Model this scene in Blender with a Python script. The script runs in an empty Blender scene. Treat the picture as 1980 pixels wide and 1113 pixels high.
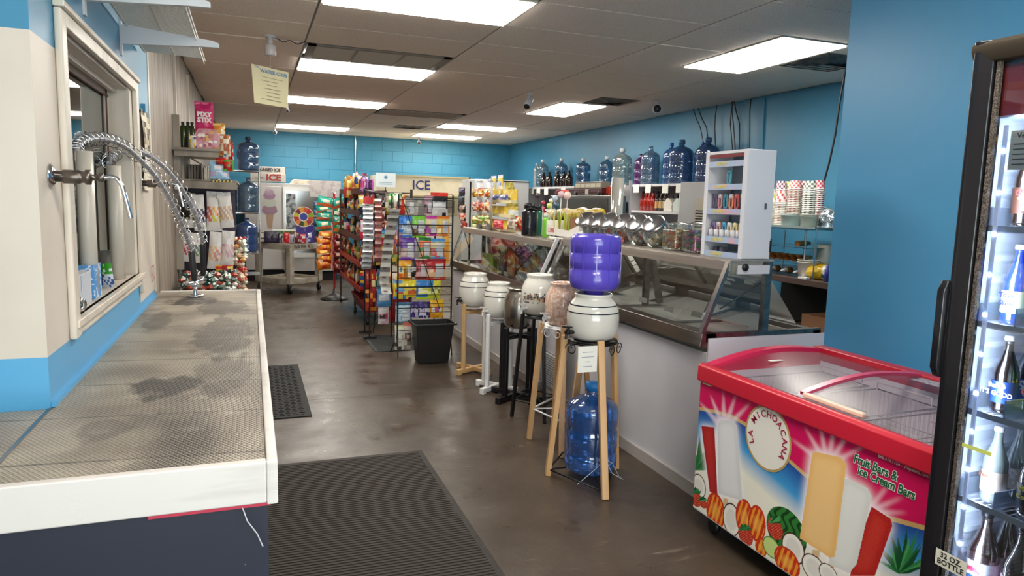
import bpy, math, random
import numpy as np
from mathutils import Vector as V, Matrix
random.seed(7)
R = random.Random(11)
SC = bpy.context.scene
COL = SC.collection
PI = math.pi
# ---------------------------------------------------------------- camera, solved from the 4 ft x 2 ft ceiling grid
FPX, YAW, PITCH, ROLL, EYE = 1338.9, .36147, -.12297, .027505, 1.5
_cy, _sy, _cp, _sp = math.cos(YAW), math.sin(YAW), math.cos(PITCH), math.sin(PITCH)
_F = V((_sy*_cp, _cy*_cp, _sp)); _R = V((_cy, -_sy, 0)); _U = _R.cross(_F)
_c, _s = math.cos(ROLL), math.sin(ROLL)
CR, CU, CF = _c*_R+_s*_U, -_s*_R+_c*_U, _F
cam_d = bpy.data.cameras.new('camera'); cam = bpy.data.objects.new('camera', cam_d); COL.objects.link(cam)
cam_d.sensor_width = 36; cam_d.lens = FPX/1980*36; cam_d.clip_start = .05
m = Matrix.Identity(4)
for i in range(3): m[i][0], m[i][1], m[i][2] = CR[i], CU[i], -CF[i]
m[2][3] = EYE; cam.matrix_world = m; SC.camera = cam
# ---------------------------------------------------------------- world, daylight from the shop front behind the camera, exposure
w = bpy.data.worlds.new('world'); SC.world = w; w.use_nodes = True
w.node_tree.nodes['Background'].inputs[0].default_value = (.75, .86, 1, 1); w.node_tree.nodes['Background'].inputs[1].default_value = 1.0
def area(name, loc, rot, sx, sy, e, col=(1, 1, 1)):
    l = bpy.data.lights.new(name, 'AREA'); l.shape = 'RECTANGLE'; l.size = sx; l.size_y = sy; l.energy = e; l.color = col
    o = bpy.data.objects.new(name, l); COL.objects.link(o); o.location = loc; o.rotation_euler = rot; return o
DAY = 125.0; LAMP = 15; FRIDGE_LED = 5.0
area('daylight_through_shop_front', (.8, -2.75, 1.5), (PI/2, 0, 0), 5.0, 2.2, DAY, (.93, .97, 1))
area('ceiling_fill_as_pavement_bounce', (.8, -2.7, .75), (PI/2+.6, 0, 0), 5.0, .7, 50, (1, .98, .95))  # added lamp tilted up to lift the ceiling, styled as pavement bounce
SC.view_settings.view_transform = 'Standard'; SC.view_settings.look = 'None'; SC.view_settings.gamma = 1
SC.view_settings.use_curve_mapping = False; SC.view_settings.exposure = 0.72
SC.cycles.max_bounces = 8; SC.cycles.transparent_max_bounces = 24; SC.cycles.caustics_reflective = False; SC.cycles.caustics_refractive = False
SC.cycles.sample_clamp_indirect = 4
# ---------------------------------------------------------------- helpers
def ray(x, y): return CR*((x-990)/FPX) + CU*(-(y-556.5)/FPX) + CF
def PZ(x, y, z): d = ray(x, y); t = (z-EYE)/d.z; return V((d.x*t, d.y*t, z))
def PX(x, y, X): d = ray(x, y); t = X/d.x; return V((X, d.y*t, EYE+d.z*t))
def PY(x, y, Y): d = ray(x, y); t = Y/d.y; return V((d.x*t, Y, EYE+d.z*t))
def lin(c):
    if isinstance(c, str): c = tuple(int(c[i:i+2], 16) for i in (0, 2, 4))
    return tuple(((k/255)/12.92 if k/255 < .04045 else ((k/255+.055)/1.055)**2.4) for k in c[:3])
MATS = {}
def mat(name, col='808080', rough=.5, metal=0, noise=None, bump=None, emit=0, spec=.5, coat=0, attr=False, trans=0):
    """principled material; noise=(scale, colour2, detail, lo, hi[,stretch]); bump=(scale, strength)"""
    if name in MATS: return MATS[name]
    m = bpy.data.materials.new(name); m.use_nodes = True; nt = m.node_tree; N, L = nt.nodes, nt.links
    b = N['Principled BSDF']; c = lin(col)
    b.inputs['Base Color'].default_value = (*c, 1); b.inputs['Roughness'].default_value = rough; b.inputs['Metallic'].default_value = metal
    b.inputs['Specular IOR Level'].default_value = spec; b.inputs['Coat Weight'].default_value = coat
    if trans: b.inputs['Transmission Weight'].default_value = trans
    if emit: b.inputs['Emission Color'].default_value = (*c, 1); b.inputs['Emission Strength'].default_value = emit
    if attr:
        a = N.new('ShaderNodeAttribute'); a.attribute_name = 'Col'; L.new(a.outputs['Color'], b.inputs['Base Color'])
    if noise or bump: tc = N.new('ShaderNodeTexCoord')
    if noise:
        sc, c2, det, lo, hi = noise[:5]; src = tc.outputs['Object']
        if len(noise) > 5:
            mp = N.new('ShaderNodeMapping'); mp.inputs['Scale'].default_value = noise[5]; L.new(src, mp.inputs[0]); src = mp.outputs[0]
        n = N.new('ShaderNodeTexNoise'); n.inputs['Scale'].default_value = sc; n.inputs['Detail'].default_value = det; L.new(src, n.inputs['Vector'])
        r = N.new('ShaderNodeMapRange'); r.inputs[1].default_value = lo; r.inputs[2].default_value = hi; L.new(n.outputs[0], r.inputs[0])
        mx = N.new('ShaderNodeMix'); mx.data_type = 'RGBA'; mx.inputs[6].default_value = (*c, 1); mx.inputs[7].default_value = (*lin(c2), 1)
        L.new(r.outputs[0], mx.inputs[0]); L.new(mx.outputs[2], b.inputs['Base Color'])
    if bump:
        n2 = N.new('ShaderNodeTexNoise'); n2.inputs['Scale'].default_value = bump[0]; n2.inputs['Detail'].default_value = 4; L.new(tc.outputs['Object'], n2.inputs['Vector'])
        bp = N.new('ShaderNodeBump'); bp.inputs['Strength'].default_value = bump[1]; bp.inputs['Distance'].default_value = .01
        L.new(n2.outputs[0], bp.inputs['Height']); L.new(bp.outputs[0], b.inputs['Normal'])
    MATS[name] = m; return m
def glass(name, tint='FFFFFF', refl=.06, body=0.0, bodycol=None, rough=.02, mx_=.85):
    """thin clear sheet: tinted see-through plus Fresnel gloss, optionally a little milky body"""
    if name in MATS: return MATS[name]
    m = bpy.data.materials.new(name); m.use_nodes = True; nt = m.node_tree; N, L = nt.nodes, nt.links
    for n in list(N): N.remove(n)
    out = N.new('ShaderNodeOutputMaterial'); t = N.new('ShaderNodeBsdfTransparent'); t.inputs[0].default_value = (*lin(tint), 1)
    src = t.outputs[0]
    if body:
        d = N.new('ShaderNodeBsdfPrincipled'); d.inputs['Base Color'].default_value = (*lin(bodycol or tint), 1); d.inputs['Roughness'].default_value = .3
        mx = N.new('ShaderNodeMixShader'); mx.inputs[0].default_value = body; L.new(src, mx.inputs[1]); L.new(d.outputs[0], mx.inputs[2]); src = mx.outputs[0]
    g = N.new('ShaderNodeBsdfGlossy'); g.inputs['Roughness'].default_value = rough; g.inputs[0].default_value = (1, 1, 1, 1)
    lw = N.new('ShaderNodeLayerWeight'); lw.inputs[0].default_value = .35
    mr = N.new('ShaderNodeMapRange'); mr.inputs[3].default_value = refl; mr.inputs[4].default_value = mx_; L.new(lw.outputs['Fresnel'], mr.inputs[0])
    mx2 = N.new('ShaderNodeMixShader'); L.new(mr.outputs[0], mx2.inputs[0]); L.new(src, mx2.inputs[1]); L.new(g.outputs[0], mx2.inputs[2])
    L.new(mx2.outputs[0], out.inputs[0]); MATS[name] = m; return m
class MB:
    def __init__(s): s.v = []; s.f = []; s.m = []; s.s = []; s.c = []
    def add(s, vs, fs, mi=0, sm=False, col=None):
        b = len(s.v); s.v += [tuple(v) for v in vs]
        for f in fs: s.f.append(tuple(i+b for i in f)); s.m.append(mi); s.s.append(sm); s.c.append(col)
        return s
    def box(s, x0, x1, y0, y1, z0, z1, mi=0, col=None):
        x0, x1 = sorted((x0, x1)); y0, y1 = sorted((y0, y1)); z0, z1 = sorted((z0, z1))
        return s.add([(x0,y0,z0),(x1,y0,z0),(x1,y1,z0),(x0,y1,z0),(x0,y0,z1),(x1,y0,z1),(x1,y1,z1),(x0,y1,z1)],
                     [(0,3,2,1),(4,5,6,7),(0,1,5,4),(1,2,6,5),(2,3,7,6),(3,0,4,7)], mi, False, col)
    def bar(s, a, b, w, d=None, up=(0,0,1), mi=0, col=None):
        """square bar from a to b"""
        a, b = V(a), V(b); d = d or w; t = (b-a).normalized(); u = V(up)
        if abs(t.dot(u)) > .98: u = V((0,1,0))
        x = t.cross(u).normalized(); y = x.cross(t)
        vs = [p+x*(i*w/2)+y*(j*d/2) for p in (a, b) for i, j in ((-1,-1),(1,-1),(1,1),(-1,1))]
        return s.add(vs, [(0,3,2,1),(4,5,6,7),(0,1,5,4),(1,2,6,5),(2,3,7,6),(3,0,4,7)], mi, False, col)
    def tube(s, pts, r, n=6, mi=0, caps=True, col=None, sm=True):
        pts = [V(p) for p in pts]; k = len(pts); rs = r if isinstance(r, (list, tuple)) else [r]*k
        vs = []; x = None
        for i, p in enumerate(pts):
            t = (pts[min(i+1, k-1)]-pts[max(i-1, 0)]).normalized()
            if x is None: x = t.cross(V((0,0,1)) if abs(t.z) < .9 else V((1,0,0))).normalized()
            else:
                x = (x-t*x.dot(t)); x = x.normalized() if x.length > 1e-6 else t.orthogonal().normalized()
            y = t.cross(x)
            for j in range(n):
                a = 2*PI*j/n; vs.append(p+(x*math.cos(a)+y*math.sin(a))*rs[i])
        fs = [(i*n+j, i*n+(j+1)%n, (i+1)*n+(j+1)%n, (i+1)*n+j) for i in range(k-1) for j in range(n)]
        s.add(vs, fs, mi, sm, col)
        if caps: s.add(vs[:n][::-1], [tuple(range(n))], mi, False, col); s.add(vs[-n:], [tuple(range(n))], mi, False, col)
        return s
    def lathe(s, prof, c=(0,0,0), n=20, mi=0, col=None, axis=(0,0,1), sm=True):
        c = V(c); ax = V(axis).normalized(); x = ax.orthogonal().normalized() if abs(ax.z) < .999 else V((1,0,0)); y = ax.cross(x)
        vs = [c+ax*z+(x*math.cos(2*PI*j/n)+y*math.sin(2*PI*j/n))*max(r, 1e-4) for r, z in prof for j in range(n)]
        k = len(prof)
        fs = [(i*n+j, i*n+(j+1)%n, (i+1)*n+(j+1)%n, (i+1)*n+j) for i in range(k-1) for j in range(n)]
        return s.add(vs, fs, mi, sm, col)
    def prism(s, poly, a, b, axis='y', mi=0, col=None):
        def P(u, v, w): return {'y': (u, w, v), 'x': (w, u, v), 'z': (u, v, w)}[axis]
        n = len(poly); vs = [P(u, v, a) for u, v in poly]+[P(u, v, b) for u, v in poly]
        fs = [tuple(range(n)), tuple(range(2*n-1, n-1, -1))]+[(i, i+n, (i+1)%n+n, (i+1)%n) for i in range(n)]
        return s.add(vs, fs, mi, False, col)
    def quad(s, a, b, c, d, mi=0, col=None): return s.add([a, b, c, d], [(0,1,2,3)], mi, False, col)
    def mesh(s, name, mats, off=(0,0,0)):
        me = bpy.data.meshes.new(name); ox, oy, oz = off
        me.from_pydata([(x-ox, y-oy, z-oz) for x, y, z in s.v], [], s.f)
        for mm in (mats if isinstance(mats, (list, tuple)) else [mats]): me.materials.append(mm)
        me.polygons.foreach_set('material_index', s.m); me.polygons.foreach_set('use_smooth', s.s)
        if any(c is not None for c in s.c):
            at = me.color_attributes.new('Col', 'FLOAT_COLOR', 'CORNER'); buf = []
            for f, c in zip(s.f, s.c):
                c = (*lin(c), 1) if c is not None else (1,1,1,1)
                buf += list(c)*len(f)
            at.data.foreach_set('color', buf)
        me.update(); return me
def wloc(o):
    p = V((0,0,0))
    while o: p += o.location; o = o.parent
    return p
def fin(o, bev):
    if bev:
        b = o.modifiers.new('bevel', 'BEVEL'); b.width = bev; b.segments = 2; b.limit_method = 'ANGLE'
        o.modifiers.new('weighted', 'WEIGHTED_NORMAL')
    return o
def part(name, mb, mats, parent, ab=True, bev=0, label=None, kind=None):
    me = mb.mesh(name, mats, wloc(parent) if ab else (0,0,0))
    o = bpy.data.objects.new(name, me); COL.objects.link(o); o.parent = parent
    if label: o['label'] = label
    if kind: o['kind'] = kind
    return fin(o, bev)
def thing(name, label, cat, loc=(0,0,0), group=None, rz=0):
    o = bpy.data.objects.new(name, None); COL.objects.link(o); o.empty_display_size = .05
    o.location = loc; o.rotation_euler.z = rz; o['label'] = label; o['category'] = cat
    if group: o['group'] = group
    return o
def solo(name, mb, mats, label, cat, group=None, bev=0, kind=None, org=None):
    if org is None:
        a = np.array(mb.v); org = ((a[:,0].min()+a[:,0].max())/2, (a[:,1].min()+a[:,1].max())/2, a[:,2].min())
    me = mb.mesh(name, mats, org); o = bpy.data.objects.new(name, me); COL.objects.link(o); o.location = org
    o['label'] = label; o['category'] = cat
    if group: o['group'] = group
    if kind: o['kind'] = kind
    return fin(o, bev)
def struct(name, mb, mats, parent=None, bev=0, label=None):
    me = mb.mesh(name, mats); o = bpy.data.objects.new(name, me); COL.objects.link(o)
    if parent: o.parent = parent
    else: o['kind'] = 'structure'
    if label: o['label'] = label
    return fin(o, bev)
def dup(o, loc=None, rz=None, label=None, group=None, parent=None):
    c = o.copy(); COL.objects.link(c)
    if parent is not None: c.parent = parent
    if loc is not None: c.location = loc
    if rz is not None: c.rotation_euler.z = rz
    if label: c['label'] = label
    if group: c['group'] = group
    for ch in list(o.children): dup(ch, parent=c)
    return c
def text(s, o, r, u, size, mt, parent=None, name='lettering', align='CENTER', ext=.0006, bold=0, sx=1.0, shear=0):
    cu = bpy.data.curves.new('t', 'FONT'); cu.body = s; cu.size = size; cu.align_x = align; cu.align_y = 'CENTER'
    cu.extrude = ext; cu.offset = bold; cu.resolution_u = 2; cu.shear = shear
    t = bpy.data.objects.new('t', cu); COL.objects.link(t)
    dg = bpy.context.evaluated_depsgraph_get(); me = bpy.data.meshes.new_from_object(t.evaluated_get(dg))
    bpy.data.objects.remove(t); bpy.data.curves.remove(cu)
    r, u = V(r).normalized(), V(u).normalized(); nn = r.cross(u)
    M = Matrix(((r.x*sx, u.x, nn.x, o[0]), (r.y*sx, u.y, nn.y, o[1]), (r.z*sx, u.z, nn.z, o[2]), (0,0,0,1)))
    me.transform(M)
    off = wloc(parent) if parent else V((0,0,0)); me.transform(Matrix.Translation(-off))
    me.materials.clear(); me.materials.append(mt); me.name = name
    if parent is None: return me
    ob = bpy.data.objects.new(name, me); COL.objects.link(ob); ob.parent = parent; return ob
XN = ((0,-1,0), (0,0,1))     # reading directions on a face that looks toward -x
YN = ((1,0,0), (0,0,1))      # on a face that looks toward -y (the camera)
M_ATTR = mat('printed plastic film', attr=True, rough=.28, bump=(60, .15))
M_CARD = mat('printed card', attr=True, rough=.6)
M_WHITE = mat('white laminate', 'D3D2D6', .35, noise=(3, 'C4C3C8', 3, .4, .7))
M_BLACK = mat('black plastic', '141416', .4)
M_BLKM = mat('black wire', '101012', .35, .3)
M_CHROME = mat('chrome', 'D8D8DC', .12, 1)
M_STEEL = mat('brushed steel', 'A7A19B', .3, 1, noise=(40, '87817C', 3, .3, .7, (1, .04, 1)))
M_RED = mat('red paint', 'A81B22', .4)
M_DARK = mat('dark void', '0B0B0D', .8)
M_PAPER = mat('white paper', 'E4E2DA', .7)
M_CLEAR = glass('clear glass', 'F2F7F5', .04)
M_INK = mat('black ink', '1A1A20', .6)
# ---------------------------------------------------------------- floor
XL, XRW, YB, HC = -.556, 5.147, 13.93, 2.70
def floor_mat():
    m = mat('worn sealed concrete', '5E554D', .33); nt = m.node_tree; N, L = nt.nodes, nt.links; b = N['Principled BSDF']
    tc = N.new('ShaderNodeTexCoord')
    def noise(sc, det, st=(1,1,1), rough=.6):
        mp = N.new('ShaderNodeMapping'); mp.inputs['Scale'].default_value = st; L.new(tc.outputs['Object'], mp.inputs[0])
        n = N.new('ShaderNodeTexNoise'); n.inputs['Scale'].default_value = sc; n.inputs['Detail'].default_value = det; n.inputs['Roughness'].default_value = rough
        L.new(mp.outputs[0], n.inputs['Vector']); return n.outputs[0]
    def mix(f, a, b_):
        mx = N.new('ShaderNodeMix'); mx.data_type = 'RGBA'
        for k, s in ((6, a), (7, b_)):
            if isinstance(s, str): mx.inputs[k].default_value = (*lin(s), 1)
            else: L.new(s, mx.inputs[k])
        L.new(f, mx.inputs[0]); return mx.outputs[2]
    def rng(s, lo, hi, a=0, z=1):
        r = N.new('ShaderNodeMapRange'); r.inputs[1].default_value = lo; r.inputs[2].default_value = hi; r.inputs[3].default_value = a; r.inputs[4].default_value = z; L.new(s, r.inputs[0]); return r.outputs[0]
    c = mix(rng(noise(.9, 6), .35, .68), '352B22', '4C4035')
    c = mix(rng(noise(7, 8), .5, .75, 0, .5), c, '5A4D40')
    c = mix(rng(noise(5, 12, (.3, 2.6, 1), .75), .60, .68, 0, .6), c, '958775')
    c = mix(rng(noise(26, 6), .66, .74, 0, .6), c, '2A2520')
    L.new(c, b.inputs['Base Color'])
    L.new(rng(noise(3, 6), .3, .7, .22, .5), b.inputs['Roughness'])
    bp = N.new('ShaderNodeBump'); bp.inputs['Strength'].default_value = .12; bp.inputs['Distance'].default_value = .01; L.new(noise(30, 4), bp.inputs['Height']); L.new(bp.outputs[0], b.inputs['Normal'])
    return m
MF = floor_mat()
fl = struct('floor', MB().box(-3, 5.4, -3, 14.2, -.1, -.012), mat('joint grime', '2A2622', .8))
for y0, y1 in ((-3, 1.15), (1.15, 5.205), (5.205, 9.26), (9.26, 14.2)):
    for x0, x1 in ((-3, 5.4),):
        struct('slab', MB().box(x0+.003, x1-.003, y0+.003, y1-.003, -.012, 0), MF, fl)
# ---------------------------------------------------------------- walls
M_BLUE = mat('blue wall paint', '4189AC', .42, noise=(1.5, '3A80A4', 4, .35, .7), bump=(25, .06))
M_BLUEB = mat('blue block paint', '3E8BAC', .5, noise=(2, '3680A2', 4, .35, .7), bump=(60, .12))
M_BLUE2 = mat('bright blue wall paint', '519FCE', .38, bump=(20, .05))
M_CREAM = mat('cream wall paint', 'D2C7BB', .45, noise=(2.5, 'C6BBAF', 4, .45, .75), bump=(18, .05))
M_TRIM = mat('cream gloss trim', 'D3C8BA', .35, noise=(12, 'B3A898', 5, .5, .8, (1,1,.15)))
M_WOOD = mat('weathered beige panelling', '9C9082', .5, noise=(6, '6A6056', 8, .42, .75, (1, 3, .25)))
wb = struct('wall_back', MB().box(-.8, 5.4, YB+.002, YB+.2, 0, HC+.1).box(-.8, 5.4, YB, YB+.03, 0, 1.42), M_BLUEB)
bw, bh = .4064, .2032
blk = None
for r in range(7):
    z0 = 1.42+r*bh; h = min(bh, HC+.04-z0)
    if h < .03: continue
    x = -.6-(bw/2 if r % 2 else 0)
    while x < 5.2:
        if blk is None or h < bh-1e-3:
            me = MB().box(.002, bw-.002, 0, .008, .002, h-.002).mesh('block', M_BLUEB)
            if blk is None: blk = me
        else: me = blk
        o = bpy.data.objects.new('block', me); COL.objects.link(o); o.parent = wb; o.location = (x, YB-.004, z0); fin(o, .003)
        x += bw
struct('wall_right', MB().box(XRW, XRW+.15, 2.7, YB+.2, 0, HC+.1), M_BLUE)
struct('wall_partition', MB().box(2.905, 3.02, -3, 2.87, 0, HC+.1).box(3.02, XRW+.15, 2.75, 2.87, 0, HC+.1), M_BLUE2)
# left: painted pier and service-window wall, in three paint bands
WX = -.53
def bands(name, x0, x1, y0, y1, zt=HC+.1, z0=0):
    par = None
    for a, b, mt in ((z0, 1.043, M_BLUE2), (1.043, 1.91, M_CREAM), (1.91, zt, M_BLUE)):
        a, b = max(a, z0), min(b, zt)
        if b <= a: continue
        mb = MB().box(x0, x1, y0, y1, a, b)
        if par is None: par = struct(name, mb, mt)
        else: struct('paint_band', mb, mt, par)
    return par
wl = bands('wall_left', WX-.12, WX, 2.19, 2.47)
for a, b, mt in ((0, 1.043, M_BLUE2), (1.043, 1.07, M_CREAM), (2.02, HC+.1, M_BLUE)):
    struct('paint_band', MB().box(WX-.12, WX, 2.47, 3.9, a, b), mt, wl)
for a, b, mt in ((0, .945, M_BLUE2), (.945, 1.91, M_CREAM), (1.91, HC+.1, M_BLUE)):
    struct('paint_band', MB().box(WX-.12, WX, 3.9, 4.47, a, b), mt, wl)
bands('wall_pier', -3, WX-.12, 2.19, 2.31)
struct('wall_side', MB().box(-3.1, -3, -3, 2.31, 0, HC+.1), M_CREAM)
# wood panelling further back, board by board
wp = struct('wall_panelling', MB().box(XL-.12, XL-.012, 4.47, YB, 0, HC+.1), M_DARK)
ys = [4.47, 5.05, 5.62, 6.2, 6.85, 7.45, 8.05, 8.65, 9.3, 10.2, 11.1, 12, 13, YB]
for a, b in zip(ys, ys[1:]): struct('panel', MB().box(XL-.012, XL, a+.003, b-.003, 0, HC), M_WOOD, wp)
struct('trim_corner', MB().box(XL, WX+.004, 4.455, 4.5, .93, HC), M_TRIM)
for y, z1 in ((7.47, 2.62), (6.22, 2.7)): struct('trim_batten', MB().box(XL, XL+.018, y-.02, y+.02, .3, z1), M_TRIM)
# front of the shop behind the camera: wall with a wide glazed opening
wf = struct('wall_front', MB().box(-3.1, 5.4, -2.6, -2.45, 0, .35).box(-3.1, 5.4, -2.6, -2.45, 2.55, HC+.1).box(-3.1, -1.8, -2.6, -2.45, .35, 2.55).box(3.4, 5.4, -2.6, -2.45, .35, 2.55), M_CREAM)
wn = struct('window_front', MB().box(-1.8, 3.4, -2.53, -2.52, .35, 2.55), M_CLEAR)
for x in (-1.8, -.1, 1.6, 3.35): struct('mullion', MB().box(x, x+.05, -2.56, -2.48, .35, 2.55), M_STEEL, wn)
# ---------------------------------------------------------------- service window
wi = struct('window_service', MB().box(-.633, -.627, 2.5, 3.78, 1.1, 2.0), glass('service glass', 'C9CFC9', .16))
struct('sill', MB().box(-.64, WX+.01, 2.5, 3.9, 1.045, 1.1).box(WX-.01, WX+.028, 2.45, 3.9, 1.075, 1.1), M_TRIM, wi, .004)
for z in (1.083, 1.066, 1.05): struct('moulding', MB().box(WX, WX+.014, 2.47, 3.93, z-.006, z+.006), M_TRIM, wi, .002)
struct('casing', MB().box(WX, WX+.022, 2.435, 2.497, 1.042, 2.03), M_TRIM, wi, .006)
struct('casing', MB().box(WX, WX+.022, 3.86, 3.93, 1.0, 2.03), M_TRIM, wi, .006)
struct('casing', MB().box(WX, WX+.0215, 2.497, 3.86, 1.985, 2.03), M_TRIM, wi, .004)
struct('casing_cap', MB().box(WX, WX+.032, 2.43, 3.935, 2.03, 2.05), M_TRIM, wi, .004)
struct('jamb', MB().box(-.64, WX, 2.47, 2.5, 1.1, 2.02), M_TRIM, wi)
struct('jamb', MB().box(-.64, WX, 3.78, 3.86, 1.1, 2.02), M_TRIM, wi)
struct('header', MB().box(-.64, WX-.005, 2.47, 3.86, 1.975, 2.02).box(-.60, -.58, 2.5, 3.78, 1.955, 1.98), M_TRIM, wi)
struct('sash', MB().box(-.642, -.62, 2.5, 2.54, 1.1, 1.98).box(-.642, -.62, 3.74, 3.78, 1.1, 1.98).box(-.642, -.62, 2.5, 3.78, 1.94, 1.98), M_TRIM, wi)
struct('gasket', MB().box(-.62, -.615, 3.735, 3.742, 1.1, 1.96).box(-.62, -.615, 2.5, 3.78, 1.935, 1.942), mat('red brown gasket', '5A2A22', .6), wi)
# room behind the glass
struct('wall_backroom', MB().box(-2.6, -2.5, 2.31, 6, 0, HC).box(-2.6, -.7, 5.9, 6, 0, HC), mat('backroom paint', '7F959B', .6))
rk = thing('storage_shelf', 'steel storage shelf with cartons seen through the service window glass', 'shelf', (-1.9, 4.2, 0))
part('frame', MB().box(-2.2, -2.17, 3.4, 3.43, 0, 2.0).box(-1.6, -1.57, 3.4, 3.43, 0, 2.0).box(-2.2, -2.17, 5, 5.03, 0, 2).box(-1.6, -1.57, 5, 5.03, 0, 2), M_STEEL, rk)
for z in (.9, 1.3, 1.7): part('shelf', MB().box(-2.2, -1.57, 3.4, 5.03, z, z+.03), M_STEEL, rk)
for i, (y, z, h, c) in enumerate(((3.6, 1.33, .22, 'A98F66'), (4.1, 1.33, .28, '5D7F8F'), (4.6, 1.33, .2, 'B8A27A'), (3.8, .93, .25, '8F8F8A'), (4.4, .93, .3, '6F7F86'), (4.0, 1.73, .2, 'B9B5A5'))):
    solo('storage_carton', MB().box(-2.1, -1.7, y, y+.36, z, z+h), mat('carton %d' % i, c, .7), ('%s storage carton on the %s shelf behind the service window' % (['tan','blue','light tan','grey','slate grey','pale'][i], ['middle','middle','middle','lower','lower','top'][i])), 'box')
# ---------------------------------------------------------------- ceiling: tiles, tees
M_TILE = mat('acoustic tile', 'F2E2D4', .85, noise=(160, 'B5A290', 2, .55, .68), bump=(150, .25))
M_TILE2 = mat('aged acoustic tile', 'EBDACB', .85, noise=(160, 'AC9B8A', 2, .55, .68), bump=(150, .25))
M_TEE = mat('ceiling tee', '6E6256', .5)
GX0, GY0, TW, TD = .419, 4.005, 1.2192, .6096
ce = struct('ceiling', MB().box(-3.1, 5.4, -2.6, 14.2, HC+.06, HC+.14), M_DARK)
PAN = {}                       # grid cells taken by lamps and grilles
def lay(i, j): return PAN.get((i, j))
for i, j in ((0,0),(0,4),(0,8),(0,14),(2,11),(2,14)): PAN[(i,j)] = 'lamp'
PAN[(0,-5)] = PAN[(0,-9)] = 'lamp'
for j in (0,1,6,7): PAN[(2,j)] = 'half'
PAN[(0,2)] = PAN[(1,9)] = 'tile'
PAN[(0,3)] = 'grille'; PAN[(0,2)] = None; PAN[(1,9)] = 'grille'
tile_me = {}
for i in range(-3, 4):
    for j in range(-11, 17):
        x0, x1 = GX0+i*TW, GX0+(i+1)*TW; y0, y1 = GY0+j*TD, GY0+(j+1)*TD
        if x1 < XL and y0 > 2.3: continue
        x0, x1, y0, y1 = max(x0, -3 if y0 < 2.2 else XL), min(x1, XRW if y0 > 2.8 else 5.3), max(y0, -2.45), min(y1, YB)
        k = lay(i, j)
        if k in ('lamp', 'grille'): continue
        if k == 'half': x1 = GX0+i*TW+TW/2
        if x1-x0 < .05 or y1-y0 < .05: continue
        key = (round(x1-x0, 3), round(y1-y0, 3), (i*7+j*3) % 3 == 0)
        if key not in tile_me: tile_me[key] = MB().box(.007, key[0]-.007, .006, key[1]-.006, 0, .015).mesh('tile', M_TILE2 if key[2] else M_TILE)
        o = bpy.data.objects.new('tile', tile_me[key]); COL.objects.link(o); o.parent = ce
        sag = R.choice([0, 0, 0, .002, .004]); o.location = (x0, y0, HC-.004-sag); fin(o, .003)
for i in range(-2, 4):
    x = GX0+i*TW; struct('main_tee', MB().box(x-.013, x+.013, -2.45 if x < XL else -2.45, 2.3 if x < XL else YB, HC, HC+.03), M_TEE, ce)
ct = MB().box(0, TW, -.012, .012, 0, .025).mesh('cross_tee', M_TEE)
for j in range(-10, 17):
    for i in range(-2, 4):
        if GX0+i*TW+.1 < XL and j > -3: continue
        o = bpy.data.objects.new('cross_tee', ct); COL.objects.link(o); o.parent = ce; o.location = (GX0+i*TW, GY0+j*TD, HC+.001)
struct('wall_angle', MB().box(XRW-.02, XRW, 2.87, YB, HC-.004, HC+.02).box(XL, XL+.02, 4.47, YB, HC-.004, HC+.02).box(XL, XRW, YB-.02, YB, HC-.004, HC+.02), M_TEE, ce)
def lamp(x0, x1, y0, y1, label, brown=False):
    t = thing('ceiling_light', label, 'light', ((x0+x1)/2, (y0+y1)/2, HC-.02), 'fluorescent ceiling lights')
    b = .02
    part('frame', MB().box(x0+.005, x1-.005, y0+.005, y0+b, HC-.012, HC+.02).box(x0+.005, x1-.005, y1-b, y1-.005, HC-.012, HC+.02)
         .box(x0+.005, x0+b, y0+b, y1-b, HC-.012, HC+.02).box(x1-b, x1-.005, y0+b, y1-b, HC-.012, HC+.02), mat('lamp frame', 'C9C3B5', .4), t)
    mb = MB().box(x0+b, x1-b, y0+b, y1-b, HC-.020, HC-.003)
    m = MATS.get('lit diffuser')
    if not m:
        m = mat('lit diffuser', 'FFF9EE', .4, emit=LAMP)
        m.node_tree.nodes['Principled BSDF'].inputs['Base Color'].default_value = (.6,.6,.55,1)
    part('diffuser', mb, m, t)
    return t
cols = [GX0+i*TW for i in range(5)]; rows = [GY0+j*TD for j in range(17)]
lamp(cols[0], cols[1], rows[0], rows[1], 'dirty fluorescent ceiling light nearest the camera, cut by the top edge of the picture')
lamp(cols[0], cols[1], rows[4], rows[5], 'wide fluorescent ceiling light directly behind the return air grille')
lamp(cols[0], cols[1], rows[8], rows[9], 'fluorescent ceiling light just right of the hanging water club sign')
lamp(cols[0], cols[1], rows[14]-.12, rows[15]-.12, 'farthest left fluorescent ceiling light, above the ice cream freezer')
lamp(cols[2]+TW/2, cols[3], rows[0], rows[2], 'fluorescent ceiling light beside the bright blue wall at the right')
lamp(cols[2]+TW/2, cols[3], rows[6], rows[8], 'lengthwise fluorescent ceiling light halfway along the right side')
lamp(cols[2], cols[3], rows[11], rows[12], 'nearer of the two small far fluorescent ceiling lights, right of centre')
lamp(cols[2], cols[3], rows[14], rows[15], 'farther of the two small far fluorescent ceiling lights, right of centre')
for i_, j_, s_ in ((0,-5,'over the camera'), (0,-9,'in the middle of the shop front')):  # unseen lamps added to brighten the foreground
    lamp(GX0+i_*TW, GX0+(i_+1)*TW, GY0+j_*TD, GY0+(j_+1)*TD, 'fluorescent ceiling light '+s_+', out of the picture, added for foreground light')
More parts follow.
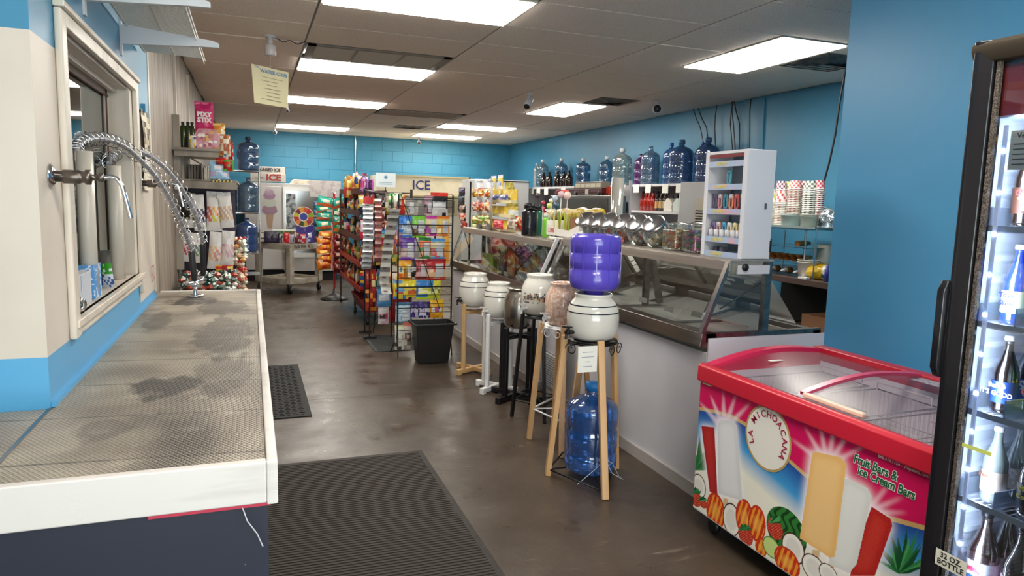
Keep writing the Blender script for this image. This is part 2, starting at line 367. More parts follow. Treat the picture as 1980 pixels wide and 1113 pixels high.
def grille(x0, x1, y0, y1, label):
    t = thing('return_air_grille', label, 'vent', ((x0+x1)/2, (y0+y1)/2, HC-.015)); mm = mat('grille metal', 'B0A090', .5)
    part('frame', MB().box(x0, x1, y0, y0+.04, HC-.014, HC).box(x0, x1, y1-.04, y1, HC-.014, HC).box(x0, x0+.06, y0, y1, HC-.014, HC).box(x1-.06, x1, y0, y1, HC-.014, HC), M_TEE, t)
    for k in (1, 2): xx = x0+(x1-x0)*k/3; part('divider', MB().box(xx-.01, xx+.01, y0+.04, y1-.04, HC-.014, HC), M_TEE, t)
    part('backing', MB().box(x0+.05, x1-.05, y0+.04, y1-.04, HC+.02, HC+.03), mat('dark grille backing', '2B2520', .8), t)  # plain dark sheet behind the slats
    me = MB().add([(x0+.05-t.location.x, 0, .018), (x1-.05-t.location.x, 0, .018), (x1-.05-t.location.x, .02, 0), (x0+.05-t.location.x, .02, 0)], [(0,1,2,3)]).mesh('slat', mm)
    n = 22
    for k in range(n):
        o = bpy.data.objects.new('slat', me); COL.objects.link(o); o.parent = t; o.location = (0, y0+.045+(y1-y0-.09)*k/n-t.location.y, -.012+.015)
    return t
grille(cols[0]+.03, cols[1]-.03, rows[3]+.02, rows[4], 'brown return air grille in three sections, in front of the second light')
grille(cols[1]+.03, cols[2]-.03, rows[9], rows[10], 'narrow brown return air grille in the far middle of the ceiling')
def diffuser(cx, cy, w, label, soot):
    t = thing('ceiling_diffuser', label, 'vent', (cx, cy, HC-.02))
    for k in range(4):
        a = w/2*(1-k*.22); mb = MB(); z0, z1 = HC-.006-.003*k, HC-.016-.003*k; b = a-.035
        for (p, q) in (((-1,-1),(1,-1)), ((1,-1),(1,1)), ((1,1),(-1,1)), ((-1,1),(-1,-1))):
            mb.quad((cx+p[0]*a, cy+p[1]*a, z0), (cx+q[0]*a, cy+q[1]*a, z0), (cx+q[0]*b, cy+q[1]*b, z1), (cx+p[0]*b, cy+p[1]*b, z1))
        part('vane', mb, mat('sooty vent '+soot, soot, .6, noise=(9, '15120F', 4, .45, .6)), t)
    part('throat', MB().box(cx-w*.4, cx+w*.4, cy-w*.4, cy+w*.4, HC-.006, HC-.002), M_DARK, t)
diffuser(4.42, 4.55, .56, 'soot streaked square air vent right of the near right ceiling light', '4E4A44')
diffuser(3.95, 7.35, .5, 'soot blackened air vent above the halfway ceiling light', '3A342E')
diffuser(2.5, 11.6, .5, 'small square air vent with a dark centre near the back wall', '8C857A')
# ================================================================ rinse counter at the left
STAINS = [(-.26, 2.36, .11, .16, .85, '2A2622'), (-.32, 4.25, .13, .17, .85, '241F1B'), (-.12, 3.2, .13, .5, .6, '3A322C'), (-.36, 1.95, .07, .09, .5, '4A4038'), (-.1, 2.5, .1, .25, .55, '4A4036'), (-.42, 3.6, .06, .3, .5, '443A32'), (-.15, 4.0, .14, .3, .65, '3A322C')]
def grate_mat():
    m = mat('stained drain grating', '9A8F80', .45); nt = m.node_tree; N, L = nt.nodes, nt.links; b = N['Principled BSDF']
    tc = N.new('ShaderNodeTexCoord'); sep = N.new('ShaderNodeSeparateXYZ'); L.new(tc.outputs['Object'], sep.inputs[0])
    def M(op, a, c=None):
        n = N.new('ShaderNodeMath'); n.operation = op
        for k, s in ((0, a), (1, c)):
            if s is None: continue
            if isinstance(s, (int, float)): n.inputs[k].default_value = s
            else: L.new(s, n.inputs[k])
        return n.outputs[0]
    a = M('ADD', M('MULTIPLY', sep.outputs[0], 260), M('MULTIPLY', sep.outputs[1], 180)); c = M('SUBTRACT', M('MULTIPLY', sep.outputs[0], 260), M('MULTIPLY', sep.outputs[1], 180))
    h = M('MULTIPLY', M('SINE', a), M('SINE', c)); cell = M('GREATER_THAN', M('ABSOLUTE', h), .42)
    def nz(sc, st, det=6):
        mp = N.new('ShaderNodeMapping'); mp.inputs['Scale'].default_value = st; L.new(tc.outputs['Object'], mp.inputs[0])
        n = N.new('ShaderNodeTexNoise'); n.inputs['Scale'].default_value = sc; n.inputs['Detail'].default_value = det; L.new(mp.outputs[0], n.inputs[0]); return n.outputs[0]
    def rng(s, lo, hi, x=0, z=1):
        r = N.new('ShaderNodeMapRange'); r.inputs[1].default_value = lo; r.inputs[2].default_value = hi; r.inputs[3].default_value = x; r.inputs[4].default_value = z; L.new(s, r.inputs[0]); return r.outputs[0]
    def mix(f, p, q):
        mx = N.new('ShaderNodeMix'); mx.data_type = 'RGBA'
        for k, s in ((6, p), (7, q)):
            if isinstance(s, str): mx.inputs[k].default_value = (*lin(s), 1)
            else: L.new(s, mx.inputs[k])
        if isinstance(f, (int, float)): mx.inputs[0].default_value = f
        else: L.new(f, mx.inputs[0])
        return mx.outputs[2]
    base = mix(rng(nz(3.2, (1, 1, 1)), .35, .62), 'B0A594', '84796B')
    base = mix(rng(nz(1.5, (1.4, .8, 1), 8), .52, .66, 0, .75), base, '40382F')
    # crossing support bars showing as dark lines, and two round scorch-like stains
    bars = rng(M('ABSOLUTE', M('SUBTRACT', M('FRACT', M('MULTIPLY', M('ADD', sep.outputs[1], M('MULTIPLY', sep.outputs[0], .1)), 2.9)), .5)), .0, .022, 1, 0)
    base = mix(M('MULTIPLY', bars, .8), base, '332D28')
    def ellipse(cx, cy, rx, ry, s, colr):
        dx = M('DIVIDE', M('SUBTRACT', sep.outputs[0], cx+1), rx); dy = M('DIVIDE', M('SUBTRACT', sep.outputs[1], cy-3), ry)
        dd = M('ADD', M('ADD', M('MULTIPLY', dx, dx), M('MULTIPLY', dy, dy)), M('MULTIPLY', M('SUBTRACT', nz(13, (1.5,.7,1), 8), .5), 2.8))
        return mix(rng(dd, .65, 1.05, s, 0), base, colr)
    for args in STAINS: base = ellipse(*args)
    base = mix(rng(nz(9, (1, 1, 1), 8), .58, .72, 0, .45), base, 'C4B9A8')
    col = mix(M('MULTIPLY', cell, .38), base, '1E1A17')
    L.new(col, b.inputs['Base Color'])
    bp = N.new('ShaderNodeBump'); bp.inputs['Strength'].default_value = .5; bp.inputs['Distance'].default_value = .004; bp.invert = True; L.new(M('ABSOLUTE', h), bp.inputs['Height']); L.new(bp.outputs[0], b.inputs['Normal'])
    return m
MG = grate_mat()
M_EDGE = mat('scuffed white edging', 'DDD6D1', .38, noise=(6, 'B7B0AB', 8, .5, .75, (.3, 1, 3)))
rc = thing('rinse_counter', 'long white edged rinse counter with stained drain grating and dark blue front', 'counter', (-1, 3, 0))
part('edging', MB().box(.022, .047, 1.6, 4.69, .80, .904), M_EDGE, rc, bev=.004)
part('edging', MB().box(-2.4, .022, 1.6, 1.625, .805, .904), M_EDGE, rc, bev=.004)
part('edging', MB().box(WX+.002, .022, 4.668, 4.69, .80, .904), M_EDGE, rc, bev=.003)
part('drain_grate', MB().box(WX+.003, .022, 1.625, 4.668, .885, .897), MG, rc)
part('drain_grate', MB().box(-2.4, WX-.006, 1.625, 2.188, .885, .897), MG, rc)
part('grate_seam', MB().box(WX-.006, WX+.003, 1.625, 2.188, .885, .9), M_STEEL, rc)
part('cabinet', MB().box(-2.38, .025, 1.63, 2.185, .0, .80).box(WX+.003, .025, 2.185, 4.66, 0, .80), mat('chipped navy paint', '1F2233', .45, noise=(30, 'A9A9B5', 3, .74, .76)), rc)
part('red_tape', MB().box(-.22, .03, 1.606, 1.612, .797, .805), mat('red tape', 'C2304A', .5), rc, label='worn strip of red tape under the white edge')
part('caulk_drip', MB().tube([(-.03, 1.603, .80), (-.02, 1.595, .77), (0.0, 1.6, .735), (.012, 1.605, .70)], .0015, 4), M_WHITE, rc)
solo('cover_strip', MB().box(WX, WX+.012, 2.2, 4.46, .899, .915), M_BLUE2, 'thin blue painted strip sealing the rinse counter to the wall', 'trim')
# sprayer hoses, standpipes
def hose(pts, hpts, base, side, nm, lab, pipe, plab):
    t = thing('spray_hose', lab, 'faucet', base, 'spring spray hoses')
    P = [V(p) for p in pts]
    # smooth the line
    L2 = []
    for i in range(len(P)-1):
        p0, p1, p2, p3 = P[max(i-1,0)], P[i], P[i+1], P[min(i+2,len(P)-1)]
        for k in range(8):
            u = k/8; L2.append(.5*((2*p1)+(-p0+p2)*u+(2*p0-5*p1+4*p2-p3)*u*u+(-p0+3*p1-3*p2+p3)*u**3))
    L2.append(P[-1])
    part('hose', MB().tube(L2, .0115, 8), mat('grey hose', '9B9CA3', .3, .4), t)
    ln = [0]
    for a, b in zip(L2, L2[1:]): ln.append(ln[-1]+(b-a).length)
    tot = ln[-1]; turns = int(tot/.05); hp = []; x = None; nn = turns*12
    for q in range(nn+1):
        # tighter pitch at the pipe end
        u = (q/nn)**1.12; d = u*tot; i = max(0, min(len(ln)-2, next((k for k in range(len(ln)-1) if ln[k+1] >= d), len(ln)-2)))
        f = (d-ln[i])/max(ln[i+1]-ln[i], 1e-6); p = L2[i].lerp(L2[i+1], f); tt = (L2[i+1]-L2[i]).normalized()
        x = tt.orthogonal().normalized() if x is None else (x-tt*x.dot(tt)).normalized(); y = tt.cross(x); a = q*2*PI/12
        hp.append(p+(x*math.cos(a)+y*math.sin(a))*.028)
    part('spring', MB().tube(hp, .0022, 5), M_CHROME, t)
    h0, h1 = V(hpts[0]), V(hpts[1])
    part('handle', MB().tube([h0, h0.lerp(h1, .1), h0.lerp(h1, .9), h1], [.013, .019, .017, .014], 10), mat('black rubber grip', '17171A', .5), t)
    part('collar', MB().tube([h0+V((0,0,.03)), h0-V((0,0,.004))], .0135, 10), M_CHROME, t)
    pt = thing('standpipe', plab, 'pipe', pipe, 'white plastic standpipes')
    part('tube', MB().lathe([(0,0),(.031,0),(.031,pipe[3] if len(pipe) > 3 else .5),(.02,.0+(pipe[3] if len(pipe) > 3 else .5))], pipe[:3], 16), mat('ivory pipe', 'C9C1B5', .3), pt)
    return t
def lerpY(pxs, y0, y1):
    n = len(pxs); return [PY(x, y, y0+(y1-y0)*i/(n-1)) for i, (x, y) in enumerate(pxs)]
p1 = lerpY([(146,303),(147,288),(158,275),(178,269),(200,269),(222,274),(246,287),(270,308),(295,334),(316,364),(335,397),(350,430),(361,458),(370,484)], 3.02, 4.42)
p2 = lerpY([(211,316),(211,308),(222,300),(238,294),(258,290),(285,299),(312,318),(335,342),(353,368),(370,398),(382,428),(389,452),(392,470)], 3.6, 4.5)
def thing_loc3(p): return p
_ot = thing
def thing(name, label, cat, loc=(0,0,0), group=None, rz=0): return _ot(name, label, cat, tuple(loc)[:3], group, rz)
hose(p1, (p1[-1], PY(376,543,4.44)), (p1[-1].x, p1[-1].y, .9), 1, '', 'spring wrapped spray hose in front, arching down to the chrome counter fitting', (-.577, 3.0, 1.1, .545), 'ivory standpipe nearer the camera inside the service window')
hose(p2, (p2[-1], PY(393,532,4.56)), (p2[-1].x, p2[-1].y, .9), 1, '', 'second spring wrapped spray hose, lower and behind the first one', (-.577, 3.6, 1.1, .515), 'ivory standpipe farther from the camera inside the service window')
f = thing('counter_fitting', 'chrome rinser fitting with round base flange standing on the counter', 'faucet', (-.316, 4.448, .899))
c = (-.316, 4.448, .899)
part('flange', MB().lathe([(0,0),(.048,0),(.05,.006),(.044,.012),(.02,.014),(0,.014)], c, 20), M_CHROME, f)
part('stem', MB().lathe([(.011,.012),(.011,.05),(.022,.055),(.026,.07),(.022,.085),(.012,.09),(.012,.12),(0,.12)], c, 14), M_CHROME, f)
part('valve_body', MB().lathe([(0,-.05),(.014,-.05),(.018,-.03),(.018,.03),(.014,.05),(0,.05)], (c[0], c[1], c[2]+.085), 12, axis=(1,.3,.15)), M_CHROME, f)
part('cross_pipe', MB().tube([(c[0], c[1], c[2]+.115), (c[0]+.02, c[1]+.05, c[2]+.14), (c[0]+.02, c[1]+.11, c[2]+.13)], .01, 8), M_CHROME, f)
# the handle bottoms meet the fitting
for k, o in enumerate((PY(376,543,4.44), PY(393,532,4.56))):
    part('socket', MB().tube([o+V((0,0,.005)), o-V((0,0,.03)), V((c[0]+.012*k, c[1]+.09*k, c[2]+.1))], .012, 8), M_CHROME, f)
def faucet(y, z, lab, sc=1):
    t = thing('wall_faucet', lab, 'faucet', (WX, y, z), 'wall mounted bent spout faucets')
    part('flange', MB().lathe([(0,0),(.036*sc,0),(.036*sc,.004),(.02*sc,.012),(.012*sc,.014)], (WX, y, z), 20, axis=(1,0,0)), M_CHROME, t)
    mb = MB().lathe([(0,.012),(.016,.012),(.016,.03),(.02,.032),(.02,.072),(.017,.076),(.017,.085),(.022,.088),(.022,.1),(.015,.102),(.009,.104),(.009,.118),(.013,.12),(.013,.132),(.009,.134),(0,.134)], (WX, y, z), 12, axis=(1,0,0))
    part('valve', mb, mat('dull bronze fitting', '6E655F', .35, .9), t)
    x = WX+.13
    part('spout', MB().tube([(x, y, z), (x+.02, y, z+.004), (x+.035, y, z), (x+.048, y, z-.02), (x+.055, y, z-.05), (x+.068, y, z-.115)], .0055*1.15, 8), M_CHROME, t)
faucet(2.315, 1.538, 'wall faucet with thin bent chrome spout on the cream pier, nearest the camera')
faucet(4.05, 1.545, 'wall faucet with bent spout beyond the service window, behind the hoses')
# window sill things
s = thing('white_carton', 'white cardboard box on the window sill, nearest of the sill things', 'box', (-.58, 2.75, 1.101))
part('carton', MB().box(-.622, -.545, 2.68, 2.86, 1.101, 1.215), mat('white carton', 'BFC3CC', .6), s, bev=.002)
part('flap', MB().box(-.544, -.542, 2.70, 2.84, 1.16, 1.213), mat('white carton', ''), s)
solo('small_blue_box', MB().box(-.60, -.548, 2.93, 3.06, 1.101, 1.225), mat('blue print box', '4E8FCB', .5, noise=(60, 'DDE6F2', 2, .55, .6)), 'small blue printed box beside the white carton on the window sill', 'box', bev=.002)
g = thing('glass_jar', 'small round glass jar lying in front of the white carton on the sill', 'jar', (-.553, 2.6, 1.101))
part('jar_body', MB().lathe([(0,-.03),(.022,-.03),(.028,-.02),(.028,.02),(.02,.03)], (-.553, 2.6, 1.13), 16, axis=(1,-.6,0)), glass('jar glass', 'C3CFC5', .12, .25, '7F9080'), g)
part('jar_ring', MB().lathe([(.012,.03),(.022,.03),(.022,.036),(.012,.036)], (-.553, 2.6, 1.13), 16, axis=(1,-.6,0)), M_CHROME, g)
def film(cols, w, h, bulge=.02, nx=8, nz=12, seed=1, crumple=.004, fn=None):
    """a stuffed plastic bag or pouch: front looks toward -y, origin at the bottom centre"""
    r = random.Random(seed); mb = MB()
    def z_(v): return v*h
    for side in (-1, 1):
        vs = []
        for j in range(nz+1):
            for i in range(nx+1):
                u, v = i/nx, j/nz; e = max(0, math.sin(PI*u))**.5*max(0, min(1, math.sin(PI*min(1, max(0, (v-.04)/.84)))))**.5
                edge = (i in (0, nx)) or (j in (0, nz))
                pinch = 1-.05*math.sin(PI*v)
                vs.append(((u-.5)*w*pinch+(0 if edge else r.uniform(-1, 1)*crumple*.5), side*bulge*e+(0 if edge else r.uniform(-1, 1)*crumple), z_(v)+(r.uniform(-1, 1)*crumple*.5 if j not in (0, nz) else 0)))
        b = len(mb.v); mb.v += vs
        for j in range(nz):
            for i in range(nx):
                a = b+j*(nx+1)+i; q = (a, a+1, a+nx+2, a+nx+1)
                mb.f.append(q if side < 0 else q[::-1]); mb.m.append(0); mb.s.append(True)
                mb.c.append(fn((i+.5)/nx, (j+.5)/nz, side, r))
    return mb
seedq = [0]
def design(kind, a='CC2222', b='FFFFFF', c='F2C230', d='333333', top=None):
    def fn(u, v, s, r):
        back = s > 0
        r = random.Random(int(u*3.2)*31+int(v*5.3)*7+len(a)*3+int(a[:2], 16)+int(seedq[0]))
        if kind == 'upc': # the back of a pouch: colour edges and a white text block
            if v > .86 or v < .08: return top or a
            if .48 < u < .92 and .14 < v < .78: return b if int(v*40) % 2 else 'B9BEC4'
            if v > .5: return a
            return c if r.random() < .55 else d
        if kind == 'pack':
            if v > .88: return top or a
            if .3 < v < .62 and .12 < u < .88: return b if r.random() < .7 else d
            if v <= .3: return c if r.random() < .6 else a
            return a
        if kind == 'chips':
            if v > .92 or v < .06: return top or a
            if .55 < v < .8 and .2 < u < .8: return b if r.random() < .75 else a
            if .15 < v < .5: return r.choice((c, c, d, a))
            return a
        if kind == 'plain': return r.choice((a, a, a, b))
        if kind == 'mix': return r.choice((a, b, c, d))
        if kind == 'candy': # white header card over clear bag of candies over a white name card
            if v > .62 or v < .26: return a if r.random() < .93 else 'C9C5C0'
            return r.choice((b, b, c, d)) if (int(u*9)+int(v*13)) % 3 else a
        return a
    return fn
FILM = {}
def bagmesh(key, w, h, bulge, des, seed):
    k = (key, round(w/.015), round(h/.015), seed % 3)
    seedq[0] = seed % 3
    if k not in FILM: FILM[k] = film(None, w, h, bulge, seed=seed, fn=design(*des), nx=9, nz=13, crumple=min(.005, w*.03)).mesh('bag', M_ATTR)
    return FILM[k]
LY = []
def bag(px, des, label, group=None, X=None, Y=None, name='candy_bag', cat='bag', bulge=.018, rz=None, key=None, seed=0, tilt=0):
    """px = (x0,y0,x1,y1) box on the photograph of one bag hanging on the plane x=X or y=Y"""
    x0, y0, x1, y1 = px
    if Y is not None: a, b = PY((x0+x1)/2, y1, Y), PY((x0+x1)/2, y0, Y); wd = (PY(x1, (y0+y1)/2, Y)-PY(x0, (y0+y1)/2, Y)).length; rot = 0
    else: a, b = PX((x0+x1)/2, y1, X), PX((x0+x1)/2, y0, X); wd = min(.3, (PX(x1, (y0+y1)/2, X)-PX(x0, (y0+y1)/2, X)).length); rot = -PI/2
    if rz is not None: rot = rz; 
    me = bagmesh(key or str(des), wd, b.z-a.z, bulge, des, seed)
    o = bpy.data.objects.new(name, me); COL.objects.link(o); o.location = a; o.rotation_euler = (0, tilt, rot)
    o['label'] = label; o['category'] = cat
    if group: o['group'] = group
    LY.append(o); return o
sp = film(None, .07, .155, .012, 8, 14, 3, .002, lambda u, v, s, r: '6E6A62' if v > .66 else ('3E9A2C' if v > .36 and r.random() < .85 else ('DDE6EE' if r.random() < .6 else '3C5FA8')))
o = solo('seed_packet', sp, M_ATTR, 'upright packet with grey top and green middle, farthest on the window sill', 'packet', org=(0,0,0)); o.location = (-.565, 3.28, 1.101); o.rotation_euler = (0, -.12, -.6)
# calendar beside the window, sticker
cal = thing('wall_calendar', 'narrow curling photo calendar hanging between the window and the panelling', 'calendar', (WX, 4.2, 1.55))
pts = [(4.12, 1.92), (4.33, 1.9), (4.33, 1.72), (4.33, 1.55), (4.12, 1.5)]
mb = MB(); cr = random.Random(5)
for k in range(14):
    for i in range(4):
        z0, z1 = 1.93-k*.03, 1.93-(k+1)*.03; y0, y1 = 4.1+i*.055, 4.1+(i+1)*.055
        w_ = lambda z, y: WX+.006+.014*abs(math.sin((1.93-z)*9+y*3))
        mb.quad((w_(z0,y0), y0, z0), (w_(z0,y1), y1, z0), (w_(z1,y1), y1, z1), (w_(z1,y0), y0, z1), col=cr.choice(('8A7F6E','C9B99A','5E544A','2E2A28','A89878','D8CDB8')) if k < 7 else cr.choice(('D6CDBC','C9C0B0')))
part('page', mb, M_CARD, cal); part('clip', MB().box(WX, WX+.02, 4.17, 4.23, 1.92, 1.96), M_BLUE, cal)
solo('wall_sticker', MB().box(WX, WX+.003, 4.33, 4.44, 1.0, 1.09), mat('red print sticker', 'C9BDAF', .6, noise=(40, 'B0483E', 2, .55, .6)), 'small red and cream sticker low on the wall beyond the window', 'sticker')
# wire shelf on brackets high on the left wall
ws = thing('wire_wall_shelf', 'white wire shelf on metal brackets high above the service window', 'shelf', (WX, 3.5, 2.2))
M_WIRE = mat('white coated wire', 'B9B4AC', .4)
for y in (2.86, 3.6):
    part('bracket', MB().prism([(WX+.004, 2.235), (WX+.004, 2.15), (-.2, 2.17), (-.125, 2.172), (-.125, 2.19), (-.15, 2.2)], y-.012, y+.012, 'y'), M_WHITE, ws)
    part('upright_rail', MB().box(WX, WX+.008, y-.015, y+.015, 2.1, 2.45), M_WHITE, ws)
part('front_rail', MB().tube([(-.22, 2.4, 2.232), (-.22, 4.17, 2.205)], .007, 6), M_WIRE, ws)
part('rail', MB().tube([(-.36, 2.4, 2.24), (-.36, 4.15, 2.215)], .004, 6), M_WIRE, ws); part('rail', MB().tube([(-.5, 2.4, 2.245), (-.5, 4.15, 2.22)], .004, 6), M_WIRE, ws)
wr = MB()
for k in range(100): y = 2.42+k*.0175; wr.tube([(-.51, y, 2.247-k*.00022), (-.22, y, 2.236-k*.00022), (-.22, y, 2.205-k*.0002)], .0018, 4, caps=False)
part('wires', wr, M_WIRE, ws, kind='stuff')
# ================================================================ display cases
def case(y0, y1, zb, zt, lab, posts, wh, near):
    t = thing('display_case', lab, 'display case', (2.5, (y0+y1)/2, 0))
    M = mat('case steel', '9A938C', .28, 1, noise=(30, '7C756F', 3, .3, .7, (1, .05, 1)))
    part('cabinet', MB().box(2.15, 2.86, y0, y1, .06, zb-.1), wh, t, bev=.003)
    part('plinth', MB().box(2.135, 2.86, y0-.003, y1, 0, .07), mat('scuffed plinth', 'A8A29E', .5), t)
    part('front_rail', MB().prism([(2.105, zb-.065), (2.14, zb-.075), (2.2, zb-.04), (2.2, zb), (2.115, zb)], y0, y1, 'y'), M, t, bev=.002)
    part('back_rail', MB().box(2.83, 2.88, y0, y1, zb-.1, zb-.01), M, t)
    part('well', MB().box(2.2, 2.83, y0+.03, y1-.03, zb-.1, zb-.085).box(2.18, 2.2, y0+.03, y1-.03, zb-.1, zb-.01), mat('well lining', 'A39D97', .35, .5), t)
    part('end_rail', MB().box(2.14, 2.88, y0, y0+.03, zb-.045, zb), M, t); part('end_rail', MB().box(2.14, 2.88, y1-.03, y1, zb-.045, zb), M, t)
    part('top', MB().box(2.255, 2.53, y0-.005, y1, zt-.006, zt+.006).box(2.25, 2.265, y0-.005, y1, zt-.052, zt), mat('pale case rail', 'B3ABA1', .35, .6, noise=(30, '9A9188', 3, .3, .7, (1, .05, 1))), t, bev=.002)
    part('front_glass', MB().quad((2.122, y0+.02, zb), (2.262, y0+.02, zt-.02), (2.262, y1-.02, zt-.02), (2.122, y1-.02, zb)), M_CLEAR, t)
    part('end_glass', MB().add([(2.13, y0+.012, zb), (2.5, y0+.012, zb), (2.5, y0+.012, zt-.01), (2.27, y0+.012, zt-.01)], [(0,1,2,3)]), M_CLEAR, t)
    part('rear_glass', MB().quad((2.53, y0+.1, zt-.01), (2.81, y0+.1, zb), (2.81, y1-.05, zb), (2.53, y1-.05, zt-.01)), glass('smoked case glass', 'C4C8C4', .05), t)
    part('inner_rear_glass', MB().quad((2.515, y0+.05, zt-.01), (2.56, y0+.05, zb-.02), (2.56, y1-.05, zb-.02), (2.515, y1-.05, zt-.01)), glass('milky door', 'D8D4CC', .05, .45, 'C2BBAF'), t)
    for y in posts:
        part('post', MB().bar((2.12, y, zb), (2.262, y, zt), .02, .03, (0,1,0)), M, t)
        part('rear_post', MB().box(2.485, 2.525, y-.014, y+.014, zb-.04, zt), M, t)
        part('wiper', MB().bar((2.27, y+.02, zt-.03), (2.5, y+.5, zb+.02), .008), M, t)
    return t
M_WH2 = mat('white cooler side', 'C9C8CE', .3, noise=(2, 'BDBCC3', 3, .4, .7))
c1 = case(2.87, 4.9, .87, 1.235, 'long empty glass ice cream display case nearest the pink freezer', (2.885, 4.05, 4.88), M_WH2, True)
c2 = case(5.0, 7.6, .835, 1.20, 'far glass display case with sweets on top, beyond the empty one', (5.02, 7.585), M_WH2, False)
part('end_panel', MB().box(2.152, 2.9, 2.862, 2.87, .02, .845), mat('white end panel', 'D2CDD4', .35), c1)
part('latch', MB().lathe([(0,0),(.018,0),(.018,.01),(0,.012)], (2.34, 2.86, 1.205), 14, axis=(0,-1,0)), M_BLACK, c1)
part('hinge_plate', MB().box(2.3, 2.5, 2.862, 2.872, 1.17, 1.215), M_WHITE, c1)
part('vent_louvre', MB().box(2.138, 2.15, 4.5, 4.88, .09, .36), mat('grey louvre', '8D8D90', .5), c1)
for k in range(14): part('louvre_slat', MB().box(2.128, 2.14, 4.52, 4.86, .1+k*.0185, .108+k*.0185), M_WHITE, c1)
# trays and price cards in the cases
for i, (y, wd) in enumerate(((3.2, .5), (3.85, .5), (4.5, .45))):
    t_ = MB().box(2.22, 2.8, y-wd/2, y+wd/2, .788, .8).box(2.22, 2.235, y-wd/2, y+wd/2, .8, .84).box(2.785, 2.8, y-wd/2, y+wd/2, .8, .84)
    solo('ice_cream_tray', t_, mat('milky tray', 'BDB8B4', .3), 'empty milky tray in the near display case, ' + ['at its near end', 'in its middle', 'at its far end'][i], 'tray', 'empty trays in the near case')
def pcard(px, y_off, X, lab, grp='small price cards on the display cases', sz=(.085, .028)):
    p = PX(px[0], px[1], X); mb = MB().add([(0,-sz[0]/2,0),(0,sz[0]/2,0),(.006,sz[0]/2,sz[1]),(.006,-sz[0]/2,sz[1])], [(0,1,2,3),(3,2,1,0)])
    mb2 = MB()
    for v in mb.v: mb2.v.append((v[0]+p.x, v[1]+p.y, v[2]+p.z))
    mb2.f, mb2.m, mb2.s, mb2.c = mb.f, mb.m, mb.s, mb.c
    return solo('price_card', mb2, M_PAPER, lab, 'card', grp)
for i, (x, y) in enumerate(((1205,582), (1242,584), (1292,602), (1345,612))):
    pcard((x, y), 0, 2.16, 'white price card inside the near case glass, ' + ['farthest of four', 'second farthest of four', 'third of four from the far end', 'nearest of four'][i])
cards = [(885,505),(905,508),(906,513),(926,514),(930,518),(939,517),(946,522),(950,518),(965,528),(977,530),(978,534),(1000,537),(1002,541)]
for i, (x, y) in enumerate(cards): pcard((x, y), 0, 2.15, 'white flavour card behind the far case glass, '+('%s one from the far end' % ('first second third fourth fifth sixth seventh eighth ninth tenth eleventh twelfth thirteenth'.split()[i])), 'flavour cards in the far case', (.1, .024))
fl_ = thing('ice_cream_poster', 'framed green landscape picture standing inside the far display case', 'picture', (2.6, 6.0, .9))
part('print', MB().box(2.44, 2.45, 5.65, 5.95, .92, 1.12), mat('green landscape print', '8A9C6A', .6, noise=(14, '3F5A48', 5, .4, .6)), fl_); part('frame', MB().box(2.45, 2.46, 5.63, 5.97, .9, 1.14), M_STEEL, fl_)
for i, (y, w2, h, c_, nm) in enumerate(((5.25, .3, .24, '6E5347', 'brown carton standing inside the far display case, near end'), (6.45, .2, .22, '8A5A3A', 'tan and brown packet leaning inside the far display case'), (6.75, .22, .2, '5A5350', 'dark flavour sheet leaning inside the far display case'), (7.2, .4, .1, '8FA045', 'pale green carton lying inside the far end of the display case'))):
    solo('carton', MB().box(2.42, 2.47, y-w2/2, y+w2/2, .75, .75+h+.08), mat('case carton %d' % i, c_, .6, noise=(25, 'C9BDA8', 3, .6, .66)), nm, 'box', bev=.003)
# ================================================================ fruit bar chest freezer
fz = thing('chest_freezer', 'pink and red glass-top chest freezer with popsicle and fruit graphics', 'freezer', (2.275, 2.05, 0))
M_FR = mat('red freezer trim', 'C11F35', .35)
FX0, FX1, FY0, FY1 = 1.925, 2.63, 1.395, 2.60
part('cabinet', MB().box(FX0, FX1, FY0, FY1, .1, .34).box(FX0, FX0+.05, FY0, FY1, .34, .73).box(FX1-.05, FX1, FY0, FY1, .34, .78).box(FX0+.05, FX1-.05, FY0, FY0+.05, .34, .76).box(FX0+.05, FX1-.05, FY1-.05, FY1, .34, .76), mat('white freezer cabinet', 'DAD7DC', .35), fz)
part('liner', MB().box(FX0+.05, FX1-.05, FY0+.05, FY1-.05, .345, .36).box(FX0+.045, FX0+.056, FY0+.05, FY1-.05, .36, .77).box(FX1-.056, FX1-.045, FY0+.05, FY1-.05, .36, .78), mat('white liner', 'E6E6EC', .25), fz)
def zarc(x):
    u = (x-1.92)/.71; return .785+.045*u+.045*math.sin(PI*min(1, max(0, u)))
part('front_rail', MB().prism([(1.905, .715), (1.93, .71), (1.985, .74), (1.985, .78), (1.93, .796), (1.908, .785)], FY0, FY1+.008, 'y'), M_FR, fz, bev=.006)
part('back_rail', MB().prism([(2.575, .77), (2.64, .77), (2.64, .842), (2.575, .842)], FY0, FY1+.008, 'y'), M_FR, fz, bev=.005)
for y, m_ in ((FY1-.045, 0), (FY0, 0)):
    up = [(x, zarc(x)) for x in [1.925+k*.705/12 for k in range(13)]]
    part('arched_end', MB().prism(up+[(2.63, .735), (1.925, .715)], y, y+.05, 'y'), mat('pink freezer trim', 'CE2753', .35), fz, bev=.004)
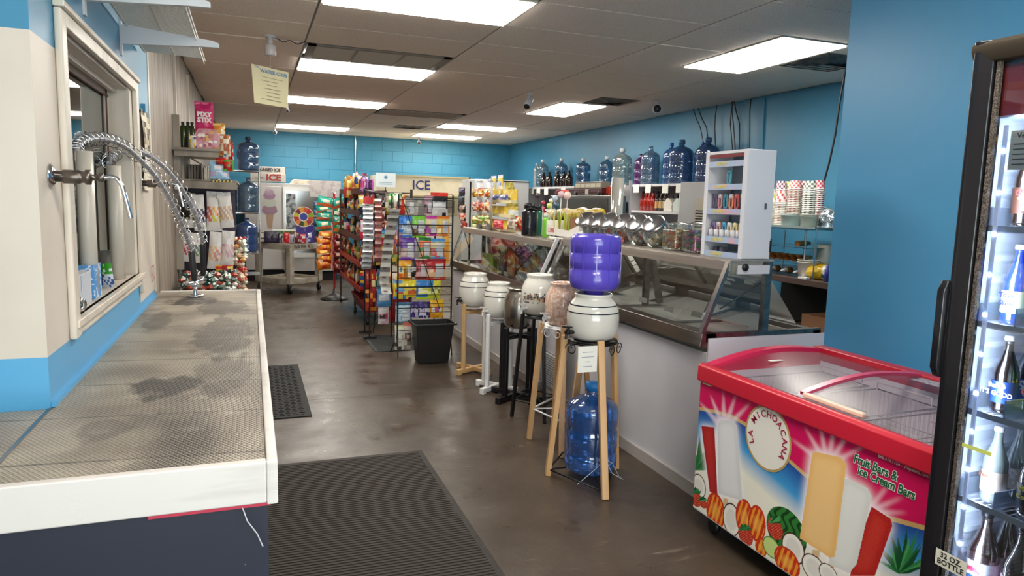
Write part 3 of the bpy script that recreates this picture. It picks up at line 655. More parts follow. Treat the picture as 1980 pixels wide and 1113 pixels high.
def curved(y0, y1, dz, w, nm, mt, xa=1.98, xb=2.585):
    mb = MB(); n = 14
    for k in range(n):
        x0, x1 = xa+(xb-xa)*k/n, xa+(xb-xa)*(k+1)/n
        if w: mb.add([(x0,y0,zarc(x0)+dz),(x1,y0,zarc(x1)+dz),(x1,y1,zarc(x1)+dz),(x0,y1,zarc(x0)+dz),(x0,y0,zarc(x0)+dz+w),(x1,y0,zarc(x1)+dz+w),(x1,y1,zarc(x1)+dz+w),(x0,y1,zarc(x0)+dz+w)], [(0,3,2,1),(4,5,6,7),(0,1,5,4),(2,3,7,6)], 0, False)
        else: mb.add([(x0,y0,zarc(x0)+dz),(x1,y0,zarc(x1)+dz),(x1,y1,zarc(x1)+dz),(x0,y1,zarc(x0)+dz)], [(0,1,2,3)], 0, True)
    part(nm, mb, mt, fz)
LG = glass('freezer lid glass', 'FBF3F6', .03, rough=.3, mx_=.4)
curved(2.01, 2.55, -.018, 0, 'lid_glass', LG); curved(1.44, 2.06, -.004, 0, 'lid_glass', LG)
curved(2.02, 2.05, -.006, .012, 'lid_edge', mat('pink translucent lid edge', 'D2476E', .3)); curved(1.43, 1.45, -.004, .01, 'lid_edge', M_FR)
part('lid_handle', MB().box(1.972, 1.995, 1.75, 2.03, .79, .806), mat('cream lid handle', 'E9D7C0', .4), fz, bev=.003)
part('lid_sticker', MB().box(2.15, 2.22, 2.41, 2.43, zarc(2.18)-.012, zarc(2.18)-.0105), M_PAPER, fz)
part('thermometer_strip', MB().box(2.5, 2.57, 1.66, 2.0, .83, .8315), mat('speckled strip', 'DDD9D6', .5, noise=(90, '8A8A8A', 2, .55, .6)), fz)
part('fill_line', MB().box(2.573, 2.5735, 1.6, 1.95, .66, .664), M_RED, fz)
def basket(y0, y1, x0=1.99, x1=2.55, z0=.5, z1=.735):
    b = thing('wire_basket', 'white wire basket in the chest freezer, ' + ('far one under the first lid' if y0 > 2.2 else 'near one under the second lid' if y0 < 1.8 else 'middle one'), 'basket', ((x0+x1)/2, (y0+y1)/2, z0), 'white wire freezer baskets')
    mb = MB()
    for z in (z0, (z0+z1)/2, z1): mb.tube([(x0,y0,z),(x1,y0,z),(x1,y1,z),(x0,y1,z),(x0,y0,z)], .0035 if z == z1 else .002, 5)
    part('rim', mb, M_WHITE, b, kind='stuff')
    mb = MB(); n = 22
    for k in range(1, n):
        x = x0+(x1-x0)*k/n; mb.tube([(x,y0,z1),(x,y0,z0),(x,y1,z0),(x,y1,z1)], .0014, 4, caps=False)
    for k in range(1, 14):
        y = y0+(y1-y0)*k/14; mb.tube([(x0,y,z1),(x0,y,z0),(x1,y,z0),(x1,y,z1)], .0014, 4, caps=False)
    part('wires', mb, M_WHITE, b, kind='stuff')
    part('hanger', MB().tube([(x1-.02,y0+.02,z1),(x1-.02,y0+.02,z1+.035),(x1-.02,y1-.02,z1+.035),(x1-.02,y1-.02,z1)], .0035, 5), M_WHITE, b)
basket(2.24, 2.52); basket(1.9, 2.2); basket(1.46, 1.86)
for x in (1.99, 2.56):
    for y in (1.48, 2.52):
        ca = MB().tube([(x, y, .1), (x, y, .06)], .012, 8).lathe([(0,-.012),(.032,-.012),(.034,0),(.032,.012),(0,.012)], (x, y, .035), 14, axis=(1,0,0))
        part('caster', ca, M_BLACK, fz)
part('grille_base', MB().box(FX0+.03, FX1-.03, FY0+.02, FY1-.02, .075, .1), M_DARK, fz)
# printed side: rasterised print as coloured mesh points
def print_panel():
    y_far, y_near, z0, z1 = FY1, FY0, .105, .716; nu, nv = 640, 360
    yy = np.linspace(y_far, y_near, nu); zz = np.linspace(z0, z1, nv); YY, ZZ = np.meshgrid(yy, zz)
    def q(p):
        v = PX(p[0], p[1], 1.92); return (v.y, v.z)
    def poly(pts):
        P = [q(p) for p in pts]; ins = np.zeros(YY.shape, bool); n = len(P)
        for i in range(n):
            (a, b), (c, d) = P[i], P[(i+1) % n]
            if abs(d-b) < 1e-9: continue
            t = ((b > ZZ) != (d > ZZ)) & (YY < (c-a)*(ZZ-b)/(d-b)+a); ins ^= t
        return ins
    def ell(cx, cy, rx, ry, tilt=0):
        (a, b), (c, _), (_, d) = q((cx, cy)), q((cx+rx, cy)), q((cx, cy+ry))
        ra, rb = abs(c-a), abs(d-b); du, dv = (YY-a)/ra, (ZZ-b)/rb; du, dv = du*math.cos(tilt)-dv*math.sin(tilt), du*math.sin(tilt)+dv*math.cos(tilt)
        return du*du+dv*dv
    def blur(mk, n=10):
        n = round(n*1.47)
        a = mk.astype(float)
        for _ in range(3):
            for ax in (0, 1):
                c = np.cumsum(np.concatenate([np.repeat(a.take([0], ax), n, ax), a, np.repeat(a.take([-1], ax), n, ax)], ax), ax)
                a = (np.take(c, range(2*n, c.shape[ax]), ax)-np.take(c, range(0, c.shape[ax]-2*n), ax))/(2*n)
                a = a if a.shape == mk.shape else a[:mk.shape[0], :mk.shape[1]]
        return a
    L_ = lambda h: np.array(lin(h)); img = np.zeros((nv, nu, 3)); img[:] = L_('D2135A')
    def blend(al, c): img[:] = img*(1-al[..., None])+L_(c)*al[..., None]
    rr = np.random.RandomState(3)
    wave = [(1350,790),(1384,797),(1418,808),(1443,823),(1480,855),(1524,891),(1554,918),(1620,965),(1719,1003),(1787,1022),(1850,1035)]
    wy = [q(p) for p in wave]; ys_, zs_ = [a for a, _ in wy][::-1], [b for _, b in wy][::-1]
    wz = np.interp(yy, ys_, zs_)[None, :]; below = wz-ZZ
    sky = np.clip(below/.24, 0, 1)
    for k in range(3):
        c0, c1, c2 = L_('1D3F96')[k], L_('3F9AD6')[k], L_('EFEBDC')[k]
        v = np.where(sky < .45, c0+(c1-c0)*sky/.45, c1+(c2-c1)*np.clip((sky-.45)/.4, 0, 1)); img[..., k] = np.where(below > 0, v, img[..., k])
    blend(((below > -.010) & (below < .006)).astype(float), 'C9A66B')
    # pineapple tops
    def leaves(cx, cy, n, ln, sp, seed):
        r = random.Random(seed)
        for i in range(n):
            a = -PI/2+(i/(n-1)-.5)*sp+r.uniform(-.1, .1); l = ln*r.uniform(.7, 1.1); x1, y1 = cx+math.cos(a)*l, cy+math.sin(a)*l; w_ = 5
            blend(poly([(cx-w_*2, cy+4), (x1, y1), (cx+w_*2, cy+4)]).astype(float), r.choice(('1F6B3A', '2F8748', '0F4F2C', '4FA35A')))
    leaves(1352, 905, 9, 62, 2.2, 1); leaves(1745, 1105, 15, 82, 2.4, 2)
    pops = [('red', [(1355,823),(1380,826),(1386,955),(1371,950)], 'A81418', 'C9302A'), ('wht', [(1386,816),(1395,811),(1417,813),(1423,822),(1434,968),(1388,954)], 'D8D8DA', 'EDEDEF'),
            ('red2', [(1684,979),(1721,1003),(1724,1016),(1690,1113),(1642,1113),(1650,1075)], 'B3140F', 'D03A2A'), ('wht2', [(1628,925),(1640,926),(1676,943),(1684,960),(1655,1090),(1640,1108),(1600,1090)], 'DCDCD9', 'EEEEEA'),
            ('org', [(1569,876),(1575,873),(1625,884),(1636,898),(1632,925),(1613,1076),(1603,1078),(1545,1040)], 'EDBB72', 'F5CF92')]
    allp = np.zeros(YY.shape, bool)
    for _, p, _, _ in pops: allp |= poly(p)
    g = blur(allp, 7); blend(np.clip(g*1.5, 0, .95), 'FBF3F6')
    r = random.Random(4)
    for (cx, cy, R0, dirs) in ((1400,830,75,[-2.3,-1.95,-1.6,-1.25,-.8]), (1600,900,90,[-2.5,-2.1,-1.75,-1.4,-1.0,-.5]), (1675,990,80,[-.9,-.4,0])):
        for a in dirs:
            x1, y1 = cx+math.cos(a)*R0, cy+math.sin(a)*R0; nx_, ny_ = -math.sin(a)*7, math.cos(a)*7
            blend(np.clip(blur(poly([(cx+nx_, cy+ny_), (x1, y1), (cx-nx_, cy-ny_)]), 2)*.6, 0, 1), 'FBE6F0')
    def stick(p): blend(poly(p).astype(float), 'D9B98C')
    stick([(1570,1062),(1584,1064),(1580,1092),(1566,1088)]); stick([(1398,962),(1407,965),(1405,978),(1396,975)]); stick([(1374,950),(1382,953),(1380,966),(1372,962)]); stick([(1603,1080),(1614,1085),(1608,1108),(1598,1104)])
    # fruit along the bottom
    def coco(cx, cy, rx, ry):
        e = ell(cx, cy, rx, ry, .25); blend((e < 1).astype(float), '4A2B1B'); blend((e < .82).astype(float), 'F2EEE6'); blend(np.clip((.45-e)*3, 0, .35), 'C9C4BA')
    def mango(cx, cy, rx, ry, t=.3):
        e = ell(cx, cy, rx, ry, t); blend((e < 1).astype(float), 'C8341E'); (a, b) = q((cx, cy))
        st = (np.sin((YY-a)*220+(ZZ-b)*60) > .1); blend(((e < .75) & st).astype(float), 'F2992E'); blend(np.clip((.3-e)*2, 0, .5), 'FFC95A')
    def berry(cx, cy, rr_):
        e = ell(cx, cy, rr_, rr_*1.25); blend((e < 1).astype(float), 'B81424'); (a, b) = q((cx, cy))
        blend(((e < .9) & ((np.sin((YY-a)*520)*np.sin((ZZ-b)*520)) > .6)).astype(float), 'F0B060'); leaves(cx, cy-rr_*.9, 5, rr_*.9, 2.8, int(cx))
    e = ell(1518, 1028, 42, 46, -.5); (a, b) = q((1518, 1028)); blend((e < 1).astype(float), '2E7A33'); blend(((e < 1) & (np.sin((YY-a)*150+np.sin((ZZ-b)*90)*2) > .35)).astype(float), '123F1B')
    coco(1350, 940, 14, 24); berry(1343, 962, 13); mango(1382, 988, 19, 36); coco(1413, 1004, 18, 32); mango(1438, 1000, 18, 36); mango(1462, 1012, 18, 36); berry(1440, 1035, 15); berry(1497, 1022, 16); berry(1358, 972, 8)
    coco(1532, 1060, 24, 30); coco(1572, 1098, 26, 26); mango(1470, 1058, 12, 18, .9)
    e = ell(1490, 1058, 18, 20); blend((e < 1).astype(float), '3F8F2A'); blend((e < .78).astype(float), 'C9DC8A')
    mango(1520, 1086, 27, 28, .2); coco(1600, 1110, 20, 20)
    for nm, p, c_, c2_ in pops:
        mk = poly(p); blend(mk.astype(float), c_); blend(np.clip(blur(mk, 6)-.72, 0, 1)*2*mk, c2_)
    blend((rr.rand(nv, nu) > .5)*allp*.02, 'FFFFFF')
    me = bpy.data.meshes.new('side_print')
    vs = np.stack([np.full(YY.size, 1.9235), YY.ravel(), ZZ.ravel()], 1)-np.array([fz.location.x, fz.location.y, 0])
    idx = np.arange(nu*nv).reshape(nv, nu); f = np.stack([idx[:-1,:-1].ravel(), idx[:-1,1:].ravel(), idx[1:,1:].ravel(), idx[1:,:-1].ravel()], 1)
    me.vertices.add(len(vs)); me.vertices.foreach_set('co', vs.ravel()); me.loops.add(f.size); me.loops.foreach_set('vertex_index', f.ravel())
    me.polygons.add(len(f)); me.polygons.foreach_set('loop_start', np.arange(0, f.size, 4)); me.update(calc_edges=True)
    at = me.color_attributes.new('Col', 'FLOAT_COLOR', 'POINT'); at.data.foreach_set('color', np.concatenate([img.reshape(-1, 3), np.ones((nu*nv, 1))], 1).ravel())
    me.materials.append(mat('printed freezer wrap', attr=True, rough=.35, spec=.4))
    o = bpy.data.objects.new('side_print', me); COL.objects.link(o); o.parent = fz; o['label'] = 'printed side wrap with popsicles, fruit and a blue wave'
print_panel()
ec = PX(1483, 847, 1.92); er = abs(PX(1483, 783, 1.92).z-ec.z)
em = MB()
for rad, dx, mi in ((er*1.0, 1.9222, 0), (er*.93, 1.9218, 1), (er*.52, 1.9214, 2)):
    n = 40
    if mi < 2: em.add([(dx, ec.y+rad*math.cos(2*PI*k/n), ec.z+rad*math.sin(2*PI*k/n)) for k in range(n)], [tuple(range(n))], mi)
part('round_emblem', em, [mat('gold print', 'B79A63', .4), mat('ivory print', 'E9E5DC', .5), mat('ivory print', '')], fz)
word = 'LA MICHOACANA'; MR = mat('crimson print', 'A3123A', .5)
for k, ch in enumerate(word):
    if ch == ' ': continue
    a = math.radians(205-k*(232/(len(word)-1))); rr_ = er*.73
    o_ = (1.9205, ec.y-rr_*math.cos(a), ec.z+rr_*math.sin(a)); u = (0, -math.cos(a), math.sin(a)); r_ = (0, -math.sin(a), -math.cos(a))
    text(ch, o_, r_, u, er*.30, MR, fz, 'letter', bold=.0005, ext=.0002)
GR = mat('green print', '14603A', .5); WHP = mat('white print', 'F3F1EC', .5)
for s_, px in (('Fruit Bars &', (1690, 903)), ('Ice Cream Bars', (1710, 932))):
    p = PX(px[0], px[1], 1.92)
    text(s_, (1.9219, p.y, p.z), *XN, .043, WHP, fz, 'lettering', bold=.0032, sx=.82, shear=.15, ext=.0002); text(s_, (1.9212, p.y, p.z), *XN, .043, GR, fz, 'lettering', bold=.001, sx=.82, shear=.15, ext=.0002)
p = PX(1744, 900, 1.92); text('866.510.1756 - ytupaleta.com', (1.9218, p.y, p.z), *XN, .017, WHP, fz, 'lettering', ext=.0002, sx=.9)
p = PX(1367, 738, 1.92); part('maker_plate', MB().box(1.919, 1.9225, p.y-.03, p.y+.03, p.z-.014, p.z+.016), mat('cream plate', 'CFC79B', .5), fz); part('plate_mark', MB().box(1.918, 1.9225, p.y+.012, p.y+.026, p.z-.008, p.z+.01), GR, fz)
_before = set(o.name for o in COL.objects)
# ================================================================ upright drinks fridge
fg = thing('drinks_fridge', 'tall black framed glass door drinks fridge at the right edge', 'fridge', (2.4, 1.1, 0))
M_FRB = mat('glossy black door frame', '17161A', .22, coat=.3)
GYF, GYN = 1.5, .72
part('cabinet', MB().box(2.06, 2.74, GYF-.03, GYF, 0, 2.0).box(2.06, 2.74, GYN, GYN+.03, 0, 2.0).box(2.7, 2.74, GYN, GYF, 0, 2.0).box(2.06, 2.74, GYN, GYF, 1.96, 2.0).box(2.06, 2.74, GYN, GYF, 0, .2), mat('fridge shell', '1C1C20', .4), fg)
part('liner', MB().box(2.07, 2.7, GYF-.036, GYF-.03, .2, 1.79).box(2.07, 2.7, GYN+.03, GYN+.036, .2, 1.79).box(2.694, 2.7, GYN+.03, GYF-.03, .2, 1.79).box(2.07, 2.7, GYN+.03, GYF-.03, .2, .21).box(2.07, 2.7, GYN+.03, GYF-.03, 1.785, 1.79), mat('fridge liner', 'D5DCEC', .3), fg)
rb = MB()
for k in range(22): z = .28+k*.067; rb.prism([(GYF-.036, z), (GYF-.048, z+.012), (GYF-.048, z+.028), (GYF-.036, z+.04)], 2.1, 2.68, 'x')
part('side_ribs', rb, mat('fridge liner', ''), fg, kind='stuff')
prof = [(2.0, 0), (1.985, .012), (1.985, .03), (2.0, .06), (2.03, .065), (2.05, .065), (2.05, 0)]
part('door_stile', MB().prism([(x, GYF-d) for x, d in prof], .05, 2.0, 'z'), M_FRB, fg, bev=.003)
part('door_stile', MB().prism([(x, GYN+d) for x, d in prof], .05, 2.0, 'z'), M_FRB, fg, bev=.003)
part('door_rail', MB().prism([(x-.001, 2.0-d) for x, d in prof], GYN+.001, GYF-.001, 'y'), mat('satin dark rail', '4A4238', .3, .5), fg, bev=.003)
part('door_rail', MB().prism([(x, .05+d) for x, d in prof], GYN, GYF, 'y'), M_FRB, fg, bev=.003)
part('plinth', MB().box(2.06, 2.74, GYN, GYF, -.121, 0), M_BLACK, fg)
part('kick_plate', MB().box(2.02, 2.06, GYN, GYF, -.121, .05), M_BLACK, fg)
part('gasket', MB().box(2.008, 2.02, GYF-.078, GYF-.066, .12, 1.94), mat('ribbed gasket', '6B6058', .4, noise=(300, '2A2622', 1, .45, .55)), fg)
part('grip', MB().prism([(1.978, 1.0), (1.962, 1.03), (1.962, 1.27), (1.978, 1.3), (2.0, 1.3), (2.0, 1.0)], GYF-.012, GYF+.012, 'y'), M_FRB, fg, bev=.004, label='recessed door grip on the far door edge')
part('door_glass', MB().box(2.022, 2.026, GYN+.06, GYF-.066, .12, 1.94), glass('fridge door glass', 'EDF3F8', .03), fg)
part('header_panel', MB().box(2.03, 2.04, GYN+.06, GYF-.06, 1.785, 1.93), mat('dark red header', 'B01822', .35, noise=(3, '6A1016', 2, .6, .85)), fg)
led = mat('cold white led', 'DCE8FF', .4, emit=FRIDGE_LED)
part('led_strip', MB().box(2.045, 2.052, GYF-.09, GYF-.08, .3, 1.76), mat('led channel', 'B9C6E8', .4, emit=.35), fg)
part('led_strip', MB().box(2.045, 2.052, GYN+.08, GYN+.09, .3, 1.76), mat('led channel', ''), fg)
ld = MB()
for k in range(12): ld.box(2.04, 2.046, GYF-.093, GYF-.081, .36+k*.12, .372+k*.12)
part('led_dots', ld, led, fg, kind='stuff')
area('fridge_led_light', (2.06, GYF-.12, 1.0), (0, -PI/2, 0), 1.5, .03, 3.6, (.8, .88, 1))
M_SHELF = mat('white fridge shelf wire', 'C3CBD8', .4)
SZ = [.32, .627, .908, 1.181, 1.469]
for z in SZ:
    mb = MB().box(2.06, 2.068, GYN+.04, GYF-.05, z-.016, z+.002)
    sh = part('shelf', mb, M_SHELF, fg)
    mb = MB()
    for k in range(30): y = GYN+.05+k*(GYF-GYN-.11)/29; mb.tube([(2.068, y, z-.004), (2.68, y, z-.004)], .0022, 4, caps=False)
    part('shelf_wires', mb, M_SHELF, fg, kind='stuff')
    mb = MB()
    for k in range(6): y = GYF-.055-k*.11; mb.box(2.06, 2.66, y-.002, y+.002, z, z+.055)
    part('lane_dividers', mb, glass('frosted divider', 'C9D6EA', .05, .35, 'C9D6EA'), fg, kind='stuff')
def bottle(kind, liquid, label_c, h, r, cap, lab, loc, txt=None, tcol='F0F0F0', prof=None, neck=.38):
    t = thing('soda_bottle', lab, 'bottle', loc, 'soda bottles in the drinks fridge')
    b = prof or [(0,0),(r*.92,0),(r,.012),(r,h*.5),(r*.95,h*.56),(r*.6,h*.7),(r*.36,h*.82),(r*.33,h*.95),(0,h*.95)]
    part('glass', MB().lathe(b, loc, 18), glass('bottle '+kind, liquid, .08, .55, liquid), t)
    if label_c:
        lb = part('label', MB().lathe([(r+.0012,h*.14),(r+.0012,h*.42)], loc, 18), mat('bottle label '+label_c, label_c, .5, noise=(45, 'D9D9D9', 2, .62, .66)), t)
        if txt:
            for k, s_ in enumerate(txt.split('/')): text(s_, (loc[0]-r-.003, loc[1], loc[2]+h*(.36-.10*k)), *XN, h*.085, mat('print '+tcol, tcol, .5), t, ext=.0003, bold=.0004)
    part('cap', MB().lathe([(0,h*.94),(r*.4,h*.94),(r*.42,h*.97),(r*.38,h),(0,h)], loc, 14), mat('cap '+cap, cap, .35, .4), t)
    return t
rowsf = [(.32, [('32 ounce cola bottle, silver label, round red and blue logo', '2A1512', 'B9BDC6', '15151A', '', None), ('32 ounce cola bottle, pink and silver label', '241210', 'B98A9A', '15151A', 'e', 'C92B5A')], .27, .043),
         (.627, [('clear soda bottle with an orange peach label', '9AA3A0', 'B9A79A', 'D8D8D8', 'Peach', '6A3A22'), ('dark cola bottle, black label, yellow lettering', '1A100C', '16130F', 'B9A03A', 'Mr./Cola', 'D9C93A')], .235, .034),
         (.908, [('dark root beer bottle with a blue banded label', '1C0F0C', '1F3F8A', 'C9C9CF', "Barq's/IT'S GOOD", 'F0F0F0'), ('green soda bottle with a yellow and red label', '1F7A34', 'C9C23A', 'D0B040', 'CACTUS', 'B02A1E')], .235, .034),
         (1.181, [('bottle of bright blue soda, pale yellow label', '2F4FC0', 'C9CBB0', 'D8D8DA', 'Toxic/Slime', '2A2A6A'), ('pale soda bottle with a cream label', 'C9B98A', 'D9D2B0', 'C03A3A', 'SODA', '30305A')], .235, .034),
         (1.469, [('brown root beer bottle with a red round mark', '2A1A10', '4A2A1C', 'B98A2A', 'C', 'C92B2B'), ('brown soda bottle with a dark label', '24160E', '3A2418', 'B98A2A', '', None)], .27, .036)]
lvl = ['bottom shelf', 'second lowest shelf', 'middle shelf', 'fourth shelf', 'top shelf']
for (z, items, h, r), lv in zip(rowsf, lvl):
    for k, (lab, liq, lc, cap, tx, tc_) in enumerate(items):
        y = 1.385-k*.11 if z > .4 else 1.39-k*.11
        for dpt in range(2):
            loc = (2.125+dpt*.1, y, z+.001)
            bottle(lab[:12]+str(z), liq, lc, h, r, cap, lab+(', ' if not dpt else ', rear one, ')+lv, loc, tx if dpt == 0 and tx else None, tc_ or 'F0F0F0')
            if z < .4 and k == 0 and dpt == 0:
                t = COL.objects[-1].parent
                for (a0, a1, c_) in ((0, PI, 'C8102E'), (PI, 2*PI, '1F4FA8')):
                    mb = MB(); n = 12; pts_ = [(loc[0]-r-.003, loc[1]-.022*math.cos(a0+(a1-a0)*q/n), z+h*.28+.022*math.sin(a0+(a1-a0)*q/n)) for q in range(n+1)]
                    mb.add(pts_, [tuple(range(n+1))]); part('logo_half', mb, mat('logo '+c_, c_, .4), t)
                part('logo_band', MB().box(loc[0]-r-.005, loc[0]-r-.0035, loc[1]-.022, loc[1]+.022, z+h*.28-.004, z+h*.28+.004), WHP, t)
st = thing('size_sticker', 'white 32 OZ. BOTTLE sticker low on the fridge door glass', 'sticker', (2.02, 1.41, .44))
pc = PX(1838, 1088, 1.9835); part('sheet', MB().box(1.983, 1.984, pc.y-.05, pc.y+.05, pc.z-.026, pc.z+.026), mat('cream sticker', 'DAD6C6', .5), st)
for s_, dz in (('32 OZ.', .011), ('BOTTLE', -.011)): text(s_, (1.9825, pc.y, pc.z+dz), *XN, .024, M_INK, st, bold=.0006, ext=.0002)
ps = thing('price_sheet', 'small white printed price sheet inside the top of the fridge glass', 'sheet', (2.03, 1.34, 1.66))
part('paper', MB().box(2.028, 2.029, 1.3, 1.385, 1.63, 1.74), M_PAPER, ps); text('Vene', (2.0275, 1.345, 1.725), *XN, .022, M_INK, ps, ext=.0002, bold=.0004)
for k in range(5): part('text_line', MB().box(2.0272, 2.0279, 1.31, 1.375, 1.70-k*.014, 1.703-k*.014), mat('grey ink', '6A6A70', .6), ps)
solo('tape_strip', MB().box(2.017, 2.018, 1.33, 1.42, .80, .812), mat('yellow tape', 'C9D06A', .5), 'strip of yellow green tape across the fridge glass below the middle shelf', 'tape')
# the fridge is a 1.85 m tall model: bring the assembly to its real size and place
for o in list(COL.objects):
    if o.name not in _before and o.parent is None:
        o.location = V((0,0,1.5))+(o.location-V((0,0,1.5)))*.925
        if o.type != 'LIGHT': o.scale = (.925,)*3
# ================================================================ water crocks on stands
M_CER = mat('glazed white ceramic', 'D6D3CB', .12, coat=.5)
M_PINE = mat('pine wood', 'CBA374', .45, noise=(9, 'B48450', 6, .4, .7, (1, 1, .12)))
M_OAK = mat('light oak wood', 'C6A272', .4, noise=(9, 'AE875A', 6, .4, .7, (1, 1, .12)))
M_WP = mat('white painted wood', 'DDDCDC', .4)
M_BP = mat('black painted wood', '131316', .35)
def crock(x, y, z, h, r, lab, m=None, bands_=True, tap='black', tdir=(-1,-.35,0), plain=None):
    t = thing('water_crock', lab, 'water dispenser', (x, y, z)); m = m or M_CER
    s = h/.27
    pr_ = [(0,0),(r*.72,0),(r*.9,.02*s),(r,.07*s),(r*1.01,.13*s),(r*.97,.18*s),(r*.84,.22*s),(r*.72,.24*s),(r*.7,.25*s),(r*.74,.262*s),(r*.73,.27*s),(r*.66,.268*s),(r*.62,.24*s),(r*.62,.1*s),(0,.1*s)]
    part('body', MB().lathe(pr_, (x,y,z), 32), m, t)
    if bands_:
        for zz, rr_ in ((.205, .905), (.165, .995)): part('band', MB().lathe([(r*rr_+.0005, zz*s-.003), (r*rr_+.002, zz*s), (r*rr_+.0005, zz*s+.003)], (x,y,z), 32), mat('navy band', '1A1E33', .2), t)
    d = V(tdir).normalized(); p = V((x,y,z+.05*s))+d*(r*.97); tm = {'black': M_BLACK, 'white': M_WP}[tap]
    tp = part('spigot', MB().tube([p-d*.02, p+d*.05], .011, 10).tube([p+d*.042, p+d*.047-V((0,0,.035))], .008, 8).tube([p+d*.03, p+d*.035+V((0,0,.022))], .012, 8), tm, t)
    part('tap_handle', MB().bar(p+d*.01+V((0,0,.026)), p+d*.07+V((0,0,.034)), .016, .008), tm, t)
    return t
def splay(c, h, top_r, feet, m, lab, wire, wirec, brz, metal=False):
    """four leg stand with a metal ring; feet = floor points"""
    t = thing('crock_stand', lab, 'stand', (c[0], c[1], 0))
    for f_ in feet:
        f_ = V((f_[0], f_[1], 0)); d = (V((c[0], c[1], 0))-f_); d.normalize(); tp = V((c[0], c[1], 0))-d*top_r; tp.z = h
        part('leg', MB().bar(f_, tp, .036 if not metal else .022, .03 if not metal else .022, d), m, t, bev=.003)
    n = 28; ring = [(c[0]+(top_r-.012)*math.cos(2*PI*k/n), c[1]+(top_r-.012)*math.sin(2*PI*k/n), h-.03) for k in range(n+1)]
    part('ring', MB().tube(ring, .006, 6, caps=False).lathe([(top_r-.06, h-.026), (top_r-.012, h-.026), (top_r-.012, h-.022), (top_r-.06, h-.022)], (c[0], c[1], 0), 28), wirec, t)
    part('tray', MB().lathe([(0, h-.024), (top_r-.012, h-.024), (top_r-.012, h-.018), (0, h-.018)], (c[0], c[1], 0), 28), wirec, t)
    if wire:
        mb = MB()
        for k in range(4):
            a = PI/4+k*PI/2 if False else math.atan2(feet[k][1]-c[1], feet[k][0]-c[0])+PI/4
            for sg in (-1, 1):
                a2 = a+sg*.28; p0 = V((c[0]+top_r*math.cos(a2), c[1]+top_r*math.sin(a2), h-.06)); tdir = V((-math.sin(a), math.cos(a), 0))*sg
                pts_ = []
                for q in range(22):
                    th = q/21*2*PI*1.35; rr_ = .036*(1-q/30); pts_.append(p0+tdir*(rr_*math.cos(th))+V((0,0,rr_*math.sin(th))))
                mb.tube(pts_, .0028, 5)
        part('scrollwork', mb, wirec, t)
    F = [V((p[0], p[1], 0)) for p in feet]; C0 = V((c[0], c[1], 0)); k = brz/h
    B = []
    for f_ in F:
        d = (C0-f_).normalized(); tp = C0-d*top_r; q = f_.lerp(tp, k); B.append(V((q.x, q.y, brz)))
    part('brace', MB().tube([B[0], B[1], B[2], B[3], B[0]], .006, 6).tube([B[0], B[2]], .005, 6).tube([B[1], B[3]], .005, 6), wirec, t)
    return t
def pedestal(c, h, m, lab, rot, r=.135, base=.2, wd=.034):
    t = thing('crock_stand', lab, 'stand', (c[0], c[1], 0))
    for k in range(2):
        a = rot+k*PI/2; d = V((math.cos(a), math.sin(a), 0)); C0 = V((c[0], c[1], 0))
        part('base_board', MB().bar(C0-d*base+V((0,0,.03+k*.002)), C0+d*base+V((0,0,.03+k*.002)), .04, .038), m, t, bev=.004)
        part('top_board', MB().bar(C0-d*r+V((0,0,h-.05+k*.002)), C0+d*r+V((0,0,h-.05+k*.002)), .034, .03), m, t, bev=.003)
        for sg in (-1, 1):
            q = C0+d*(sg*r); part('leg', MB().bar(q+V((0,0,.045)), q+V((0,0,h+.03)), wd, wd*.8, d), m, t, bev=.006)
            e = C0+d*(sg*(base-.02)); part('foot', MB().bar(e, e+V((0,0,.02)), .04, .04, d), m, t, bev=.003)
    return t
f1 = [(1.52,3.38), (1.677,3.0), (1.936,3.36), (1.80,3.70)]; C1 = (1.735, 3.33)
splay(C1, .79, .15, f1, M_PINE, 'tall splayed pine stand with black scrollwork, nearest the camera', True, M_BLKM, .035)
k1 = crock(C1[0], C1[1], .775, .25, .142, 'white crock with two dark bands under the purple bottle, nearest the camera', tdir=(-1,-.25,0))
def pale(h, k=.38): return ''.join('%02X' % int(int(h[i:i+2], 16)*(1-k)+255*k) for i in (0, 2, 4))
def jug(loc, s, tint, lab, cap=None, grp='five gallon water bottles', body=.35, up=1, slim=1.0, handle=False, r=.135, h=.5, capc='2A6FC0', nm='water_bottle'):
    t = thing(nm, lab, 'water bottle', loc, grp)
    R0 = r*s*slim; H = h*s
    pr_ = [(0,0),(R0*.85,0),(R0*.97,H*.03),(R0,H*.07),(R0,H*.2),(R0*.965,H*.225),(R0*.965,H*.25),(R0,H*.275),(R0,H*.47),(R0*.965,H*.495),(R0*.965,H*.52),(R0,H*.545),(R0,H*.71),(R0*.96,H*.76),(R0*.84,H*.80),(R0*.6,H*.845),(R0*.36,H*.87),(R0*.24,H*.89),(R0*.22,H*.98),(R0*.24,H*.985),(R0*.24,H),(0,H)]
    part('body', MB().lathe(pr_, loc, 24), glass('jug '+tint+str(body), pale(tint), .07, body*.6, tint), t)
    if cap: part('cap', MB().lathe([(0,H*.93),(R0*.28,H*.93),(R0*.28,H*1.02),(R0*.2,H*1.03),(0,H*1.03)], loc, 16), mat('cap plastic '+capc, capc, .35), t)
    if handle: part('handle', MB().tube([(loc[0]-R0*.93, loc[1]-.02, loc[2]+H*.62), (loc[0]-R0*1.05, loc[1]-.03, loc[2]+H*.5), (loc[0]-R0*.95, loc[1]-.02, loc[2]+H*.35)], .012*s, 8), mat('jug handle '+tint, tint, .3), t)
    return t
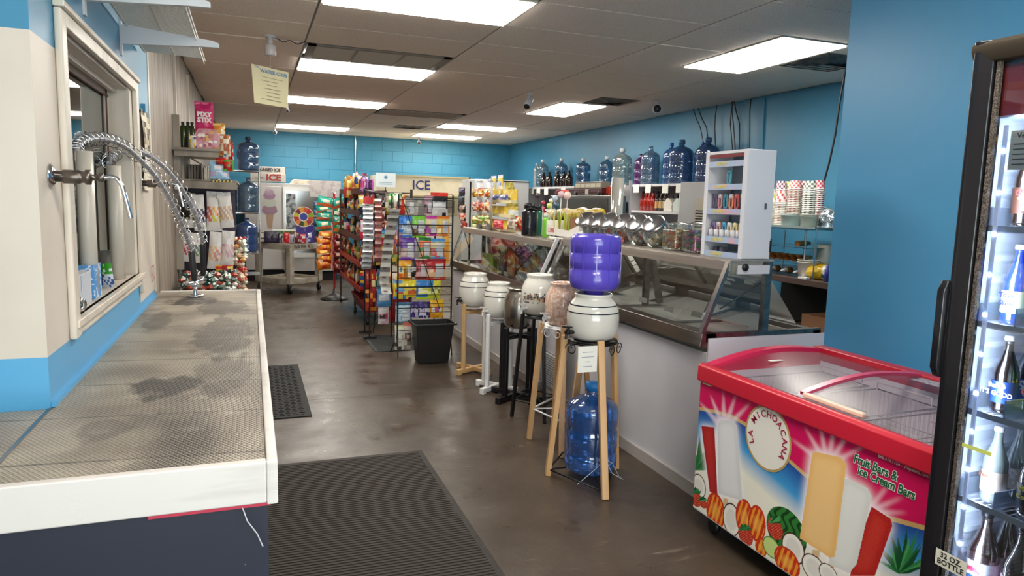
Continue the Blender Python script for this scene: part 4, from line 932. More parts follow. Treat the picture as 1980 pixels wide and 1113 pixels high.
# purple bottle, upside down on the front crock
pb = thing('inverted_water_bottle', 'purple plastic water bottle upside down on the front crock', 'water bottle', (C1[0], C1[1], 1.0))
rr_ = .137; n = 28; mb = MB(); vs = []
prf = [(.05, 1.0), (.055, 1.04), (.11, 1.045), (.13, 1.06), (rr_, 1.09), (rr_, 1.15), (rr_-.006, 1.155), (rr_-.006, 1.165), (rr_, 1.17), (rr_, 1.235), (rr_-.006, 1.24), (rr_-.006, 1.25), (rr_, 1.255), (rr_, 1.31), (.132, 1.33), (.118, 1.342), (.1, 1.336), (0, 1.325)]
part('body', MB().lathe([(a, b-1.0) for a, b in prf], (C1[0], C1[1], 1.0), 32), mat('purple plastic', '5B4CC4', .22, coat=.3), pb)
mb = MB()
for k in range(12):
    a = k*PI/6+.1; d = V((math.cos(a), math.sin(a), 0)); mb.bar(V((C1[0], C1[1], 1.09))+d*(rr_), V((C1[0], C1[1], 1.31))+d*rr_, .006, .004, d)
part('ribs', mb, mat('purple plastic', ''), pb, kind='stuff')
jug((1.745, 3.31, .042), 1.0, '3E7FD6', 'blue five gallon water bottle with blue cap under the front pine stand', True, body=.3, h=.48, r=.145, capc='2E8BE0')
tg = thing('price_tag', 'white handwritten paper tag hanging from the front crock stand', 'tag', (1.6, 3.14, .63))
tp = PY(1136, 694, 3.12); part('paper', MB().box(tp.x-.055, tp.x+.055, 3.119, 3.121, tp.z-.068, tp.z+.068), M_PAPER, tg)
for k, w2 in enumerate((.06, .07, .03, .05)): part('pen_line', MB().box(tp.x-w2/2, tp.x+w2/2, 3.1175, 3.1188, tp.z+.035-k*.025, tp.z+.038-k*.025), mat('faint pen', '8D90A8', .6), tg)
solo('plastic_tie', MB().tube([(1.60,3.17,.02),(1.68,3.14,.1),(1.74,3.13,.16),(1.8,3.16,.12),(1.87,3.2,.02)], .0015, 4).tube([(1.74,3.13,.16),(1.78,3.12,.08),(1.86,3.14,.03)], .0015, 4), mat('clear tie', 'C9D8E8', .3), 'thin clear strap loose around the foot of the blue water bottle', 'strap')
f2 = [(1.643,3.961), (1.705,3.60), (2.03,3.86), (1.93,4.22)]; C2 = (1.835, 3.93)
splay(C2, .76, .135, f2, M_PINE, 'splayed pine stand with white scrollwork under the peach crock', True, M_WP, .2)
M_PEACH = mat('peach marbled glaze', 'CBA48F', .15, coat=.5, noise=(55, 'E2CDBE', 4, .45, .6))
k2 = crock(C2[0], C2[1], .745, .265, .116, 'peach marbled crock with a white tap, second from the camera', M_PEACH, False, 'white', (-1,-.3,0))
f3 = [(1.70,4.43), (1.86,4.22), (2.06,4.42), (1.93,4.66)]; C3 = (1.90, 4.47)
splay(C3, .735, .135, f3, M_BLKM, 'black metal stand under the crock with the painted scene', False, M_BLKM, .12, True)
k3 = crock(C3[0], C3[1], .72, .285, .13, 'white crock with a small painted street scene, third from the camera', None, False, 'white', (-1,-.4,0))
mb = MB(); cr = random.Random(9)
for i in range(16):
    for j in range(6):
        a = math.radians(190+i*5.0); z = .72+.09+j*.012; R1 = .1325
        if cr.random() < (.9 if 1 < j < 4 else .45): mb.quad(*[(C3[0]+R1*math.cos(a+da), C3[1]+R1*math.sin(a+da), z+dz) for da, dz in ((0,0),(.08,0),(.08,.011),(0,.011))], col=cr.choice(('7A3A2A','3F4A55','B08A5A','5A2A20','8A8A80','C9B9A0')))
part('painted_scene', mb, M_CARD, k3)
C4 = (1.90, 4.86); pedestal(C4, .54, M_BP, 'black wooden pedestal stand under the steel water urn', .55, .15, .24, .04)
su = thing('steel_water_urn', 'brushed stainless steel water urn squeezed between the white crocks', 'water dispenser', (C4[0], C4[1], .57))
part('body', MB().lathe([(0,0),(.1,0),(.113,.02),(.118,.1),(.115,.2),(.1,.25),(.085,.27),(.085,.285),(.095,.29),(.09,.3),(0,.3)], (C4[0], C4[1], .56), 28), mat('satin steel', 'B0A8A0', .25, 1), su)
C5 = (1.83, 5.13); pedestal(C5, .60, M_WP, 'white painted pedestal stand under the second farthest crock', .6, .13, .2)
crock(C5[0], C5[1], .60, .27, .122, 'white crock with dark bands on the white stand, second farthest', tdir=(-1,-.4,0), tap='white')
C6 = (1.825, 5.74); pedestal(C6, .59, M_OAK, 'light oak pedestal stand under the farthest crock', .5, .13, .2)
crock(C6[0], C6[1], .59, .29, .14, 'white crock with two dark bands on the oak stand, farthest from the camera', tdir=(-1,-.3,0))
# ================================================================ floor mats, bin
def ribmat(name, x0, x1, y0, y1, lab, c1, c2, step, along, h=.008):
    t = thing(name, lab, 'floor mat', ((x0+x1)/2, (y0+y1)/2, .001))
    part('border', MB().box(x0, x1, y0, y1, .001, h), mat(name+' border'+c1, c1, .75, noise=(70, c2, 3, .4, .7)), t, bev=.003)
    mb = MB(); k = 0
    if along == 'x':
        y = y0+.03
        while y < y1-.03: mb.box(x0+.03, x1-.03, y, y+step*.55, h, h+.004); y += step
    else:
        n = int((x1-x0-.06)/step); q = int((y1-y0-.06)/step)
        for i in range(n):
            for j in range(q):
                a, b = x0+.03+i*step, y0+.03+j*step
                if (i+j) % 2: mb.box(a, a+step*.85, b+step*.2, b+step*.6, h, h+.004)
                else: mb.box(a+step*.2, a+step*.6, b, b+step*.85, h, h+.004)
    part('tread', mb, mat(name+' tread'+c1, c2, .8), t, kind='stuff')
ribmat('entrance_mat', .0, .935, 1.2, 3.94, 'large dark brown ribbed mat in the foreground beside the rinse counter', '221D1A', '352E29', .022, 'x')
ribmat('rubber_mat', -.1, .37, 4.8, 6.36, 'black basket weave rubber mat at the middle of the rinse counter', '0D0E0F', '121314', .045, 'w')
ribmat('grey_mat', 1.12, 1.75, 6.72, 7.55, 'small dark grey mat under the candy racks', '2B2D2E', '343637', .03, 'x')
tb = thing('waste_bin', 'tall black plastic waste bin in front of the candy rack', 'bin', (1.565, 6.17, 0))
def frus(x0, x1, y0, y1, X0, X1, Y0, Y1, z0, z1): return [(x0,y0,z0),(x1,y0,z0),(x1,y1,z0),(x0,y1,z0),(X0,Y0,z1),(X1,Y0,z1),(X1,Y1,z1),(X0,Y1,z1)]
mb = MB().add(frus(1.42,1.70,6.12,6.28, 1.385,1.74,6.08,6.32,.003,.37), [(0,3,2,1),(0,1,5,4),(1,2,6,5),(2,3,7,6),(3,0,4,7)])
mb.add(frus(1.43,1.69,6.13,6.27, 1.395,1.73,6.09,6.31,.013,.37), [(0,1,2,3),(4,5,1,0),(5,6,2,1),(6,7,3,2),(7,4,0,3)])
part('tub', mb, mat('black bin plastic', '151517', .38, bump=(40, .05)), tb, bev=.006)
rm = MB()
for a, b in (((1.37,6.065),(1.755,6.065)), ((1.755,6.065),(1.755,6.335)), ((1.755,6.335),(1.37,6.335)), ((1.37,6.335),(1.37,6.065))): rm.bar((*a,.372), (*b,.372), .022, .016)
part('rim', rm, mat('black bin plastic', ''), tb, bev=.003)
# ================================================================ things at the back wall
M_OFFW = mat('aged white enamel', 'BDB9B6', .4, noise=(4, 'A5A09C', 5, .45, .75))
YM = 12.9
mf = thing('ice_cream_freezer', 'aged white upright freezer with an ice cream cone picture and a glass door', 'freezer', (.72, 13.3, 0))
part('cabinet', MB().box(-.1, 1.5, YM, 13.75, .2, 1.72), M_OFFW, mf, bev=.01)
part('base', MB().box(-.05, 1.45, YM+.05, 13.7, 0, .2), M_DARK, mf)
part('side_panel', MB().box(.1, .50, YM-.012, YM, .22, 1.66), mat('panel white', 'C9C5C2', .35), mf, bev=.003)
part('door_frame', MB().box(.535, 1.225, YM-.03, YM, 1.6, 1.66).box(.535, .575, YM-.03, YM, .46, 1.6).box(1.185, 1.225, YM-.03, YM, .46, 1.6).box(.535, 1.225, YM-.03, YM, .42, .5), mat('bright door frame', 'D5D3CE', .3, .3), mf)
part('door_glass', MB().box(.575, 1.185, YM-.012, YM-.008, .5, 1.6), glass('frosted dark glass', '6A7076', .3, .55, '2A2E33', .15), mf)
part('frost', MB().box(.58, .74, YM-.0145, YM-.0125, .75, 1.55), mat('frost patch', 'A9B0B3', .5, noise=(14, '4E555A', 5, .45, .6)), mf)
part('lower_panel', MB().box(.535, 1.4, YM-.012, YM, .18, .42), M_OFFW, mf)
# cone picture
cp = MB(); gx = .305
def scoop(x, z, r, c, n=18, sq=.85): cp.add([(x+r*math.cos(2*PI*k/n), YM-.0155, z+r*sq*math.sin(2*PI*k/n)) for k in range(n)], [tuple(range(n))], 0, False, c)
cp.add([(gx-.07, YM-.0145, 1.2), (gx-.035, YM-.0145, .93), (gx+.035, YM-.0145, .93), (gx+.07, YM-.0145, 1.2)], [(0,1,2,3)], 0, False, 'A88C74')
scoop(gx, 1.24, .13, '96788A', sq=.5); cp.v = [(x, y-.0005*i/1000, z) for i, (x, y, z) in enumerate(cp.v)]
scoop(gx, 1.27, .115, 'A58496', sq=.6)
def sc2(x, z, r, c, d): cp.add([(x+r*math.cos(2*PI*k/18), YM-.016-d, z+r*.7*math.sin(2*PI*k/18)) for k in range(18)], [tuple(range(18))], 0, False, c)
sc2(gx, 1.38, .115, 'B9BDB0', .001); sc2(gx, 1.5, .1, 'A0829A', .002); sc2(gx, 1.56, .075, 'B198AB', .003); sc2(gx-.02, 1.6, .035, 'C4AEBE', .004); sc2(gx, 1.27, .12, '9A7A8C', .0005)
part('cone_picture', cp, M_CARD, mf)
part('poster', MB().box(.98, 1.52, YM-.05, YM-.045, 1.5, 1.79), mat('faded poster', 'CFC9C6', .6, noise=(9, 'BDB2B4', 4, .5, .6)), mf)
bxs = thing('ice_sign', 'white box sign reading ICE in red above the freezer', 'sign', (.33, 12.95, 1.74))
part('box', MB().box(.0, .58, 12.9, 13.2, 1.735, 1.885), mat('sign white', 'C9C4BC', .5), bxs, bev=.004)
text('ICE', (.38, 12.895, 1.81), *YN, .15, mat('sign red', 'B0302A', .5), bxs, bold=.005, sx=1.15)
text('CLEAR', (.14, 12.895, 1.80), *YN, .055, M_INK, bxs, sx=.9)
bx2 = thing('packaged_ice_sign', 'narrow white box sign lettered PACKAGED ICE on top of the red one', 'sign', (.33, 12.95, 1.89))
part('box', MB().box(-.06, .57, 12.92, 13.15, 1.888, 2.0), mat('sign white', ''), bx2, bev=.004)
text('PACKAGED ICE', (.255, 12.915, 1.944), *YN, .078, M_INK, bx2, sx=.88, bold=.002)
solo('folded_sheet', MB().prism([(.66, 1.722), (1.28, 1.722), (1.26, 1.79), (.72, 1.8)], 12.95, 13.5, 'y'), mat('yellowed foam', 'C9C2B2', .6, noise=(12, 'A9A190', 3, .5, .7)), 'folded off-white foam sheet lying on top of the ice cream freezer', 'sheet', bev=.01)
# second ice merchandiser
im = thing('ice_merchandiser', 'large cream ice merchandiser with navy ICE lettering behind the candy racks', 'freezer', (3.05, 13.3, 0))
M_CRM = mat('cream enamel', 'D2C8AC', .4, noise=(3, 'C4B999', 4, .5, .7))
part('header', MB().box(2.16, 3.95, 12.9, 13.6, 1.58, 1.94), M_CRM, im, bev=.006)
part('header_trim', MB().box(2.15, 3.96, 12.88, 12.9, 1.915, 1.95).box(2.15, 3.96, 12.88, 12.9, 1.56, 1.59).box(3.93, 3.97, 12.88, 12.9, 1.56, 1.95), mat('tan trim', 'B0A27A', .4), im)
part('cabinet', MB().box(2.2, 3.93, 12.95, 13.6, 0, 1.58), mat('ivory enamel', 'C9C2B2', .4), im, bev=.006)
text('ICE', (3.0, 12.892, 1.765), *YN, .24, mat('navy print', '1E2A66', .4), im, bold=.004)
part('window_frame', MB().box(3.3, 3.72, 12.93, 12.95, 1.22, 1.55), mat('tan trim', ''), im); part('window', MB().box(3.36, 3.66, 12.92, 12.93, 1.26, 1.5), mat('dull window', '6E6658', .3), im)
part('handle', MB().box(3.74, 3.78, 12.9, 12.95, 1.3, 1.5), M_BLACK, im)
solo('wall_conduit', MB().tube([(1.925, YB-.02, 1.5), (1.925, YB-.02, HC)], .014, 8), M_CHROME, 'thin metal conduit running up the middle of the back wall', 'pipe')
# chrome rack with blue bottles
jr = thing('bottle_rack', 'chrome wire rack holding blue water bottles in the far left corner', 'rack', (-.05, 10.95, 0))
for x in (-.42, .12):
    for y in (10.68, 11.12): part('post', MB().tube([(x, y, 0), (x, y, 1.9)], .012, 8), M_CHROME, jr)
for z in (.35, .66, 1.24, 1.84):
    mb = MB().tube([(-.42,10.68,z),(.12,10.68,z),(.12,11.12,z),(-.42,11.12,z),(-.42,10.68,z)], .008, 6)
    for k in range(1, 12): y = 10.68+k*.037; mb.tube([(-.42,y,z),(.12,y,z)], .003, 4, caps=False)
    part('shelf', mb, M_CHROME, jr)
jug((-.02, 10.9, 1.852), .94, '44709F', 'blue water bottle with a dark cap on the top of the corner rack', True, body=.62, capc='1F2F4A', handle=True, slim=1.15)
jug((-.03, 10.87, 1.252), 1.0, '567C9C', 'grey blue water bottle on the middle shelf of the corner rack, near one', False, body=.5, slim=1.08)
jug((-.3, 11.0, 1.252), .95, '35608F', 'darker blue water bottle on the middle shelf, beside the panelling', False, body=.6)
jug((-.06, 10.87, .672), 1.0, '2F5FA6', 'deep blue water bottle on the lower shelf of the corner rack', False, body=.65, slim=1.1)
jug((-.3, 11.0, .672), .95, '3A5F8C', 'blue water bottle on the lower shelf, beside the panelling', False, body=.6)
# grey service cart, one corner to the camera
ct_ = thing('service_cart', 'worn grey plastic service cart marked WATER X 1, one corner toward the camera', 'cart', (.55, 11.5, 0))
M_CRT = mat('worn grey plastic', 'A89F92', .55, noise=(6, '7E7568', 8, .45, .7))
A, Bc, Cc, Dc = V((.08,11.55,0)), V((.545,11.05,0)), V((1.03,11.52,0)), V((.565,12.02,0))
def cartpoly(z0, z1, s=1.0):
    m_ = (A+Bc+Cc+Dc)/4; P = [m_+(p-m_)*s for p in (A,Bc,Cc,Dc)]; return MB().prism([(p.x,p.y) for p in P], z0, z1, 'z')
part('top_tray', cartpoly(.70, .715), M_CRT, ct_)
for i, (p, q) in enumerate(((A,Bc),(Bc,Cc),(Cc,Dc),(Dc,A))):
    part('lip', MB().bar(p+V((0,0,.725)), q+V((0,0,.725)), .02, .09), M_CRT, ct_, bev=.003); part('lip', MB().bar(p+V((0,0,.19)), q+V((0,0,.19)), .02, .085), M_CRT, ct_, bev=.003)
part('bottom_tray', cartpoly(.165, .18), M_CRT, ct_)
m_ = (A+Bc+Cc+Dc)/4
for p in (A,Bc,Cc,Dc):
    q = m_+(p-m_)*.95; part('post', MB().bar(q+V((0,0,.16)), q+V((0,0,.72)), .085, .085, (Cc-Bc)), M_CRT, ct_, bev=.004)
    part('caster', MB().lathe([(0,-.018),(.055,-.018),(.06,0),(.055,.018),(0,.018)], (q.x, q.y, .062), 16, axis=(1,.3,0)).box(q.x-.02, q.x+.02, q.y-.02, q.y+.02, .1, .16), M_BLACK, ct_)
d = (Cc-Bc).normalized(); mid = Bc.lerp(Cc, .42)+V((0,0,.725))-V((-d.y, d.x, 0))*.0115
text('WATER X 1', mid, (d.x, d.y, 0), (0,0,1), .085, mat('stencil black', '2A2622', .7), ct_, bold=.002, sx=.95)
# things on the cart
pk = thing('green_drink_tray', 'tray of bright green drink bottles in a white carton on the cart', 'drinks', (.5, 11.4, .77))
a = PY(527, 453, 11.4); b = PY(572, 453, 11.4)
part('carton', MB().box(a.x, b.x, 11.4, 11.6, .80, .87), mat('drink carton', 'D5CDBE', .6), pk)
for k in range(8): x = a.x+.025+k*(b.x-a.x-.05)/7; part('bottle', MB().lathe([(0,0),(.02,0),(.02,.07),(.012,.09),(0,.09)], (x, 11.44, .87), 10), mat('green drink', '4E9A3A', .3) if k < 6 else mat('brown drink', '8A6A3A', .3), pk)
part('wrap', MB().box(a.x, b.x, 11.398, 11.6, .955, .975), mat('drink wrap', 'D9E2D2', .3), pk)
cs_ = [('crumpled dark snack packet at the left end of the cart', '2E2A26', 512, 20), ('white snack packet on the cart front edge', 'B9A9A0', 527, 18)]
sn = [(508, 24, '4A443A', 'D8D0B8', 'dark and cream snack packet at the left corner of the cart'), (540, 14, 'B9B4C0', '3A3038', 'silver snack packet left of the red one on the cart'), (554, 12, 'B81F26', 'D84A4A', 'red snack packet at the front corner of the cart'), (564, 11, 'A9A4B2', '5A3A44', 'grey snack packet right of the red one on the cart'), (575, 11, '6A2A30', 'C9C4CC', 'dark red snack packet on the right half of the cart'), (586, 11, 'C9303A', 'D8D4DC', 'red and white snack packet near the right end of the cart'), (598, 12, '4A4A9A', 'C9C9D9', 'violet and white snack packet at the right end of the cart')]
for k, (x, w_, c1_, c2_, lab) in enumerate(sn):
    bag((x-w_/2, 449+(k % 2)*3, x+w_/2, 470), ('plain', c1_, c2_), lab, 'snack packets standing on the cart', Y=11.25 if 540 < x < 580 else 11.4, name='snack_packet', cat='packet', bulge=.02, key='cart%d' % k)
for k in range(2):
    x = (523, 533)[k]; bag((x-12, 447, x+8, 470), ('plain', '241C2E', '3A2E4A'), ('dark purple packet under the green drink tray, left one', 'dark purple packet under the green drink tray, right one')[k], 'dark packets under the drink tray', Y=11.35, name='snack_packet', cat='packet', key='dk', seed=k)
cb = thing('candy_display_box', 'purple candy box with a round colour wheel card standing on the cart', 'box', (1.0, 11.6, .77))
a, b = PY(574, 470, 11.6), PY(608, 436, 11.6)
part('box', MB().box(a.x, b.x, 11.6, 11.8, .77, b.z), mat('purple box print', '3B2A86', .5, noise=(22, '8A78C8', 3, .58, .64)), cb)
wc_ = PY(587, 419, 11.58); mb = MB(); wcols = ['9AB53A','C92B3A','D85A2A','E0A03A','7A2A3A','C9C03A','B8302A','D87A3A','3A4A2A','D0A83A','A83A4A','C85A2A']
for k in range(12):
    a0, a1 = 2*PI*k/12, 2*PI*(k+1)/12; mb.add([(wc_.x+r_*math.cos(t_), 11.575, wc_.z+r_*math.sin(t_)) for r_, t_ in ((.075,a0),(.155,a0),(.155,a1),(.075,a1))], [(0,1,2,3)], 0, False, wcols[k])
mb.add([(wc_.x+.06*math.cos(2*PI*k/16), 11.574, wc_.z+.06*math.sin(2*PI*k/16)) for k in range(16)], [tuple(range(16))], 0, False, '3A4A9A')
mb.add([(wc_.x+.078*math.cos(2*PI*k/16), 11.5755, wc_.z+.078*math.sin(2*PI*k/16)) for k in range(16)], [tuple(range(16))], 0, False, 'E8E4DC')
mb.add([(wc_.x+.165*math.cos(2*PI*k/24), 11.578, wc_.z+.165*math.sin(2*PI*k/24)) for k in range(24)], [tuple(range(24))], 0, False, 'E8E0D4')
part('wheel_card', mb, M_CARD, cb)
# white board and freezer panel beyond the cases
wbx = thing('white_cooler', 'large white cooler cabinet at the far end behind the display cases', 'freezer', (4.1, 11.9, 0))
part('cabinet', MB().box(3.62, 4.62, 11.5, 12.3, 0, 1.88), mat('cooler panel', 'B9BBBD', .4), wbx, bev=.01); part('top_edge', MB().box(3.9, 4.62, 11.49, 11.5, 1.855, 1.87), M_DARK, wbx)
part('side_strip', MB().box(3.60, 3.76, 11.485, 11.5, 1.2, 1.87), mat('strip grey', 'A9A9AA', .4), wbx)
solo('pineapple_poster', MB().add([(4.15,11.48,1.84),(4.3,11.48,1.85),(4.38,11.48,1.62),(4.42,11.48,1.4),(4.2,11.48,1.38)], [(0,1,2,3,4)]), mat('olive yellow print', '8A7F3A', .5, noise=(12, 'C9B85A', 5, .45, .6)), 'olive and yellow cut-out poster on the white cooler at the far end', 'poster')
# ================================================================ chip spinner
sp_ = thing('chip_spinner', 'red spinner rack on a black disc base hung with chip bags', 'rack', (1.14, 10.46, 0))
part('base', MB().lathe([(0,0),(.2,0),(.205,.012),(.12,.05),(.03,.09),(.02,.16),(0,.16)], (1.14, 10.46, 0), 28), mat('dark base', '2A2A2A', .45), sp_)
part('pole', MB().tube([(1.14,10.46,.1),(1.14,10.46,1.56)], .016, 10), M_RED, sp_)
part('topper', MB().tube([(1.14+.04*math.cos(2*PI*k/14), 10.46, 1.60+.04*math.sin(2*PI*k/14)) for k in range(15)], .003, 5, caps=False), M_CHROME, sp_)
for k in range(6):
    z = 1.5-.0*k; a_ = k*PI/3+.3; part('arm', MB().tube([(1.14,10.46,1.48),(1.14+.2*math.cos(a_),10.46+.2*math.sin(a_),1.5),(1.14+.21*math.cos(a_),10.46+.21*math.sin(a_),1.42)], .004, 5), M_CHROME, sp_)
    part('strip', MB().tube([(1.14+.21*math.cos(a_),10.46+.21*math.sin(a_),1.42),(1.14+.2*math.cos(a_),10.46+.2*math.sin(a_),.45)], .004, 5), M_RED, sp_)
TEAL = ('chips', '1F9A86', 'E0C9A0', 'C9603A', 'D8E8DC'); ORG = ('chips', 'D9761A', 'F2C55A', 'B8301A', 'F0E0C0'); DRED = ('chips', '7A1A1C', 'C9A08A', '3A1416', 'B8483A'); GRN = ('chips', '2F8A4A', 'E8D8B0', 'D86A2A', 'F0F0E0')
def ordn(i): return ['top', 'second', 'third', 'fourth', 'fifth', 'sixth', 'seventh'][i]
for i, (y0, y1) in enumerate(((380,402),(398,420),(412,430),(424,446)) if False else ((380,402),(396,413),(408,428),(424,446))):
    bag((611+i % 2*2, y0, 642, y1), TEAL, ordn(i)+' teal chip bag on the left side of the red spinner', 'teal chip bags on the spinner', Y=10.3, name='chip_bag', bulge=.045, seed=i, key='teal', tilt=(.2, -.15, .1, -.1)[i])
for i, (y0, y1) in enumerate(((382,404),(398,420),(414,436),(430,452))):
    bag((644, y0, 672, y1), (TEAL, GRN)[i % 2], ordn(i)+' green chip bag on the right side of the red spinner', 'green chip bags on the spinner', Y=10.36, name='chip_bag', bulge=.045, seed=i, key='gr%d' % (i % 2), tilt=(-.3, .2, -.2, .1)[i])
for i in range(6):
    bag((614, 446+i*11, 641, 466+i*11), ORG, ordn(i)+' orange chip bag below the teal ones on the spinner', 'orange chip bags on the spinner', Y=10.3-.004*i, name='chip_bag', bulge=.04, seed=i, key='org', tilt=.12*(-1)**i)
for i in range(6):
    bag((646, 450+i*11, 672, 472+i*11), DRED, ordn(i)+' dark red chip bag on the right side of the spinner', 'dark red chip bags on the spinner', Y=10.36-.004*i, name='chip_bag', bulge=.04, seed=i, key='dred', tilt=.15*(-1)**i)
for i in range(4):
    bag((606, 388+i*16, 622, 406+i*16), ('chips', '3A6A8A', 'C96A7A', '2A3A5A', 'C9C9B0'), ordn(i)+' blue and pink chip bag at the far left of the spinner', 'blue chip bags on the spinner', Y=10.5, name='chip_bag', bulge=.03, seed=i, key='bl')
# ================================================================ red shelved candy gondola
gd = thing('candy_gondola', 'black and red wheeled shelf rack full of assorted candy bags', 'rack', (1.45, 9.0, 0))
for x, y in ((1.2, 10.2), (1.26, 9.15), (1.28, 8.25), (1.75, 10.2), (1.8, 8.25)):
    part('post', MB().box(x-.013, x+.013, y-.013, y+.013, .1, 1.62), mat('dark red brown post', '3A1F1C', .5), gd)
    part('caster', MB().lathe([(0,-.014),(.04,-.014),(.04,.014),(0,.014)], (x, y, .04), 14, axis=(1,0,0)).box(x-.01, x+.01, y-.01, y+.01, .05, .12), M_BLACK, gd)
for z in (.42, .72, 1.02, 1.32, 1.58):
    part('shelf', MB().box(1.2, 1.8, 8.25, 10.2, z-.012, z).box(1.19, 1.2, 8.25, 10.2, z-.03, z+.035), M_RED if z < .8 else mat('dark shelf', '4A1F1C', .5), gd)
part('lower_skirt', MB().prism([(1.26, .14), (1.8, .14), (1.8, .3), (1.2, .3)], 8.3, 9.1, 'y'), mat('dull red panel', '7E1A1E', .5), gd)
part('back', MB().box(1.5, 1.51, 8.25, 10.2, .4, 1.6), mat('gondola back', '4A3A30', .7), gd)
hc = [('8A1F24','D8A83A','C9D8B0','2A2A3A'),('C92B2B','F0D060','E8E0D0','3A2A6A'),('6A8A3A','E8E8D8','C95A3A','D8B85A'),('D8922A','C9302A','F0E8C0','5A2A1A'),('8A5A8A','F0C9D8','D8D8E8','C9304A'),('2F4F8A','E8C04A','D8D8D8','C9302A'),('B9442A','F0D8A0','3A7A4A','E8E0D0'),('C9B83A','3A5A9A','E8E8E0','C9302A')]
nmz = ['red and gold','red and yellow','green and cream','orange and red','mauve and pink','blue and yellow','rust and cream','yellow and blue']
zl = {.42:'lowest', .72:'second', 1.02:'middle', 1.32:'fourth', 1.58:'top'}
gi = 0
for z in (.42, .72, 1.02, 1.32, 1.58):
    n_ = 9
    for k in range(n_):
        y = 8.4+k*.2; c_ = R.randrange(len(hc)); o = COL
        me = bagmesh('g%d' % c_, .19, .2+.02*(k % 3), .04, ('mix', *hc[c_]), k)
        ob = bpy.data.objects.new('candy_bag', me); COL.objects.link(ob); ob.location = (1.25+.03*(k % 2), y, z+.002); ob.rotation_euler = (R.uniform(-.25, .1), R.uniform(-.2, .2), -PI/2+R.uniform(-.5, .5))
        ob['label'] = '%s candy bag, %s gondola shelf, %s from the near end' % (nmz[c_], zl[z], ['first','second','third','fourth','fifth','sixth','seventh','eighth','ninth'][k]); ob['category'] = 'bag'; ob['group'] = 'candy bags on the red shelved gondola'
for k in range(3):
  for z in (.42, .72, 1.02, 1.32):
    c_ = R.randrange(len(hc)); me = bagmesh('g%d' % c_, .19, .22, .04, ('mix', *hc[c_]), k)
    ob = bpy.data.objects.new('candy_bag', me); COL.objects.link(ob); ob.location = (1.28+.18*k, 8.22, z+.003); ob.rotation_euler = (R.uniform(-.1, .15), R.uniform(-.1, .1), R.uniform(-.3, .3))
    ob['label'] = '%s candy bag, near end of the %s gondola shelf, %s from the aisle' % (nmz[c_], zl[z], ['first','second','third'][k]); ob['category'] = 'bag'; ob['group'] = 'candy bags on the end of the gondola'
# top of gondola: yellow/red bunch, purple box display, white card
for k in range(7):
    bag((664+k*4, 345+R.randint(-4, 8), 680+k*4, 382), ('mix', 'D9B83A','E8D8A0','C9402A','B8862A'), 'yellow and red candy bunch atop the racks, %s from the left' % ['first','second','third','fourth','fifth','sixth','seventh'][k], 'yellow candy bunches at the top', Y=9.0+.05*k, name='candy_bag', bulge=.03, seed=k, key='yb', tilt=R.uniform(-.4, .4))
pd = thing('purple_candy_box', 'purple open candy display with pink rods on top of the racks', 'box', PY(710, 382, 8.3))
a, b = PY(697, 381, 8.3), PY(724, 347, 8.3)
part('back', MB().box(a.x, b.x, 8.4, 8.42, a.z, b.z), mat('deep purple', '4A1450', .5), pd)
part('rod', MB().box(a.x, b.x, 8.3, 8.31, b.z-.008, b.z), mat('pink rod', 'C95AC0', .4), pd)
for k in range(3): x = a.x+.02+k*(b.x-a.x-.04)/2; part('rod', MB().box(x-.006, x+.006, 8.295, 8.31, a.z, b.z), mat('pink rod', ''), pd)
for k in range(6): x = a.x+.012+(k % 3)*.056; part('candy_bar', MB().box(x, x+.035, 8.34, 8.39, a.z+.02+(k//3)*.09, a.z+.095+(k//3)*.09), mat('purple wrapper', '6A2A7A', .3, noise=(60, 'D8C9D8', 2, .6, .65)), pd)
part('tray', MB().box(a.x, b.x, 8.3, 8.42, a.z, a.z+.06), mat('magenta tray', '9A1F7A', .4), pd)
wcd = thing('store_card', 'white card with a small blue emblem at the top of the candy racks', 'sign', PY(745, 362, 7.8))
a, b = PY(727, 361, 7.8), PY(765, 335, 7.8); part('card', MB().box(a.x, b.x, 7.8, 7.805, a.z, b.z), mat('card grey white', 'BDC6CA', .6), wcd); part('emblem', MB().lathe([(0,0),(.02,0)], ((a.x+b.x)/2, 7.798, (a.z+b.z)/2+.03), 12, axis=(0,-1,0)), mat('card blue', '4A7A9A', .6), wcd)
for k in range(2): part('text_line', MB().box((a.x+b.x)/2-.07, (a.x+b.x)/2+.07, 7.797, 7.799, a.z+.03+k*.018, a.z+.038+k*.018), mat('card text', '8AA0AA', .6), wcd)
part('holder', MB().box((a.x+b.x)/2-.004, (a.x+b.x)/2+.004, 7.806, 7.812, a.z-.25, a.z), M_BLKM, wcd)
# ================================================================ black wire candy rack (two grid faces)
br = thing('wire_candy_rack', 'black wire grid rack hung with candy pouches behind the waste bin', 'rack', (1.55, 6.6, 0))
RX0, RX1, RY = 1.30, 1.83, 6.52
for x, y in ((RX0, RY), (RX1, RY), (RX0, 6.84), (RX0, 7.83), (RX1, 7.2)): part('post', MB().tube([(x, y, .12), (x, y, 1.55)], .008, 6), M_BLKM, br)
for (x, y) in ((RX0, RY), (RX1, RY)): part('foot', MB().tube([(x, y, .2), (x-.02, y-.12, .0)], .006, 6).tube([(x, y, .2), (x-.03, y+.2, .0)], .006, 6), M_BLKM, br)
part('foot', MB().tube([(RX0, 7.83, .25), (RX0-.04, 7.7, 0)], .006, 6).tube([(RX0, 7.83, .25), (RX0+.02, 8.0, 0)], .006, 6), M_BLKM, br)
mb = MB()
for z in [.16+.085*k for k in range(17)]: mb.tube([(RX0, RY, z), (RX1, RY, z)], .0025, 4, caps=False)
part('crossbars', mb, M_BLKM, br, kind='stuff')
mb = MB()
